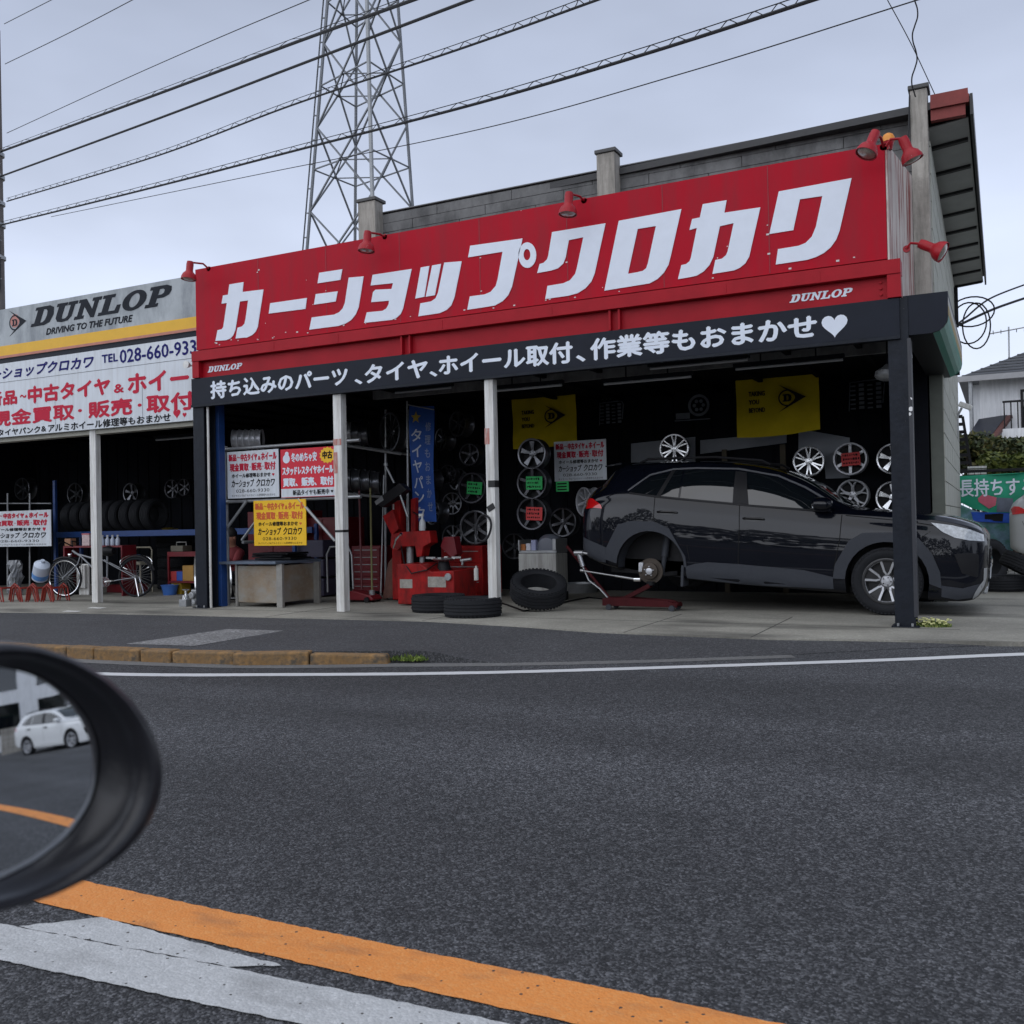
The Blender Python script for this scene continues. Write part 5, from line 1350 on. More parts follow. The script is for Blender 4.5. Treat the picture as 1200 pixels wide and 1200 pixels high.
# ---- steel cabinet / workbench
a = PZ(276,711,0); b = PZ(331,712,0)
x0, x1, y0 = a.x-.02, b.x, a.y
cb = thing("steel_workbench", "dented bare steel workbench with a brownish front under the yellow board", "workbench", ((x0+x1)/2, y0+.4, 0))
m_bench = mat("rusty bench steel", (.26,.20,.14), .5, .25, var=.3, scale=2.2, streak=((.30,.30,.28), .9, (1.5,1.5,2.2)))
MB().bx(x0+.05,x1-.06,y0+.02,y0+.84,.06,.575).build("body", m_bench, cb, bevel=.008)
for x in (x0+.02, x1-.06):
    for y in (y0, y0+.80): MB().bx(x,x+.10 if x > x0+.3 else x+.035,y,y+.05,0,.595).build("corner_post", mat("bench steel", (.28,.27,.25), .5, .4, var=.25), cb, bevel=.004)
MB().bx(x0-.22,x1-.02,y0-.06,y0+.95,.597,.635).build("top", mat("worn blue grey top", (.12,.15,.20), .4, .3, var=.2), cb, bevel=.005)
p = PY(345,645,y0+.55)
t = thing("folded_mat", "dark folded rubber mats piled on the steel workbench", "mat", (p.x, y0+.6, .637))
mb = MB()
for k in range(3): mb.box((p.x+random.uniform(-.05,.05)-.25, y0+.55, .66+k*.034), (.62,.5,.03), tilt('Z', random.uniform(-8,8)))
mb.build("rubber_sheet", m_black, t, bevel=.01)
# wheel weights case standing by the bench
p = PZ(361,700,0)
t = thing("product_case", "white and dark blue case standing upright right of the steel workbench", "case", (p.x, p.y+.1, 0))
MB().bx(p.x-.22,p.x+.18,p.y,p.y+.12,0,.52).build("case", mat("navy case", (.03,.04,.09), .4), t, bevel=.01)
mb = MB()
for z0,z1 in ((.02,.10),(.20,.33),(.40,.46)): mb.bx(p.x-.2,p.x+.16,p.y-.004,p.y-.001,z0,z1)
mb.build("white_print", mat("case print", (.33,.35,.40), .5, var=.4, scale=14), t)
# ---- red cupboards behind the boards
def cupboard(x0, x1, ytop, ybot, Y, label, m=m_redbox, drawers=0):
    a = PY(x0,ytop,Y); b = PY(x1,ybot,Y); t = thing("tool_cabinet", label, "tool cabinet", ((a.x+b.x)/2, Y+.3, 0), group="red tool cabinets")
    z0 = max(.02, min(a.z, b.z) if drawers == 0 else .05)
    MB().bx(a.x,b.x,Y,Y+.6,z0,a.z).build("cabinet", m, t, bevel=.006)
    n = drawers or 2; mb = MB()
    if drawers:
        for k in range(n): mb.bx(a.x+.02,b.x-.02,Y-.012,Y-.001,z0+.03+k*(a.z-z0-.05)/n,z0+.015+(k+1)*(a.z-z0-.05)/n)
    else: mb.bx(a.x+.02,(a.x+b.x)/2-.01,Y-.012,Y-.001,z0+.03,a.z-.03).bx((a.x+b.x)/2+.01,b.x-.02,Y-.012,Y-.001,z0+.03,a.z-.03)
    mb.build("drawer" if drawers else "door", m, t, bevel=.004)
    if drawers:
        mb = MB()
        for k in range(n): z = z0+.01+(k+.85)*(a.z-z0-.05)/n; mb.bx(a.x+.06,b.x-.06,Y-.022,Y-.0125,z-.012,z)
        mb.build("drawer_pull", m_galv, t)
    return t
cupboard(290,352,600,662,12.6,"dark red cabinet behind the yellow notice board")
cupboard(356,402,607,650,12.8,"dark red wall cupboard right of the yellow notice board")
cupboard(412,447,640,700,12.6,"dark red chest of flat drawers left of the red tyre machine", drawers=6)
cupboard(517,566,640,690,12.4,"red tool chest behind the tyre machine table", m_red_plastic, drawers=3)
# grey shelf unit behind
p = PZ(375,690,0)
t = thing("hand_trolley", "grey bent-tube hand trolley between the workbench and the white post", "trolley", (p.x, p.y, 0))
MB().tube([PY(384,694,11.4),PY(383,650,11.4),PY(387,641,11.4),PY(408,640,11.4),PY(412,650,11.4),PY(414,690,11.4)], .014, 8).bx(p.x-.02,p.x+.4,11.4,11.6,.02,.04).build("frame", m_galv, t, smooth=True)
t = thing("crate_stack", "dark violet plastic crates behind the hand trolley", "crate", tuple(PZ(365,696,0)+Vector((0,.9,0))))
p = PY(352,650,12.3); q = PY(384,690,12.3); mb = MB()
for k in range(3): mb.bx(p.x,q.x,12.2,12.6,.02+k*.3,.29+k*.3)
mb.build("crate", mat("violet crate", (.05,.045,.08), .6), t, bevel=.015)
# ---- brooms, pipes, hose
def pole(name, label, cat, a, b, r, m, head=None):
    t = thing(name, label, cat, tuple(b)); MB().cyl(a, b, r, n=10).build("handle", m, t, smooth=True)
    if head: MB().box(b+Vector((0,0,.03)), head).build("head", m_dark, t, bevel=.01)
pole("broom", "broom with a white taped handle leaning at the drawer chest", "broom", PY(421,575,11.9), Vector((PY(424,693,11.7).x,11.7,.06)), .015, mat("dark red handle", (.12,.02,.025), .5), (.3,.06,.08))
pole("mop", "mop with a yellow green handle behind the white post", "mop", PY(434,572,12.0), Vector((PY(436,696,11.8).x,11.8,.06)), .015, mat("olive handle", (.20,.19,.07), .5), (.2,.1,.1))
pole("steel_rod", "thin grey rod leaning beside the mop", "rod", PY(450,557,12.1), Vector((PY(446,696,11.9).x,11.9,.02)), .012, m_galv)
p = PZ(417,706,0)
jk2 = thing("floor_jack", "small dark red trolley jack on the floor by the drawer chest", "jack", tuple(p))
MB().prism([[(p.x-.3,.03),(p.x-.3,.12),(p.x-.05,.17),(p.x+.25,.10),(p.x+.3,.05),(p.x+.28,.03)]], lambda u,v,d:(u,d,v), p.y, p.y+.25).build("frame", m_redbox, jk2, bevel=.015)
MB().cyl((p.x+.2,p.y+.12,.10),(p.x+.2,p.y+.12,.17),.045).build("saddle", m_galv, jk2)
for x in (p.x-.22, p.x+.2):
    for y in (p.y-.03, p.y+.26): MB().cyl((x,y,.04),(x,y+.03,.04),.04).build("wheel", m_black, jk2, smooth=True)
p = PZ(459,704,0)
t = thing("work_rag", "brown work coat draped over a stool beside the tyre machine", "cloth", (p.x,p.y+.15,0))
mb = MB(); n = 26
prof = [(0,.62),(.10,.62),(.16,.55),(.19,.4),(.21,.2),(.24,.03)]
for i, (r, z) in enumerate(prof):
    for k in range(n):
        a = 2*PI*k/n; rr = r*(1+.20*math.sin(5*a+1)*i/5+.1*math.sin(9*a)*i/5)
        mb.v.append(Vector((p.x+rr*math.cos(a)*.95, p.y+.2+rr*math.sin(a)*.8, z+.02*math.sin(3*a)*(i/5))))
for i in range(len(prof)-1):
    for k in range(n): mb.f.append((i*n+k,i*n+(k+1)%n,(i+1)*n+(k+1)%n,(i+1)*n+k)); mb.m.append(0)
mb.build("cloth", mat("brown cloth", (.13,.06,.045), .9, var=.3, scale=10), t, smooth=True)
# ---- red tyre changer
a = PZ(464,710,0); yt = a.y+.05; x0 = a.x; x1 = PY(532,680,yt).x
tc_ = thing("tyre_changer", "large red tyre changing machine with tall posts and a tilted black arm", "tyre machine", ((x0+x1)/2, yt+.4, 0))
Q = lambda px, py, Y: (PY(px,py,Y).x, PY(px,py,Y).z)
ex = lambda u, v, d: (u, d, v)
MB().prism([[(x0,.02), Q(465,661,yt), Q(493,661,yt), Q(505,670,yt), Q(532,669,yt), (x1,.02)]], ex, yt, yt+.62).build("cabinet", m_red_plastic, tc_, bevel=.012)
zt = Q(520,670,yt)[1]
yp_ = yt+.66
MB().prism([[(Q(459,650,yp_)[0],.02), Q(459,588,yp_), Q(469,586,yp_), (Q(470,650,yp_)[0],.02)]], ex, yp_, yp_+.14).build("column", m_red_plastic, tc_, bevel=.012)
MB().prism([[Q(460.3,642,yp_), Q(460.3,591,yp_), Q(462,590.5,yp_), Q(462,642,yp_)]], ex, yp_-.004, yp_-.0005).build("white_stripe", m_white_steel, tc_)
MB().prism([[Q(480.5,625,yp_), Q(480.5,585,yp_), Q(486,583,yp_), Q(486,625,yp_)]], ex, yp_+.02, yp_+.1).build("tower", m_red_plastic, tc_, bevel=.008)
MB().prism([[Q(448,605,yp_-.1), Q(460,597,yp_-.1), Q(467,620,yp_-.1), Q(459,627,yp_-.1)]], ex, yp_-.1, yp_-.02).build("side_guard", m_red_plastic, tc_, bevel=.006)
ys_ = yt+.42
MB().prism([[Q(457,640,ys_), Q(458,626,ys_), Q(474,623,ys_), Q(503,622,ys_), Q(505,636,ys_), Q(496,641,ys_), Q(494,652,ys_), Q(488,653,ys_), Q(486,640,ys_), Q(470,641,ys_), Q(466,645,ys_), Q(460,645,ys_)]], ex, ys_, ys_+.2).build("swing_arm", m_red_plastic, tc_, bevel=.012)
MB().cyl((Q(490,650,ys_)[0],ys_+.1,Q(490,652,ys_)[1]),(Q(490,650,ys_)[0],ys_+.1,zt-.05),.035).cyl((Q(476,640,ys_)[0],ys_+.1,Q(476,640,ys_)[1]),(Q(476,650,ys_)[0],ys_+.1,zt-.05),.05).build("ram", m_galv, tc_, smooth=True)
MB().prism([[Q(506,641,ys_), Q(510,630,ys_), Q(522,629,ys_), Q(526,650,ys_), Q(520,655,ys_)]], ex, ys_+.22, ys_+.4).build("motor_housing", m_redbox, tc_, bevel=.01)
MB().prism([[Q(440,588,ys_), Q(470,566,ys_), Q(479,574,ys_), Q(450,595,ys_)]], ex, ys_-.05, ys_+.1).build("bead_arm", m_black, tc_, bevel=.015)
MB().prism([[Q(441.5,588,ys_), Q(450,581,ys_), Q(452,586,ys_), Q(443.5,592,ys_)]], ex, ys_-.054, ys_-.0505).build("plate", m_galv, tc_)
MB().cyl(PY(452,546,ys_),PY(462,566,ys_),.016).cyl(PY(452,543,ys_),PY(452.5,546,ys_),.03).cyl(PY(469,580,ys_-.02),PY(478,606,ys_-.02),.016).build("rod", m_galv, tc_, smooth=True)
p = PY(520,655,yt+.34)
MB().cyl((p.x,p.y,zt-.06),(p.x,p.y,p.z-.03),.12,.07).build("turntable_post", m_black, tc_, smooth=True)
mb = MB().lathe([(.001,.015),(.15,.015),(.17,.0),(.12,-.03),(.001,-.03)], o=(p.x,p.y,p.z), n=28)
for k in range(4): aa = k*PI/2+.3; mb.box((p.x+.18*math.cos(aa),p.y+.18*math.sin(aa),p.z+.018),(.13,.05,.025),Matrix.Rotation(aa,3,'Z'))
mb.build("turntable", mat("worn bright steel", (.5,.5,.5), .25, .7), tc_, smooth=True)
MB().tube([PY(461,642,yt+.3),PY(464,632,yt+.25),PY(470,626,yt+.25)], .014, 8).lathe([(.001,-.03),(.03,0),(.001,.03)], o=PY(470,626,yt+.25), n=12).build("lever", m_chrome, tc_, smooth=True)
MB().tube([PY(470,640,yt+.4),PY(474,660,yt+.02),PY(482,672,yt-.03),PY(500,668,yt-.03),PY(512,660,yt+.2)], .010, 6).tube([PY(484,600,yp_),PY(494,606,yp_-.1),PY(499,622,ys_+.1)], .010, 6).build("hose", m_black, tc_, smooth=True)
mb = MB()
for (sx, sy, w_, h_) in ((476,684,.10,.06),(512,682,.14,.07)): q = PY(sx,sy,yt); mb.bx(q.x-w_,q.x+w_,yt-.003,yt-.0006,q.z-h_,q.z+h_)
mb.build("label_plate", mat("worn label plate", (.30,.28,.25), .5, var=.4, scale=16), tc_)
q = PY(526,676,yt); MB().lathe([(.045,0),(.05,.03),(.045,.035),(.001,.035)], o=(q.x,yt,q.z), axis='y', n=18).build("gauge", m_galv, tc_, smooth=True)
mb = MB()
for k in range(3): mb.bx(x0+.42+k*.12,x0+.51+k*.12,yt-.09,yt-.001,.03,.07)
mb.build("pedal", m_black, tc_)
zz = Q(495,622,ys_)[1]-.06
p = PY(540,657,yt+.2)
t = thing("air_gun", "silver air gun lying on the tyre machine's table", "tool", tuple(p)); MB().cyl(p,p+Vector((.16,0,.02)),.02).cyl(p+Vector((.03,0,0)),p+Vector((.02,0,-.06)),.015).build("body", m_galv, t, smooth=True)
p = PY(495,617,ys_+.1)
t = thing("spray_bottle", "white spray bottle standing on the red tyre machine", "bottle", (p.x,p.y,zz+.06))
MB().lathe([(.045,0),(.05,.02),(.045,.12),(.018,.17),(.016,.20),(.001,.2)], o=(p.x,p.y,zz+.062), n=16).build("bottle", mat("cloudy plastic", (.5,.53,.55), .3), t, smooth=True)
MB().bx(p.x-.05,p.x+.02,p.y-.015,p.y+.015,zz+.263,zz+.30).build("trigger", m_white_steel, t)
p = PY(558,672,11.3); t = thing("spray_can", "white spray can hanging on the red chest by the taped post", "can", tuple(p))
MB().lathe([(.028,-.09),(.03,-.08),(.03,.06),(.012,.08),(.012,.1),(.001,.1)], o=p, n=14).build("can", m_white_steel, t, smooth=True)
p = PZ(549,700,0); t = thing("air_tank", "dark compressor unit on the floor behind the flat tyres", "compressor", tuple(p+Vector((0,.35,0))))
MB().lathe([(.001,0),(.12,0),(.14,.04),(.14,.2),(.1,.26),(.001,.27)], o=(p.x,p.y+.35,.0), n=20).build("tank", m_black, t, smooth=True)
# ---- blue vertical flag banner
Yf = 11.9
bf = thing("blue_banner", "tall blue banner with pale tyre writing on a grey pole", "banner", tuple(PY(479,620,Yf)))
a = PY(480,476,Yf); b = PY(507,482,Yf); c = PY(508,610,Yf)
F = lambda u, v: (a.x+(b.x-a.x)*u, Yf+.03*math.sin(6*v+2*u)+.02*u, c.z+(a.z-c.z)*v-.02*u)
mb = MB()
for j in range(21):
    for i in range(7): mb.v.append(Vector(F(i/6, j/20)))
for j in range(20):
    for i in range(6): k = j*7+i; mb.f.append((k,k+1,k+8,k+7)); mb.m.append(0)
mb.build("cloth", mat("blue banner cloth", (.012,.06,.26), .8, var=.15), bf, smooth=True)
MB().cyl(PY(477,470,Yf),PY(479,650,Yf),.014).cyl(PY(477,474,Yf),PY(508,480,Yf)+Vector((0,.02,0)),.008).build("pole", m_galv, bf, smooth=True)
mb = MB(); H = a.z-c.z; W = b.x-a.x
for k, ch in enumerate("タイヤパンク"):
    v1 = .80-k*.135; text(mb, ch, 0,1,0,1,0,.02, fn=lambda u,w,e,v1=v1: tuple(Vector(F(.10+u*.42, v1-.11+w*.11))+Vector((0,-.006-e,0))))
mb.build("lettering", mat("pale banner letters", (.42,.45,.52), .6), bf)
mb = MB()
for k, ch in enumerate("修理もおまかせ"):
    v1 = .86-k*.115; text(mb, ch, 0,1,0,1,0,.02, fn=lambda u,w,e,v1=v1: tuple(Vector(F(.66+u*.22, v1-.08+w*.08))+Vector((0,-.006-e,0))))
mb.build("small_lettering", mat("dim banner letters", (.16,.20,.32), .6), bf)
st = [tuple((.28+.20*(1 if k % 2 == 0 else .45)*math.cos(PI/2+k*PI/5), .90+.055*(1 if k % 2 == 0 else .45)*math.sin(PI/2+k*PI/5))) for k in range(10)]
MB().prism([st], lambda u,v,d: tuple(Vector(F(u,v))+Vector((0,d,0))), -.008, -.005).build("star", mat("dim yellow star", (.35,.24,.02), .6), bf)
# ---- grey balancer cabinet left of the car's tail
a = PZ(608,681,0); a = PY(608,678,12.2); b = PY(652,678,12.2); tz = PY(630,630,12.2).z
t = thing("wheel_balancer", "pale grey wheel balancing cabinet cluttered on top, left of the car's tail", "balancer", ((a.x+b.x)/2,12.4,0))
MB().bx(a.x,b.x,12.2,12.6,.12,tz-.22).build("cabinet", mat("pale grey enamel", (.38,.38,.36), .5, var=.12, streak=((.16,.15,.14),.7)), t, bevel=.012)
MB().bx(a.x,a.x+.05,12.2,12.6,0,.12).bx(b.x-.05,b.x,12.2,12.6,0,.12).build("foot", m_black, t)
MB().bx(a.x,b.x,12.22,12.6,tz-.215,tz-.18).bx(b.x-.05,b.x,12.2,12.6,tz-.18,tz-.02).bx(a.x,a.x+.02,12.2,12.6,tz-.18,tz-.03).build("tray", m_galv, t, bevel=.004)
p = PY(640,642,12.3); MB().lathe([(.001,.16),(.14,.15),(.19,.06),(.19,-.06),(.16,-.10),(.001,-.1)], o=(p.x,12.45,p.z), axis='y', n=24).build("hood", mat("dull blue grey", (.12,.13,.16), .4), t, smooth=True)
for i, (px, py, c, lab) in enumerate(((614,641,(.35,.12,.03),"orange tin in the balancer tray"),(620,640,(.5,.5,.55),"white carton in the balancer tray"),(626,636,(.28,.30,.45),"pale violet carton in the balancer tray"))):
    p = PY(px,py,12.28); tag(MB().bx(p.x-.035,p.x+.035,12.25,12.32,tz-.178,p.z+.04).build("carton", mat("carton %d" % i, c, .6), None, bevel=.004), lab, "carton", "small cartons on the balancer")
p = PZ(662,697,0)
t = thing("steel_drum", "low grey round steel pan on the floor left of the car's rear bumper", "pan", tuple(p+Vector((0,.3,0))))
MB().lathe([(.001,.02),(.26,.02),(.28,.0),(.3,.14),(.29,.14),(.27,.03)], o=(p.x,p.y+.55,0), n=28, cap=False).build("pan", m_galv, t, smooth=True)
# green cards
for px, py, Y, lab in ((659,570,12.9,"green card right of the wheel column, under the white notice"),):
    p = PY(px,py,Y); m_ = MB().bx(p.x-.10,p.x+.10,Y,Y+.004,p.z-.075,p.z+.075)
    for k in range(3): m_.bx(p.x-.08,p.x+.07,Y-.0012,Y,p.z-.055+k*.042,p.z-.035+k*.042,1)
    tag(m_.build("price_card", [m_green_tag, m_txt_black], None), lab, "price card", "price cards on wheels")

# ---- person crouching behind the steel workbench
def person(base):
    P_ = thing("person", "person in a dark red top crouching behind the steel workbench, head bent", "person", tuple(base))
    J = [(0,0,.42),(0,-.02,.55),(.02,-.07,.70),(.05,-.12,.83),(.08,-.15,.90),(.10,-.18,.955),(.11,-.20,1.03),(.11,-.20,1.08),   # pelvis..head
         (-.14,-.08,.80),(-.18,-.26,.60),(-.05,-.42,.62),(.20,-.08,.80),(.26,-.26,.62),(.14,-.42,.64),                          # arms
         (-.12,-.08,.40),(-.15,-.42,.46),(-.14,-.20,.08),(-.14,-.32,.03),(.12,-.08,.40),(.16,-.42,.46),(.14,-.20,.08),(.14,-.32,.03)]
    E = [(0,1),(1,2),(2,3),(3,4),(4,5),(5,6),(6,7),(3,8),(8,9),(9,10),(3,11),(11,12),(12,13),(0,14),(14,15),(15,16),(16,17),(0,18),(18,19),(19,20),(20,21)]
    rad = [.15,.15,.16,.13,.058,.075,.095,.085,.065,.052,.04,.065,.052,.04,.09,.075,.05,.045,.09,.075,.05,.045]
    me = bpy.data.meshes.new("body"); me.from_pydata([tuple(v) for v in J], E, []); o = bpy.data.objects.new("body", me); COL.objects.link(o); o.parent = P_
    o.modifiers.new("skin", 'SKIN'); o.modifiers.new("sub", 'SUBSURF').render_levels = 2; o.modifiers["sub"].levels = 2
    for i, sv in enumerate(me.skin_vertices[0].data): sv.radius = (rad[i]*1.15, rad[i]); sv.use_root = (i == 0)
    dg = bpy.context.evaluated_depsgraph_get(); dg.update()
    nm = bpy.data.meshes.new_from_object(o.evaluated_get(dg)); o.modifiers.clear(); o.data = nm
    skin = mat("skin", (.36,.17,.11), .55, var=.12, scale=9); top = mat("dark red work top", (.20,.03,.035), .8, var=.2); trs = mat("dark trousers", (.02,.022,.03), .85)
    for m_ in (skin, top, trs): nm.materials.append(m_)
    for p in nm.polygons:
        c = p.center; p.material_index = 0 if (c.z > .885 or c.y < -.36 and c.z > .55) else (1 if c.z > .5 and c.y > -.36 else 2)
    nm.polygons.foreach_set("use_smooth", [True]*len(nm.polygons))
    h = Vector((.11,-.20,1.05))
    def pt(n, mb, m_): q = mb.build(n, m_, None, smooth=True); q.parent = P_; return q
    mb = MB().lathe([(.001,.12),(.06,.105),(.10,.05),(.104,-.005),(.09,-.03)], o=h+Vector((0,.015,.02)), n=20, cap=False); pt("hair", mb, mat("dark hair", (.012,.010,.010), .7))
    mb = MB()
    for s in (-1, 1): mb.lathe([(.001,.018),(.022,.012),(.03,0),(.022,-.012),(.001,-.016)], o=h+Vector((s*.10,.0,-.03)), axis='x', n=12)
    pt("ear", mb, skin)
    mb = MB().add([(.11-.016,-.295,1.0),(.11+.016,-.295,1.0),(.11,-.325,.995),(.11,-.298,1.045)], [(0,1,2),(0,2,3),(1,3,2),(0,3,1)]); pt("nose", mb, skin)
    for s in (-1, 1): mb = MB().lathe([(.001,.012),(.012,0),(.001,-.012)], o=(.11+s*.035,-.283,1.045), n=10); pt("eye", mb, m_black)
    mb = MB().tube([(.08,-.285,.965),(.11,-.292,.963),(.14,-.285,.965)], .006, 6); pt("mouth", mb, mat("lips", (.25,.09,.07), .6))
    for s in (-1, 1):
        bx_ = -.05 if s < 0 else .14; bz = .62 if s < 0 else .64
        mb = MB()
        for k, (dx, L) in enumerate(((-.03,.065),(-.01,.075),(.01,.07),(.03,.055))): mb.tube([(bx_+dx,-.43,bz+.01),(bx_+dx,-.43-L*.6,bz),(bx_+dx,-.43-L*.8,bz-.03)], .009, 6)
        mb.tube([(bx_-s*.035,-.42,bz),(bx_-s*.055,-.45,bz-.01),(bx_-s*.05,-.48,bz-.02)], .010, 6); pt("hand", mb, skin)
    return P_
p = PY(265,680,11.25); person(Vector((p.x-.30, 11.75, -.07)))

# ================================================================== LEFT BAY
# blue tyre rack
yr = 12.1
rkx0 = PY(62,600,yr).x; rkx1 = -9.95
rk = thing("tyre_rack", "blue steel rack full of standing tyres in the left bay", "rack", ((rkx0+rkx1)/2, yr+.3, 0))
zb_ = PY(62,627,yr).z; ztp = PY(62,563,yr).z
mb = MB()
for x in (rkx0, rkx1-.05):
    for y in (yr, yr+.55): MB().bx(x,x+.06,y,y+.05,0,ztp if y == yr else zb_+.1).build("upright", m_blue_steel, rk, bevel=.004)
mb = MB().bx(rkx0+.061,rkx1-.051,yr+.005,yr+.045,zb_-.05,zb_+.05).bx(rkx0+.061,rkx1-.051,yr+.50,yr+.54,zb_-.05,zb_+.05)
mb.build("beam", m_blue_steel, rk, bevel=.004)
for i in range(9):
    x = rkx0+.24+i*.25
    if x > rkx1-.2: break
    tyre_thing(["leftmost tyre standing on the blue rack","second tyre from the left on the blue rack","third tyre from the left on the blue rack","fourth tyre from the left on the blue rack","fifth tyre from the left on the blue rack","sixth tyre from the left on the blue rack","seventh tyre from the left on the blue rack","eighth tyre from the left on the blue rack","ninth tyre from the left on the blue rack"][i],
        (x, yr+.29, zb_+.05+.275), tilt('Z', random.uniform(-6,6)) @ tilt('Y', 90), .275, .18, .19, "tyres standing on the blue rack")
p = PY(90,655,yr-.2); tyre_thing("tyre standing behind the bicycle's front wheel", (p.x, yr-.25, .33), tilt('Z', 20) @ tilt('Y', 90), .33, group="loose tyres")
# stack of tyres behind the bicycle's rear wheel
p = PZ(182,692,0)
for k in range(5): tyre_thing(["bottom","second lowest","middle","second highest","topmost"][k]+" tyre of the stack behind the bicycle's rear wheel", (p.x+random.uniform(-.02,.02), p.y+.5+random.uniform(-.02,.02), .098+k*.196), I3, .33, .2, .195, "stack of tyres behind the bicycle")
zs = 5*.196
p2 = PY(165,632,p.y+.3); t = thing("oil_tray", "dark blue plastic tray on top of the tyre stack", "tray", (p.x-.1, p.y+.45, zs))
MB().bx(p.x-.38,p.x+.16,p.y+.25,p.y+.6,zs+.002,zs+.012).bx(p.x-.38,p.x-.37,p.y+.25,p.y+.6,zs+.013,zs+.10).bx(p.x+.15,p.x+.16,p.y+.25,p.y+.6,zs+.013,zs+.10).bx(p.x-.369,p.x+.149,p.y+.25,p.y+.26,zs+.013,zs+.10).build("tray", mat("navy plastic", (.015,.03,.09), .4), t)
t = thing("work_gloves", "yellow work glove pair lying on the tyre stack", "gloves", (p.x+.1, p.y+.3, zs+.1))
MB().box((p.x+.05,p.y+.28,zs+.13),(.22,.1,.07),tilt('Z',10)).box((p.x+.20,p.y+.27,zs+.12),(.2,.09,.05),tilt('Z',-12)).build("glove", mat("yellow glove", (.42,.30,.04), .8), t, bevel=.02, seg=3)
# shelf with bottles
zs2 = PY(120,700,11.5).z; zs2 = PY(115,700-2,11.6).z
zsh = PY(110,640,11.7).z+.0
a = PY(74,640,11.7); b = PY(143,640,11.7)
sh = thing("parts_shelf", "low dark red shelf with bottles and cartons behind the bicycle", "shelf", ((a.x+b.x)/2, 11.9, 0))
MB().bx(a.x,b.x,11.7,12.0,a.z-.03,a.z).bx(a.x,a.x+.03,11.7,12.0,0,a.z-.031).bx(b.x-.03,b.x,11.7,12.0,0,a.z-.031).build("frame", m_redbox, sh)
m_btl = mat("pale blue bottle", (.45,.50,.60), .35, var=.1)
for i, px in enumerate((119,125,131,137)):
    q = PY(px,636,11.78); t = thing("oil_bottle", ["white bottle next to the post on the shelf","second white bottle from the post on the shelf","third white bottle from the post on the shelf","fourth white bottle from the post on the shelf"][i], "bottle", (q.x,11.8,a.z), group="bottles on the low shelf")
    MB().lathe([(.001,0),(.036,.0),(.038,.01),(.038,.10),(.016,.135),(.016,.15),(.001,.15)], o=(q.x,11.8,a.z+.002), n=14).build("bottle", m_btl, t, smooth=True)
    MB().lathe([(.018,.0),(.018,.025),(.001,.027)], o=(q.x,11.8,a.z+.153), n=12).build("cap", m_white_steel, t, smooth=True)
q = PY(102,635,11.75); tag(MB().bx(q.x-.09,q.x+.09,11.72,11.86,a.z+.002,a.z+.19).bx(q.x-.095,q.x+.095,11.715,11.865,a.z+.192,a.z+.215,1).build("carton", [mat("red white carton",(.55,.42,.42),.6,var=.25,scale=20), mat("pink lid",(.5,.14,.14),.6)], None, bevel=.004), "red and white carton on the shelf left of the white bicycle post", "carton")
q = PY(81,637,11.75); tag(MB().bx(q.x-.08,q.x+.07,11.72,11.84,a.z+.002,a.z+.13).build("carton", mat("tan carton",(.32,.16,.09),.7), None, bevel=.006), "tan carton on the shelf above the bicycle's handlebar", "carton")
# red shelf on the right with yellow and blue boxes
yq = 12.2; a = PY(196,650,yq); b = PY(230,650,yq)
sh = thing("parts_rack", "red two-level parts rack right of the tyre stack", "rack", ((a.x+b.x)/2, yq+.2, 0))
z1_ = PY(210,648,yq).z; z2_ = PY(210,672,yq).z
mb = MB().bx(a.x,b.x,yq,yq+.4,z1_-.06,z1_+.02).bx(a.x,b.x,yq,yq+.4,z2_-.16,z2_-.13)
for x in (a.x, b.x-.03): mb.bx(x,x+.03,yq+.001,yq+.03,0,z1_-.061)
mb.build("frame", m_redbox, sh)
for px, dz, w, h, c, lab in ((208,0,.28,.10,(.12,.11,.08),"dull metal toolbox on top of the red parts rack"),):
    q = PY(px,645,yq+.1); t = thing("toolbox", lab, "toolbox", (q.x,yq+.2,z1_+.02)); MB().bx(q.x-w/2,q.x+w/2,yq+.08,yq+.3,z1_+.022,z1_+.022+h).build("box", mat("dull olive",c,.5), t, bevel=.008); MB().tube([(q.x-w*.4,yq+.19,z1_+.02+h),(q.x-w*.4,yq+.19,z1_+.08+h),(q.x+w*.4,yq+.19,z1_+.08+h),(q.x+w*.4,yq+.19,z1_+.02+h)],.008,6).build("handle", m_white_steel, t)
for i, (x0_, x1_, ya_, yb_, c, lab) in enumerate(((200,207,657,668,(.45,.04,.04),"small red box in the red parts rack"),(207,214,660,671,(.03,.09,.4),"blue box in the red parts rack"),(214,227,656,674,(.40,.22,.05),"orange carton in the red parts rack"),(201,213,676,690,(.36,.23,.02),"yellow crate on the floor under the red parts rack"))):
    u = PY(x0_,ya_,yq+.05); v = PY(x1_,yb_,yq+.05); zz0 = z2_-.128 if i < 3 else .002
    tag(MB().bx(u.x,v.x,yq+.04,yq+.26,zz0,zz0+max(.08,u.z-v.z)).build("parts_box", mat("parts box %d" % i, c, .55), None, bevel=.006), lab, "box", "boxes in the red parts rack")
# blue bucket
p = PZ(190,698,0); p.y += .17
bk = thing("blue_bucket", "blue plastic bucket on the floor right of the bicycle", "bucket", tuple(p))
MB().lathe([(.001,.005),(.10,.005),(.105,.0),(.14,.16),(.152,.162),(.152,.172),(.137,.172),(.102,.01),(.001,.01)], o=p, n=28, cap=False).build("pail", mat("blue plastic", (.05,.16,.50), .4), bk, smooth=True)
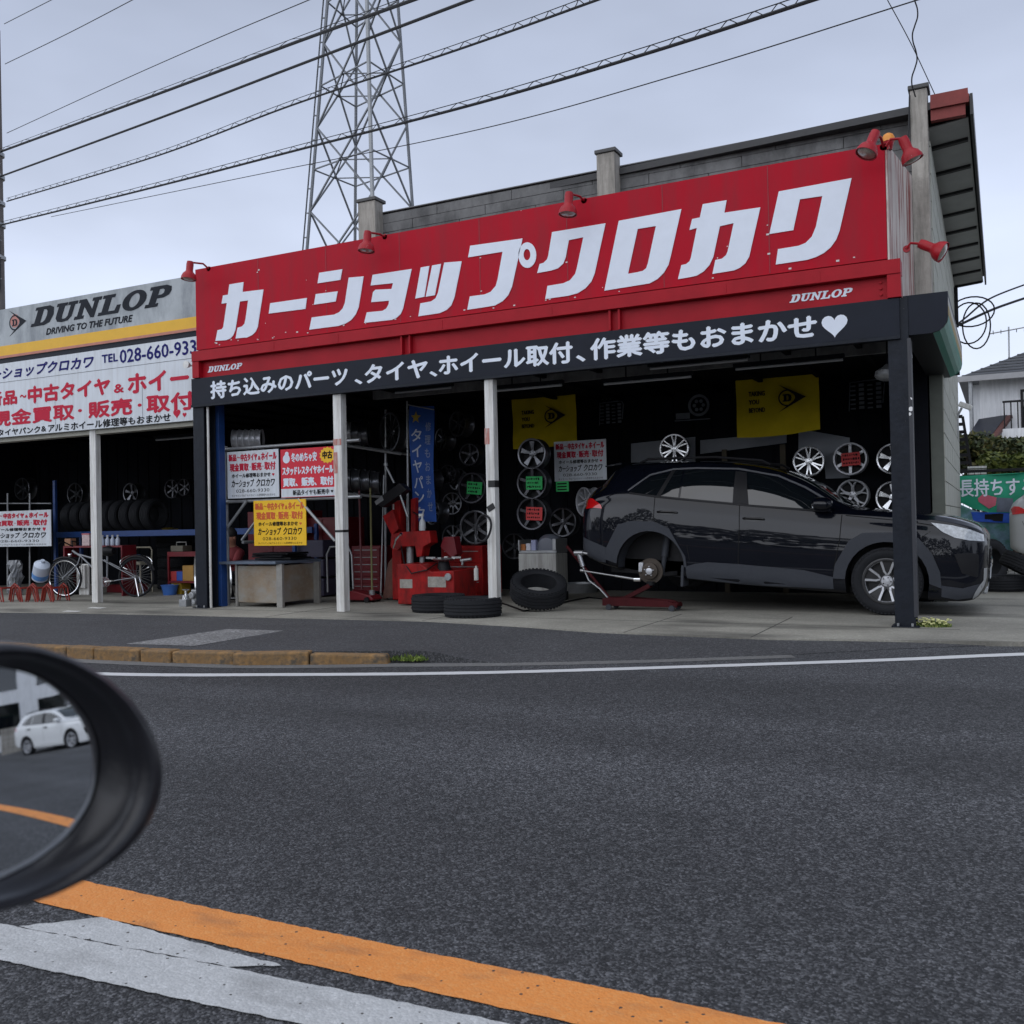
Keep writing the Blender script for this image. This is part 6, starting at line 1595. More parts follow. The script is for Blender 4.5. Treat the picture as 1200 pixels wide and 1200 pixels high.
# chrome canister set beside the black pillar
p = PZ(215,711,0)
t = thing("bottle_jack", "small chrome bottle jack on a block left of the black pillar", "jack", tuple(p))
MB().bx(p.x-.09,p.x+.05,p.y,p.y+.14,0,.10).build("block", m_galv, t, bevel=.006)
MB().lathe([(.05,.102),(.045,.16),(.02,.17),(.018,.22),(.05,.235),(.05,.245),(.001,.25)], o=(p.x-.02,p.y+.07,0), n=18).build("jack", m_chrome, t, smooth=True)
p = PZ(225,711,0)
t = thing("engine_part", "greasy silver engine part on the floor against the black pillar", "engine part", tuple(p))
MB().bx(p.x-.05,p.x+.1,p.y+.03,p.y+.2,.0,.24).cyl((p.x,p.y+.03,.16),(p.x,p.y-.02,.16),.05).cyl((p.x+.04,p.y+.03,.06),(p.x+.04,p.y-.02,.06),.035).build("casting", m_galv, t, bevel=.015)
# ---- red folding stands row with a gas bottle
for i, px in enumerate((-4,18,36,54)):
    p = PZ(px,706,0); y = p.y+.02
    t = thing("axle_stand", ["red tube stand at the left frame edge","second red tube stand from the frame edge","third red tube stand, under the blue white canister","red tube stand beside the bicycle's front wheel"][i], "stand", (p.x,y,0), group="red tube stands")
    mb = MB()
    for dy in (0, .3):
        mb.tube([(p.x-.14,y+dy,.01),(p.x-.09,y+dy,.22),(p.x,y+dy,.28),(p.x+.09,y+dy,.22),(p.x+.14,y+dy,.01)], .013, 8)
        mb.tube([(p.x-.09,y+dy,.01),(p.x-.02,y+dy,.26),(p.x+.09,y+dy,.01)], .010, 8)
    mb.tube([(p.x-.09,y,.22),(p.x-.09,y+.3,.22)],.011,6).tube([(p.x+.09,y,.22),(p.x+.09,y+.3,.22)],.011,6)
    mb.build("frame", mat("dull red tube", (.24,.022,.012), .5, var=.3, scale=12), t, smooth=True)
p = PY(48,669,10.6)
t = thing("plastic_canister", "tilted pale blue white canister lying on the red tube stands", "canister", tuple(p))
Mx = tilt('Y', 62)
MB().lathe([(.001,-.17),(.10,-.17),(.12,-.15),(.125,.0),(.12,.13),(.08,.165),(.03,.18),(.03,.22),(.001,.22)], o=p, M=tilt('Y', 35) @ tilt('X', 15), n=26, cap=False).build("body", mat("translucent white plastic", (.50,.56,.66), .35, var=.12), t, smooth=True)
MB().lathe([(.1215,-.12),(.1262,-.08),(.1262,-.03)], o=p, M=tilt('Y', 35) @ tilt('X', 15), n=26, cap=False).build("label_band", mat("blue print", (.10,.28,.62), .4, var=.3, scale=12), t, smooth=True)
# upright tubes and wrapped bars at far left
t = thing("pipe_bundle", "pale upright pipes behind the white notice in the left bay", "pipes", tuple(PZ(30,690,0)+Vector((0,1.5,0))))
mb = MB()
for px in (9, 35): mb.tube([PY(px,578,11.9), PY(px,700,11.9)], .016, 8)
mb.tube([PY(0,590,11.95),PY(60,590,11.95)],.012,8)
mb.build("pipe", m_galv, t, smooth=True)
p = PY(18,665,11.5)
t = thing("plastic_wrap", "crumpled clear plastic wrap standing behind the red stands", "plastic wrap", tuple(p))
mb = MB(); n = 18
for i in range(9):
    for k in range(n):
        a = 2*PI*k/n; rr = (.10+.02*math.sin(i*2.1))*(1+.25*math.sin(3*a+i)+.15*math.sin(7*a+2*i)); mb.v.append(Vector((p.x+rr*math.cos(a), 11.5+rr*math.sin(a), .02+i*.075)))
for i in range(8):
    for k in range(n): mb.f.append((i*n+k,i*n+(k+1)%n,(i+1)*n+(k+1)%n,(i+1)*n+k)); mb.m.append(0)
mb.build("film", mat("clear film", (.20,.21,.23), .2, spec=.8), t)
# ---- bicycle
c1 = PZ(85,700,0); c2 = PZ(151,702,0)
yb_ = c1.y+.12; rw = .30
fx = PY(85,673,yb_).x; bxx = PY(151,671,yb_).x
bk = thing("bicycle", "grey city bicycle parked behind the white post in the left bay", "bicycle", ((fx+bxx)/2, yb_, 0))
m_frame = mat("silver grey bike paint", (.22,.23,.25), .35, .5, var=.1)
rw = (PY(85,657,yb_).z-PY(85,702,yb_).z)/2
def bike_wheel(x):
    w = bpy.data.objects.new("wheel", MB().tube([(x+math.cos(a)*(rw-.035), yb_, rw+math.sin(a)*(rw-.035)) for a in np.linspace(0, 2*PI, 49)[:-1]], .012, 8, closed=True).mesh("rim", m_chrome, True, Vector(bk.location))); COL.objects.link(w); w.parent = bk
    o = MB().tube([(x+math.cos(a)*(rw-.017), yb_, rw+math.sin(a)*(rw-.017)) for a in np.linspace(0, 2*PI, 49)[:-1]], .019, 8, closed=True).build("tyre", m_rubber, None, smooth=True); o.parent = w; o.location = -Vector(bk.location)
    mb = MB()
    for k in range(28):
        a = 2*PI*k/28; mb.tube([(x+.02*math.cos(a+1.3), yb_+(.03 if k % 2 else -.03), rw+.02*math.sin(a+1.3)), (x+math.cos(a)*(rw-.04), yb_, rw+math.sin(a)*(rw-.04))], .0018, 4)
    mb.cyl((x,yb_-.05,rw),(x,yb_+.05,rw),.018)
    o = mb.build("spokes", m_galv, None); o.parent = w; o.location = -Vector(bk.location)
bk.rotation_euler = (0, 0, 0)
bike_wheel(fx); bike_wheel(bxx)
B = lambda px, py, dy=0: PY(px, py, yb_)+Vector((0, dy, 0))
hx = B(98,640); hl = B(100,652); seat = B(124,648); bb = B(124,682); rear = Vector((bxx, yb_, rw)); front = Vector((fx, yb_, rw))
mb = MB().tube([hl, bb], .017, 8).tube([B(94,648), B(118,657)], .016, 8).tube([seat, bb], .016, 8).tube([B(92,645), hl], .02, 8)
for s in (-.05, .05):
    mb.tube([bb+Vector((0,s*.6,0)), rear+Vector((0,s,0))], .009, 8).tube([B(120,656)+Vector((0,s*.5,0)), rear+Vector((0,s,0))], .009, 8)
    mb.tube([hl+Vector((0,s*.6,0)), hl+Vector((-.03,s,-.12)), front+Vector((0,s,0))], .011, 8)
mb.build("frame", m_frame, bk, smooth=True)
MB().tube([B(90,636)+Vector((-.02,-.26,.0)), B(90,636)+Vector((-.06,-.12,.03)), B(92,640), B(90,636)+Vector((-.06,.12,.03)), B(90,636)+Vector((-.02,.26,0))], .012, 8).build("handlebar", m_black, bk, smooth=True)
MB().lathe([(.001,.14),(.06,.12),(.09,.02),(.06,-.10),(.03,-.14),(.001,-.15)], o=seat+Vector((0,0,.03)), axis='x', n=14).build("saddle", m_black, bk, smooth=True)
for v in bk.children[-1].data.vertices: v.co.z = (v.co.z-(seat.z+.03-0))*.45+(seat.z+.03)
MB().cyl(bb+Vector((0,-.06,0)), bb+Vector((0,.06,0)), .02).lathe([(.001,.0),(.085,.0),(.085,.004)], o=bb+Vector((0,-.05,0)), axis='y', n=28).tube([bb+Vector((0,-.07,0)), bb+Vector((.13,-.07,.02))],.01,6).tube([bb+Vector((0,.07,0)), bb+Vector((-.13,.07,-.02))],.01,6).build("crank", m_chrome, bk, smooth=True)
MB().bx(bb.x+.09,bb.x+.18,yb_-.16,yb_-.075,bb.z+.01,bb.z+.03).bx(bb.x-.18,bb.x-.09,yb_+.075,yb_+.16,bb.z-.03,bb.z-.01).build("pedal", m_white_steel, bk, bevel=.004)
MB().tube([(fx+(rw+.02)*math.cos(a), yb_, rw+(rw+.02)*math.sin(a)) for a in np.linspace(R(35),R(125),14)], .02, 6).build("mudguard", m_black, bk, smooth=True)
MB().tube([(bxx+(rw+.02)*math.cos(a), yb_, rw+(rw+.02)*math.sin(a)) for a in np.linspace(R(20),R(150),16)], .02, 6).build("mudguard", m_black, bk, smooth=True)
MB().lathe([(.001,.03),(.03,.02),(.035,-.02),(.001,-.03)], o=B(90,650), axis='x', n=14).build("headlight", m_chrome, bk, smooth=True)
MB().tube([rear+Vector((0,-.04,0)), rear+Vector((.10,-.10,-rw+.02))], .010, 6).tube([rear+Vector((.02,.05,0)), rear+Vector((.10,.06,-rw+.02))], .010, 6).build("kickstand", m_chrome, bk, smooth=True)
bk.rotation_euler = (0, 0, R(15))
p = PY(97,675,yb_+.35)
t = thing("finned_part", "white finned part standing behind the bicycle's front wheel", "engine part", tuple(p))
mb = MB()
for k in range(4): mb.bx(p.x-.10+k*.055,p.x-.06+k*.055,yb_+.3,yb_+.36,.12,.52)
mb.bx(p.x-.12,p.x+.13,yb_+.361,yb_+.4,0,.54); mb.build("fins", m_white_steel, t, bevel=.01)
# cream steel chair behind the rear wheel
p = PZ(155,697,0); yc = p.y+.35
t = thing("cream_chair", "small cream steel frame chair behind the bicycle's rear wheel", "chair", (p.x,yc,0))
zc_ = PY(150,642,yc).z; zs_ = PY(150,662,yc).z
m_cream = mat("cream enamel", (.50,.46,.36), .5, var=.1)
xa, xb = PY(143,650,yc).x, PY(164,650,yc).x
MB().tube([(xa+.03,yc+.25,zs_),(xa,yc+.30,zc_-.05),(xa+.03,yc+.30,zc_),(xb-.07,yc+.30,zc_),(xb-.03,yc+.30,zc_-.05),(xb,yc+.25,zs_-.06)], .014, 8).tube([(xa+.02,yc,0),(xa+.03,yc+.02,zs_)],.013,8).tube([(xb,yc,0),(xb-.02,yc+.02,zs_)],.013,8).tube([(xa+.02,yc+.27,0),(xa+.03,yc+.25,zs_)],.013,8).tube([(xb,yc+.27,0),(xb,yc+.25,zs_)],.013,8).build("frame", m_cream, t, smooth=True)
MB().bx(xa+.02,xb-.01,yc,yc+.3,zs_-.001,zs_+.05).build("seat", m_cream, t, bevel=.015)
p = PZ(120,696,0)
t = thing("red_crate", "flat red crate on the floor behind the bicycle", "crate", (p.x,p.y+.4,0)); MB().bx(p.x-.25,p.x+.35,p.y+.3,p.y+.7,0,.14).build("crate", m_redbox, t, bevel=.01)
# torn paper litter on the pavement
for px, py, lab in ((84,717,"pale paper scrap on the pavement by the white bicycle post"),(113,713,"small pale scrap at the foot of the white bicycle post")):
    p = PZ(px,py,0); mb = MB(); 
    mb.add([(p.x-.16,p.y-.03,.003),(p.x+.14,p.y-.05,.006),(p.x+.18,p.y+.03,.012),(p.x+.02,p.y+.05,.004),(p.x-.14,p.y+.04,.014)], [(0,1,2,3,4)])
    tag(mb.build("paper_scrap", m_white_steel, None), lab, "paper")
# ================================================================== BACKGROUND AND ROADSIDE
# ---- other cars share the body builder
m_silver_paint = car_materials("silver car paint", (.42,.43,.43), .3)
scar, _, _ = make_car("silver car with a red tail lamp parked beyond the tyres at the right frame edge", m_silver_paint, False, clad=m_silver_paint, rimkind='plain')
p = PZ(1188,682,0)
_tail = PZ(1187,676,0)
scar.rotation_euler = (0, 0, R(-8)); scar.location = (0,0,0)
_off = Matrix.Rotation(R(-8), 3, 'Z') @ Vector((-3.60, .70, 0))
scar.location = (_tail.x+.1-_off.x+.12, _tail.y+.75-_off.y, 0)
m_white_paint = car_materials("white car paint", (.68,.69,.70), .25)
wcar, _, _ = make_car("white car behind on the far lane, seen in the wing mirror", m_white_paint, False, clad=m_white_paint, rimkind='plain')

# ---- neighbour house
YH = 28.0
m_stucco = mat("pale grey stucco", (.75,.76,.78), .85, var=.06, scale=2, streak=((.30,.31,.32),.35))
m_tile = mat("grey roof tile", (.075,.08,.09), .6, var=.25, scale=3, bump=.4, bscale=9)
m_tiled = mat("dark slate roof", (.022,.025,.035), .5, var=.2, bump=.3, bscale=12)
hs = thing("neighbour_house", "pale two-storey house with grey tiled roof and balcony behind the hedge", "house", tuple(PZ(1175,640,0)*1.0))
hs.location = (1.5, YH, 0)
ze = PY(1150,444,YH).z; xl = PY(1136,470,YH+1.2).x
MB().bx(xl,9,YH+1.2,YH+9,0,ze+.1).bx(PY(1148,470,YH).x,9,YH,YH+1.19,0,ze+.1).build("wall", m_stucco, hs)
zr = PY(1165,426,YH).z
ex = PY(1122,446,YH-.6).x
mb = MB().add([(ex,YH-.6,ze),(10,YH-.6,ze),(10,YH+10,ze),(ex,YH+10,ze),(ex+3.6,YH+3.4,ze+1.75),(10,YH+3.4,ze+1.75),(ex+3.6,YH+5.4,ze+1.75),(10,YH+5.4,ze+1.75)], [(0,1,5,4),(4,5,7,6),(0,4,6,3),(3,6,7,2),(0,3,2,1),(1,2,7,5)])
mb.bx(ex-.02,10.02,YH-.66,YH-.6,ze-.12,ze+.02,1)
for k in range(16):     # tile courses
    y = YH-.55+k*.24; z = ze+(k*.24+.05)*.4375+.012; mb.bx(ex+.1+k*.215, 9.9, y, y+.05, z, z+.03)
mb.build("roof", [m_tile, mat("white gutter", (.3,.3,.31), .6)], hs)
a = PY(1147,513,YH-.4); b = PY(1179,487,YH)
mb = MB().add([(PY(1130,517,YH-2).x,YH-1.6,PY(1140,517,YH-1.6).z),(PY(1158,515,YH-1.6).x,YH-1.6,PY(1158,515,YH-1.6).z),(PY(1180,486,YH-.01).x,YH-.01,PY(1180,486,YH-.01).z),(PY(1147,491,YH-.01).x,YH-.01,PY(1147,491,YH-.01).z)], [(0,1,2,3)])
mb.v += [v-Vector((0,0,.12)) for v in mb.v]; mb.f += [(4,7,6,5),(0,4,5,1),(1,5,6,2),(2,6,7,3),(3,7,4,0)]; mb.m += [0]*5
lr = mb.build("porch_roof", m_tiled, hs)
u0 = mb.v[1]; u1 = mb.v[2]; MB().bar(u0+Vector((.06,0,-.05)),u1+Vector((.06,0,-.05)),.14,.08).build("barge_board", mat("brown barge board",(.10,.035,.03),.6), hs)
bx0 = PY(1174,505,YH-.9).x; zb_ = PY(1176,505,YH-.9).z
bal = MB().bx(bx0,bx0+4,YH-.9,YH-.001,zb_-.22,zb_+.05).build("balcony", m_stucco, hs)
mb = MB(); zt_ = PY(1177,472,YH-.9).z
for k in range(26): mb.bx(bx0+.05+k*.15,bx0+.08+k*.15,YH-.88,YH-.85,zb_+.05,zt_)
mb.bx(bx0+.03,bx0+4,YH-.89,YH-.84,zt_,zt_+.05)
o = mb.build("railing", m_black, None); o.parent = bal; o.location = -Vector(hs.location)
wx = PY(1196,470,YH).x
w = MB().bx(wx,wx+1.7,YH-.03,YH+.02,zb_+.051,ze-.35).build("window", m_black, hs)
o = MB().bx(wx+.06,wx+.8,YH-.045,YH-.032,zb_+.12,ze-.42).bx(wx+.86,wx+1.64,YH-.045,YH-.032,zb_+.12,ze-.42).build("pane", m_glass_dark, None); o.parent = w; o.location = -Vector(hs.location)
MB().cyl((ex+.3,YH-.5,0),(ex+.3,YH-.5,ze-.1),.05).build("downpipe", m_galv, hs)
p0 = PY(1182,425,YH+3.4); p1 = PY(1182,383,YH+3.4)
t = thing("roof_antenna", "thin television antenna on the neighbour house's roof", "antenna", tuple(p0))
mb = MB().cyl(p0-Vector((0,0,1)), p1, .025, n=6).cyl(p1+Vector((-.5,0,-.15)), p1+Vector((.5,0,-.05)), .018, n=6)
for k in range(5): mb.cyl(p1+Vector((-.4+k*.2,-.3,-.12)), p1+Vector((-.4+k*.2,.3,-.12)), .012, n=5)
mb.build("mast", m_galv, t)
# ---- leaf plants
def foliage(name, label, cat, c, r, cols, n, leaf, group=None, stems=True, seed=1):
    rnd = random.Random(seed)
    t = thing(name, label, cat, (c[0], c[1], 0), group=group)
    ms = [mat("leaf %s %d" % (name, i)+str(seed), col, .6, var=.25, scale=4) for i, col in enumerate(cols)]
    mb = MB(); lobes = [(Vector((rnd.uniform(-.7,.7)*r[0], rnd.uniform(-.6,.6)*r[1], rnd.uniform(-.5,.6)*r[2]))+Vector(c), rnd.uniform(.32,.55)) for _ in range(14)]
    for i in range(n):
        lc, lr = rnd.choice(lobes)
        d = Vector((rnd.gauss(0,1), rnd.gauss(0,1), rnd.gauss(0,1))).normalized()*(rnd.random()**.35)
        q = lc+Vector((d.x*r[0]*lr, d.y*r[1]*lr, d.z*r[2]*lr))
        if q.z < .02: continue
        a = Vector((rnd.gauss(0,1), rnd.gauss(0,1), rnd.gauss(0,.6))).normalized(); b = a.cross(Vector((rnd.gauss(0,1), rnd.gauss(0,1), rnd.gauss(0,1)))).normalized()
        L = leaf*rnd.uniform(.6,1.4)
        mb.add([q-a*L, q+b*L*.4, q+a*L, q-b*L*.4], [(0,1,2,3)], rnd.randrange(len(ms)))
    mb.build("crown", ms, t)
    if stems:
        mb = MB()
        for k in range(5): e = rnd.choice(lobes)[0]; mb.tube([(c[0]+rnd.uniform(-.1,.1), c[1]+rnd.uniform(-.1,.1), 0), (c[0]*.5+e.x*.5, c[1]*.5+e.y*.5, e.z*.5), tuple(e)], .05, 6, r1=.015)
        mb.build("trunk", mat("bark", (.06,.045,.035), .9), t, smooth=True)
    return t
G1 = [(.035,.05,.012),(.06,.08,.02),(.11,.10,.025),(.02,.03,.01)]
G2 = [(.09,.12,.02),(.14,.16,.03),(.05,.075,.015)]
for px, py, Y, r, cols, lab, sd in ((1148,537,23,(.95,.8,.52),G1,"dark olive bush beside the ladder in front of the house",3),(1172,538,23.5,(.95,.8,.55),G1,"dark bush in the middle of the hedge over the green banner",5),(1196,537,24,(.85,.8,.55),G1,"dark bush at the right edge over the green banner",7),(1190,546,21.5,(.6,.5,.34),G2,"bright yellow green bush just above the green banner",9)):
    p = PY(px,py,Y); foliage("garden_bush", lab, "bush", (p.x,Y,p.z), r, cols, 5200 if cols is G1 else 2600, .075, "bushes in front of the neighbour house", seed=sd)
# ---- mesh fence with the green banner
YF = 19.6
xa = PY(1122,600,YF).x; ztop = PY(1160,553,YF).z
fe = thing("mesh_fence", "black wire mesh fence behind the drive, carrying the green banner", "fence", (1.2,YF,0))
mb = MB()
for k in range(7): mb.bx(xa+k*1.0-.03,xa+k*1.0+.03,YF+.02,YF+.08,0,ztop+.05)
mb.build("post", m_black, fe)
mb = MB()
for k in range(60): mb.cyl((xa+k*.1,YF,0),(xa+k*.1,YF,ztop),.004,n=4)
for k in range(14): mb.cyl((xa,YF,.05+k*(ztop-.05)/13),(xa+6,YF,.05+k*(ztop-.05)/13),.005,n=4)
mb.bx(xa,xa+6,YF-.02,YF+.02,ztop,ztop+.05)
mb.build("mesh", m_black, fe)
bn = thing("green_banner", "green cloth banner with white writing and a pink badge on the mesh fence", "banner", (1.4,YF-.08,0))
yb2 = YF-.08
A = PY(1124,558,yb2); Bq = PY(1205,552,yb2)
zt_ = A.z; z0_ = PY(1150,660,yb2).z
WF = lambda x, z: yb2+.03*math.sin(3.1*x+4*z)+.02*math.sin(7*x-3*z)
def sheet(loops, off, name, m):
    mb = MB(); L = loops; P0 = [Vector(q) for q in L]
    xs0 = min(q.x for q in P0); xs1 = max(q.x for q in P0); zs0 = min(q.y for q in P0); zs1 = max(q.y for q in P0)
    ed = [(i,(i+1) % len(P0)) for i in range(len(P0))]; vs = list(P0); st_ = .07; x = xs0
    while x < xs1:
        z = zs0
        while z < zs1: vs.append(Vector((x+.013, z+.017))); z += st_
        x += st_
    r = geometry.delaunay_2d_cdt(vs, ed, [], 1, 1e-5)
    mb.add([(q.x, WF(q.x,q.y)-off, q.y) for q in r[0]], [tuple(f) for f in r[2]])
    return mb.build(name, m, bn, smooth=True)
def XZ(px, py): q = PY(px, py, yb2); return (q.x, q.z)
sheet([XZ(1123,558),XZ(1215,553),XZ(1215,640),XZ(1186,640),XZ(1186,600),XZ(1170,603),XZ(1140,596),XZ(1124,588)], 0, "cloth", mat("green banner cloth", (.012,.30,.17), .7, var=.18, scale=3))
sheet([XZ(1123,590),XZ(1141,598),XZ(1170,605),XZ(1187,602),XZ(1187,655),XZ(1123,655)], .002, "lower_print", mat("banner lower print", (.16,.27,.36), .7, var=.5, scale=5, streak=((.03,.20,.10),.9,(2,2,3))))
sheet([XZ(1138,600),XZ(1186,601),XZ(1186,613),XZ(1141,611)], .006, "blue_print", mat("blue van print", (.02,.10,.55), .6, var=.3, scale=5))
sheet([XZ(1168,583),XZ(1187,584),XZ(1188,600),XZ(1168,600)], .006, "grey_print", mat("grey print", (.13,.15,.20), .6, var=.3))
sheet([XZ(1154,601),XZ(1176,602),XZ(1175,611),XZ(1154,610)], .009, "dark_print", m_black)
sheet([XZ(1146,584),XZ(1152,579),XZ(1168,583),XZ(1167,592),XZ(1159,596),XZ(1147,588)], .010, "pink_badge", mat("pink badge", (.60,.12,.18), .6, var=.15, scale=8))
mb = MB()
a = PY(1124,563,yb2); b = PY(1212,560,yb2)
text(mb, "長持ちする", a.x, b.x, zt_-.385, zt_-.06, 0, .006, fn=lambda u,w,e: (u, WF(u,w)-.012-e, w))
mb.build("lettering", m_white_letter, bn)
# ---- ladder, white slats, camera at the wall corner
t = thing("black_ladder", "black ladder leaning beside the block wall's far corner", "ladder", tuple(PZ(1136,640,0)))
l0 = PY(1140,560,20.5); l1 = PY(1128,488,20.5); l2 = l0+Vector((-.75,0,0)); l3 = l1+Vector((-.75,0,0))
mb = MB().bar(l0+(l0-l1)*.6,l1,.05).bar(l2+(l2-l3)*.6,l3,.05)
for k in range(12): q = l1+(l0-l1)*(k/8); mb.bar(q, q+Vector((-.75,0,0)), .06)
mb.build("frame", m_black, t)
t = thing("white_slat_stack", "white slats stacked just above the banner's left end", "slats", tuple(PY(1146,553,20.2)))
mb = MB()
for k in range(4): q = PY(1145,558-k*3.6,20.2); mb.bx(q.x-.16,q.x+.16,20.1,20.3,q.z-.025,q.z+.01)
mb.build("slat", m_white_steel, t)
p = PX(1126,476,-.66)
p = PY(1127,476,18.6)
t = thing("security_camera", "small white security camera on the block wall's far corner", "camera", tuple(p))
MB().box(p+Vector((.06,0,0)), (.22,.1,.09), tilt('Y', 25)).build("body", m_white_steel, t, bevel=.015)
MB().cyl(p+Vector((-.10,0,-.22)), p+Vector((0,0,-.03)), .02).bx(p.x-.16,p.x-.06,p.y-.05,p.y+.05,p.z-.55,p.z-.22).build("bracket", m_galv, t)
# cable loops by the corner
t = thing("cable_coil", "looped black service cables hanging at the building's far eave", "cable", tuple(PY(1134,370,18.8)))
mb = MB(); c = PY(1135,372,18.8)
for k, (rx, rz, dx, dz) in enumerate(((.28,.36,.0,-.1),(.36,.26,.05,.1),(.22,.40,.12,-.15))): mb.tube([(c.x+dx+rx*math.cos(a), 18.8+.03*k, c.z+dz+rz*math.sin(a)) for a in np.linspace(0,2*PI,25)[:-1]], .014, 6, closed=True)
mb.bx(c.x-.24,c.x-.16,18.75,18.85,c.z-.15,c.z+.55)
mb.build("loops", m_black, t, smooth=True)
def wire(name, label, pts, r, n=30, group="overhead wires", spiral=0, m=None, sag=0):
    """pts: (px, py, Y) along the line; smooth chain through the world points"""
    W = [PY(x, y, Y) for x, y, Y in pts]
    W = [W[0]+(W[0]-W[1])*.05]+W+[W[-1]+(W[-1]-W[-2])*.35]
    P = []
    for i in range(1, len(W)-2):
        p0, p1, p2, p3 = W[i-1], W[i], W[i+1], W[i+2]
        for k in range(n):
            t_ = k/n; P.append(.5*((2*p1)+(p2-p0)*t_+(2*p0-5*p1+4*p2-p3)*t_*t_+(3*p1-p0-3*p2+p3)*t_**3))
    P.append(W[-2]); P.append(W[-1])
    mb = MB().tube(P, r, 6)
    if spiral:
        Q = []; L = 0
        S = []
        for a, b in zip(P, P[1:]):
            k = max(2, int((b-a).length/.05))
            for j in range(k): S.append(a+(b-a)*j/k)
        for j, s_ in enumerate(S):
            ph = j*.05/spiral*2*PI
            Q.append(s_+Vector((0, math.cos(ph)*.03, .035+math.sin(ph)*.032)))
        mb.tube(Q, min(.005, r*.35), 4); mb.tube([s_+Vector((0,0,.072)) for s_ in S[::8]], min(.006, r*.4), 4)
    o = mb.build(name, m or m_wire, None, smooth=True)
    return tag(o, label, "wire", group)
m_wire = mat("black cable", (.012,.012,.014), .6)
PP = 15.0
wire("overhead_wire","topmost thin wire leaving the pole at the upper left corner",[(5,28,PP),(60,0,14.2)],.008)
wire("overhead_wire","second thin wire from the top left corner",[(6,75,PP),(80,39,13.9),(155,0,13.0)],.008)
wire("overhead_wire","thin wire passing above the thick cables, third from the top",[(8,156,PP),(130,100,13.5),(250,47,12.2),(362,0,11.2)],.007)
wire("overhead_wire","thick cable with a carrier wire, uppermost of the thick ones",[(0,178,PP),(180,112,13.2),(340,52,11.8),(495,-4,10.6)],.024,spiral=.9)
wire("overhead_wire","bare thick cable just under the uppermost thick one",[(0,207,PP),(180,141,13.2),(340,80,11.8),(556,-2,10.2)],.020)
wire("overhead_wire","spiral wrapped cable crossing the middle of the lattice tower",[(8,236,PP),(180,184,13.2),(340,124,11.8),(540,57,10.4),(708,-3,9.4)],.014,spiral=.33)
wire("overhead_wire","lowest thick cable with a looping carrier, crossing above the red sign",[(0,264,PP),(170,222,13.4),(340,178,12.0),(560,121,10.6),(760,62,9.6),(965,-4,8.8)],.018,spiral=.42)
wire("overhead_wire","lowest thin wire running just under the lowest thick cable",[(60,254,14.8),(300,205,12.6),(560,152,11.0),(800,86,10.0),(1075,0,9.2)],.006)
wire("overhead_wire","thin drop wire coming down to the building's end column",[(1040,0,10.4),(1068,52,10.9),(1098,116,11.4)],.005)
wire("overhead_wire","upper service wire from the right edge to the far eave",[(1205,332,20),(1160,350,19.2),(1132,372,18.8)],.016)
wire("overhead_wire","lower thicker service wire from the right edge to the far eave",[(1205,348,20),(1165,362,19.3),(1130,378,18.8)],.024)
# loose twisted drop cables at the end column
for k, (lab, dx) in enumerate((("left strand of the loose twisted cable falling to the end column",-3),("right strand of the loose twisted cable falling to the end column",3))):
    pts = [(1071+dx*math.cos(i*1.2+k*PI)+(1.0-i/12)*2, -10+i*10, 11.2) for i in range(13)]
    wire("drop_cable", lab, pts, .008, 6)
wire("conduit_cable","dark cable hanging down the slate wall beside the end column",[(1066,112,11.25),(1064,170,11.3),(1058,215,11.3),(1056,262,11.3)],.010,group="building cables")
# ---- utility pole at the left
pb = PY(-2,355,PP); ptop = PY(-6,-60,PP)
up = thing("utility_pole", "grey concrete utility pole at the left frame edge", "utility pole", (pb.x, PP, 0))
MB().cyl((pb.x,PP,0),(pb.x-.0,PP,13),.17,.125,24).build("shaft", mat("pole concrete", (.14,.125,.12), .85, var=.15, scale=5), up, smooth=True)
mb = MB()
for k in range(20):
    z = 3+k*.45; s = 1 if k % 2 else -1
    mb.cyl((pb.x+s*.1,PP-.05,z),(pb.x+s*.27,PP-.1,z),.012,n=6)
mb.build("step_bolt", m_galv, up)
mb = MB()
for z in (PY(8,262,PP).z, PY(8,236,PP).z, PY(8,205,PP).z, PY(8,178,PP).z, PY(10,300,PP).z): mb.lathe([(.165,-.04),(.18,-.04),(.18,.04),(.165,.04)], o=(pb.x,PP,z), n=20).box((pb.x+.2,PP-.1,z),(.12,.05,.06))
mb.build("band", m_galv, up)
zz = PY(9,300,PP).z; MB().tube([(pb.x+.19,PP-.1,zz+.5),(pb.x+.22,PP-.12,zz+.2),(pb.x+.20,PP-.1,zz-.3),(pb.x+.18,PP-.1,zz-.8)],.03,8).build("cable", m_black, up, smooth=True)
# ---- lattice tower
tw = thing("lattice_tower", "tall grey steel lattice tower rising behind the red sign", "tower", (0,0,0))
DT = 46.0
def at_depth(px, py, d): return CAM+ray(px, py)*d
def leg(px0, px1, d): return at_depth(px0, 290, d), at_depth(px1, 0, d)
half = (484-360)/2/FPX*DT
legs = {}
for k, (pa, pb_, d) in dict(L=(360,384,DT), R=(487,466,DT), N=(438,430,DT-half*.95), F=(416,418,DT+half*.95)).items():
    a = at_depth(pa,290,d); b = at_depth(pb_,0,d); v = (b-a)/(b.z-a.z); legs[k] = (a-v*a.z, v)
tw.location = (legs['L'][0]+legs['R'][0])/2
lp = lambda k, z: legs[k][0]+legs[k][1]*z
m_tw = mat("tower steel", (.13,.14,.155), .5, .3, var=.25, scale=1.5)
m_tw2 = mat("bright tower steel", (.26,.27,.28), .45, .4, var=.15, scale=1.5)
for k in 'LRNF': MB().tube([lp(k,-.2), lp(k,60)], .095 if k == 'N' else .075, 8).build("leg", m_tw2 if k == 'N' else m_tw, tw, smooth=True)
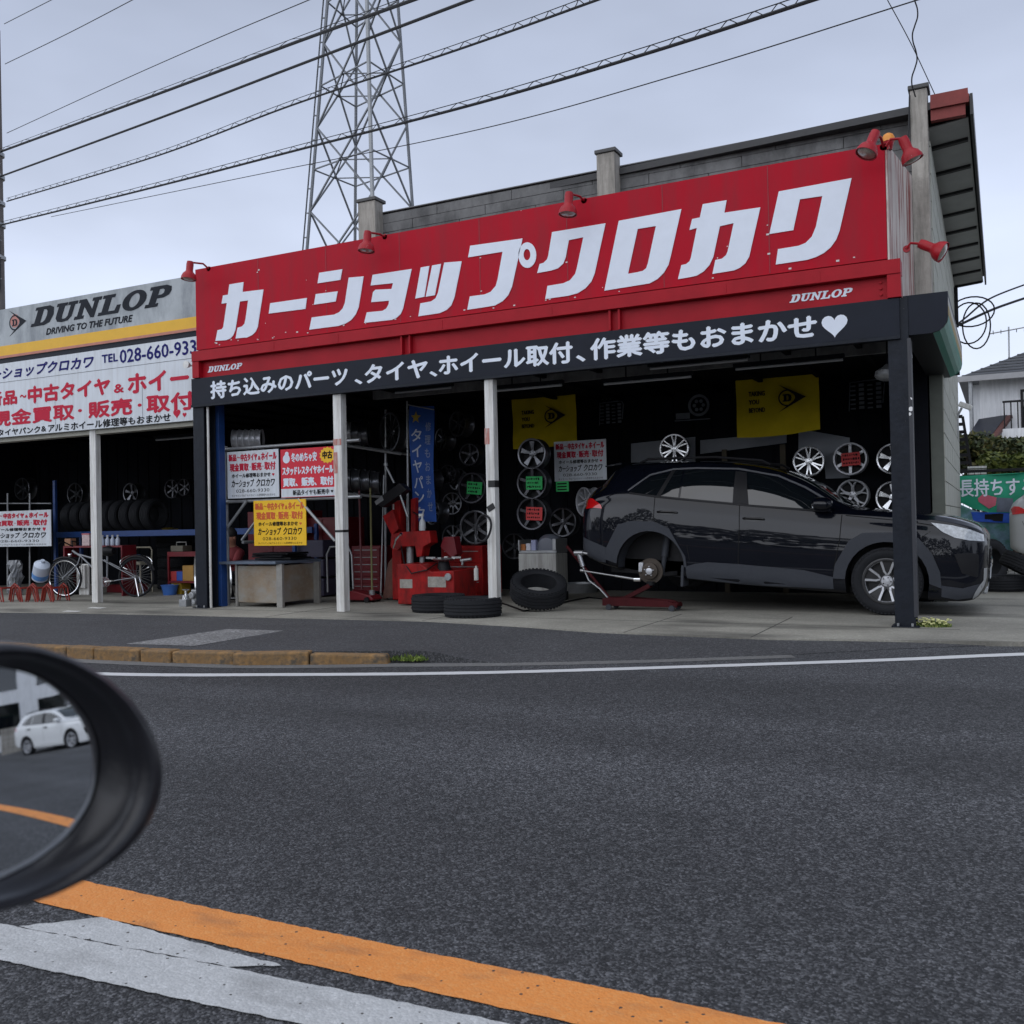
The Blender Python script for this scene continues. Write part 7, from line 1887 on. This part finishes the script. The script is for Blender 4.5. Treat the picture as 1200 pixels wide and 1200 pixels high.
zn = at_depth(363,248,DT).z; lv = [zn+3.95*k for k in range(-6, 9) if zn+3.95*k > 0]
mb = MB(); mh = MB()
for i, (za, zb__) in enumerate(zip(lv, lv[1:])):
    for a, b in (('L','N'),('N','R'),('R','F'),('F','L')):
        mb.bar(lp(a,za), lp(b,zb__), .07); mb.bar(lp(b,za), lp(a,zb__), .07)
        zm = (za+zb__)/2
        mh.bar(lp(a,zm), lp(b,zm), .055)
    if True:
        zm = (za+zb__)/2; q = [(lp(a,zm)+lp(b,zm))/2 for a, b in (('L','N'),('N','R'),('R','F'),('F','L'))]
        for j in range(4): mh.bar(q[j], q[(j+1) % 4], .045)
        mh.build('horizontal', m_tw, tw); mh = MB()
mb.build("brace", m_tw, tw)
mb = MB(); ofs = (lp('L',20)-lp('R',20)).normalized()*.20
for s in (.0, .38): mb.tube([lp('L',0)+ofs*(1+s*.0)+ofs.normalized()*s*0, lp('L',60)+ofs], .035, 6)
for k in range(50): mb.bar(lp('L',1+k*1.15), lp('L',1+k*1.15)+ofs, .05)
mb.build("ladder_rail", m_tw, tw)
# ---- weed by the pillar, moss at the kerb end
def tuft(name, label, c, rx, ry, h, n, cols, seed, kind=None, flowers=0):
    rnd = random.Random(seed); mb = MB()
    ms = [mat("%s blade %d" % (name, i), col, .7, var=.2) for i, col in enumerate(cols)]
    for i in range(n):
        a = rnd.uniform(0, 2*PI); q = rnd.random()**.6; x = c[0]+rx*q*math.cos(a); y = c[1]+ry*q*math.sin(a)
        hh = h*rnd.uniform(.4,1)*(1-.5*q); d = Vector((rnd.gauss(0,.5), rnd.gauss(0,.5), 1)).normalized(); sd_ = d.cross(Vector((rnd.gauss(0,1),rnd.gauss(0,1),.1))).normalized()*.006
        b = Vector((x,y,c[2])); mb.add([b-sd_, b+sd_, b+d*hh*.7+sd_*1.6, b+d*hh], [(0,1,2,3)], rnd.randrange(len(ms)-(1 if flowers else 0)))
    for i in range(flowers):
        a = rnd.uniform(0,2*PI); q = rnd.random()**.5; b = Vector((c[0]+rx*q*math.cos(a), c[1]+ry*q*math.sin(a), c[2]+h*rnd.uniform(.3,.9)))
        mb.box(b, (.02,.02,.008), tilt('X', rnd.uniform(-40,40)), len(ms)-1)
    o = mb.build(name, ms, None)
    return tag(o, label, "weed" if not kind else None, kind=kind)
p = PZ(1090,734,0); tuft("weed_clump", "pale green flowering weed at the foot of the chipped black pillar", (p.x+.02,p.y,.0), .17,.10,.085,420,[(.16,.22,.05),(.25,.28,.08),(.10,.15,.03),(.62,.62,.28)],4,flowers=70)
p = PZ(468,771,ZR+.03); tuft("grass_tuft", "green grass tuft growing at the broken kerb end", (p.x,p.y+.02,ZR+.02), .30,.13,.10,900,[(.13,.20,.03),(.20,.26,.05),(.09,.14,.025)],6)
for i, (px, py) in enumerate(((520,729),(655,735))):
    p = PZ(px, py, .0); 
# ---- wing mirror of the car the picture is taken from
wm = thing("wing_mirror", "black oval wing mirror of the viewer's own car, close at the left", "mirror", (0,0,0))
OUT = [(0,751),(40,756),(80,769),(120,792),(150,820),(172,852),(184,885),(187,910),(182,940),(168,970),(140,1000),(100,1028),(60,1047),(20,1060),(0,1065)]
INN = [(0,781),(28,787),(57,798),(82,816),(102,839),(112,862),(116,882),(115,910),(108,938),(96,958),(79,981),(42,1009),(0,1030)]
# the glass plane stands 0.62 m away and faces back along the road
MC = CAM+ray(30,905)*.60
MN = Vector((.965,-.235,.075)).normalized()
def on_mirror(px, py, back=0):
    d = ray(px, py); q = MC-MN*back
    t_ = (q-CAM).dot(MN)/d.dot(MN); return CAM+d*t_
ax_u = Vector((0,0,1)).cross(MN).normalized(); ax_v = MN.cross(ax_u)
def uv(p): return ((p-MC).dot(ax_u), (p-MC).dot(ax_v))
o_uv = [uv(on_mirror(*q)) for q in OUT]; i_uv = [uv(on_mirror(*q, .016)) for q in INN]
def close_left(L, w):
    """the hidden far half: the traced side mirrored about the oval's middle and stretched"""
    a, b = L[0], L[-1]; n = 18; out = []
    cx = (a[0]+b[0])/2; cz = (a[1]+b[1])/2; hz_ = abs(a[1]-b[1])/2
    sgn = -1 if L[len(L)//2][0] > cx else 1
    for k in range(1, n):
        t_ = PI*k/n; out.append((cx+sgn*w*math.sin(t_)+(b[0]-cx)*-math.cos(t_)*0, cz+(b[1]-cz)*math.cos(t_)))
    return L+out
ou = close_left(o_uv, .15); iu = close_left(i_uv, .135)
def resample(L, n):
    P = [Vector(q) for q in L]+[Vector(L[0])]; d = [0]
    for a, b in zip(P, P[1:]): d.append(d[-1]+(b-a).length)
    out = []
    for k in range(n):
        s_ = d[-1]*k/n
        for i in range(len(P)-1):
            if d[i] <= s_ <= d[i+1]+1e-9: out.append(P[i]+(P[i+1]-P[i])*((s_-d[i])/max(1e-9, d[i+1]-d[i]))); break
    for _ in range(3): out = [(out[i-1]+out[i]*2+out[(i+1) % n])/4 for i in range(n)]
    return out
NR = 96
def ang_sort(L):
    c = sum(L, Vector((0,0)))/len(L); out = []
    for k in range(NR):
        a = 2*PI*k/NR; d = Vector((math.cos(a), math.sin(a))); best = None
        for p, q in zip(L, L[1:]+L[:1]):
            p_, q_ = p-c, q-c; den = d.x*(q_.y-p_.y)-d.y*(q_.x-p_.x)
            if abs(den) < 1e-12: continue
            t_ = (p_.x*(q_.y-p_.y)-p_.y*(q_.x-p_.x))/den; u_ = (p_.x*d.y-p_.y*d.x)/den
            if t_ > 0 and -1e-6 <= u_ <= 1+1e-6: best = max(best or 0, t_)
        out.append(c+d*best)
    return out
RO = ang_sort(resample(ou, 200)); RI = ang_sort(resample(iu, 200))
W3 = lambda q, h: MC+ax_u*q[0]+ax_v*q[1]+MN*h
rings = []
mix = lambda t_: [RO[k]*(1-t_)+RI[k]*t_ for k in range(NR)]
sc_ = lambda L, s_: [sum(L, Vector((0,0)))/NR*(1-s_)+q*s_ for q in L]
for L, h in ((sc_(RO,.30),-.115),(sc_(RO,.62),-.105),(sc_(RO,.86),-.075),(sc_(RO,.965),-.040),(RO,-.010),(sc_(RO,.995),.004),(mix(.12),.012),(mix(.30),.015),(mix(.46),.013),(mix(.56),.006),(mix(.60),-.002),(mix(.78),-.006),(mix(.97),-.016)): rings.append([W3(q, h) for q in L])
mb = MB(); mb.v = [v for r in rings for v in r]
for i in range(len(rings)-1):
    for k in range(NR): mb.f.append((i*NR+k,i*NR+(k+1) % NR,(i+1)*NR+(k+1) % NR,(i+1)*NR+k)); mb.m.append(0)
mb.f.append(tuple(range(NR))[::-1]); mb.m.append(0)
mb.build("housing", mat("satin black mirror shell", (.014,.014,.018), .30, var=.08, scale=30, bump=.04, bscale=400), wm, smooth=60)
# slightly convex glass
RCV = 1.05; mb = MB(); gc = sum(RI, Vector((0,0)))/NR
nr = 14
for i in range(nr+1):
    for k in range(NR):
        q = gc+(RI[k]-gc)*.995*(i/nr) if i else gc
        rr = (q-gc).length; mb.v.append(W3(q, -.013-(rr*rr)/(2*RCV)))
for i in range(nr):
    for k in range(NR): mb.f.append((i*NR+k,i*NR+(k+1) % NR,(i+1)*NR+(k+1) % NR,(i+1)*NR+k)); mb.m.append(0)
g = mb.build("glass", mat("mirror glass", (.80,.83,.86), .01, 1., var=.01), wm, smooth=True)
MB().tube([W3(gc+Vector((-.0,-.02)),-.09), W3(gc+Vector((-.0,-.05)),-.09)+Vector((-.12,-.22,-.06)), W3(gc,-.09)+Vector((-.12,-.42,-.12))], .035, 14).build("arm", m_black, wm, smooth=True)
# the white car the mirror shows
def mirror_dir(px, py):
    p = on_mirror(px, py); q = Vector(uv(p))-gc; n = (MN+(ax_u*q.x+ax_v*q.y)/RCV).normalized()
    d = ray(px, py).normalized(); return p, (d-2*d.dot(n)*n)
MP, MD = mirror_dir(84, 852)
WCX = 18.0
wt = MP+MD*((WCX-MP.x)/MD.x)
print("MIRROR hit at x=%.1f: y=%.2f z=%.2f" % (WCX, wt.y, wt.z), [tuple(round(c, 2) for c in mirror_dir(*q)[1]) for q in ((10,880),(72,856),(100,940),(10,1000),(20,800))])
wcar.rotation_euler = (0, 0, R(180-24)); _o = Matrix.Rotation(R(156), 3, 'Z') @ Vector((-1.3,0,0)); wcar.location = (WCX-_o.x, max(4.0, wt.y)-_o.y, ZR)
# what stands along the road behind, as the wing mirror and the car's paint show it
t = thing("roadside_wall", "grey block wall along the road behind, seen only in the wing mirror", "wall", (24,9,0))
mb = MB()
for k in range(14):
    for r_ in range(6): mb.bx(23.9,24.05,5.2+k*.9+.004,6.1+k*.9-.004,ZR+r_*.22+.004,ZR+r_*.22+.216)
mb.build("blocks", m_concol, t)
t = thing("roadside_building", "pale roadside building behind the block wall, seen only in the wing mirror", "building", (31,10,0))
MB().bx(28,38,4.5,22,ZR,5.4).build("wall", m_stucco, t); MB().bx(27.5,38.4,4.1,22.4,5.402,5.7).build("roof", m_tiled, t)
mb = MB()
for k in range(5): mb.bx(27.96,27.998,5.4+k*3,7.2+k*3,.9,2.6).bx(27.96,27.998,5.4+k*3,7.2+k*3,3.4,4.7)
mb.build("window", m_glass_dark, t)
foliage("roadside_tree", "round green tree beside the roadside building, seen only in the wing mirror", "tree", (22,9.5,2.0), (1.7,1.9,1.7), G1, 2500, .14, seed=21)
# dark tree belt across the road behind the viewer, mirrored in the black car's doors
rnd = random.Random(5); mb = MB()
for i in range(9000):
    x = rnd.uniform(-46,46); top = 5.4+1.7*math.sin(x*.35)+1.0*math.sin(x*.9+1)+.5*math.sin(x*2.3); z = ZR+top*rnd.random()**.8; y = -15+rnd.uniform(-1.6,1.6)*math.cos(1.2*z/top)
    a = Vector((rnd.gauss(0,1),rnd.gauss(0,1),rnd.gauss(0,1))).normalized(); b = a.cross(Vector((rnd.gauss(0,1),rnd.gauss(0,1),rnd.gauss(0,1)))).normalized(); L = rnd.uniform(.25,.5); q = Vector((x,y,z))
    mb.add([q-a*L,q+b*L*.6,q+a*L,q-b*L*.6],[(0,1,2,3)],rnd.randrange(3))
tag(mb.build("tree_belt", [mat("belt leaf %d" % i, c, .8, var=.25, scale=1) for i, c in enumerate(G1[:3])], None), "dark tree belt across the road behind the viewer, reflected in the black car", "trees", kind='stuff')
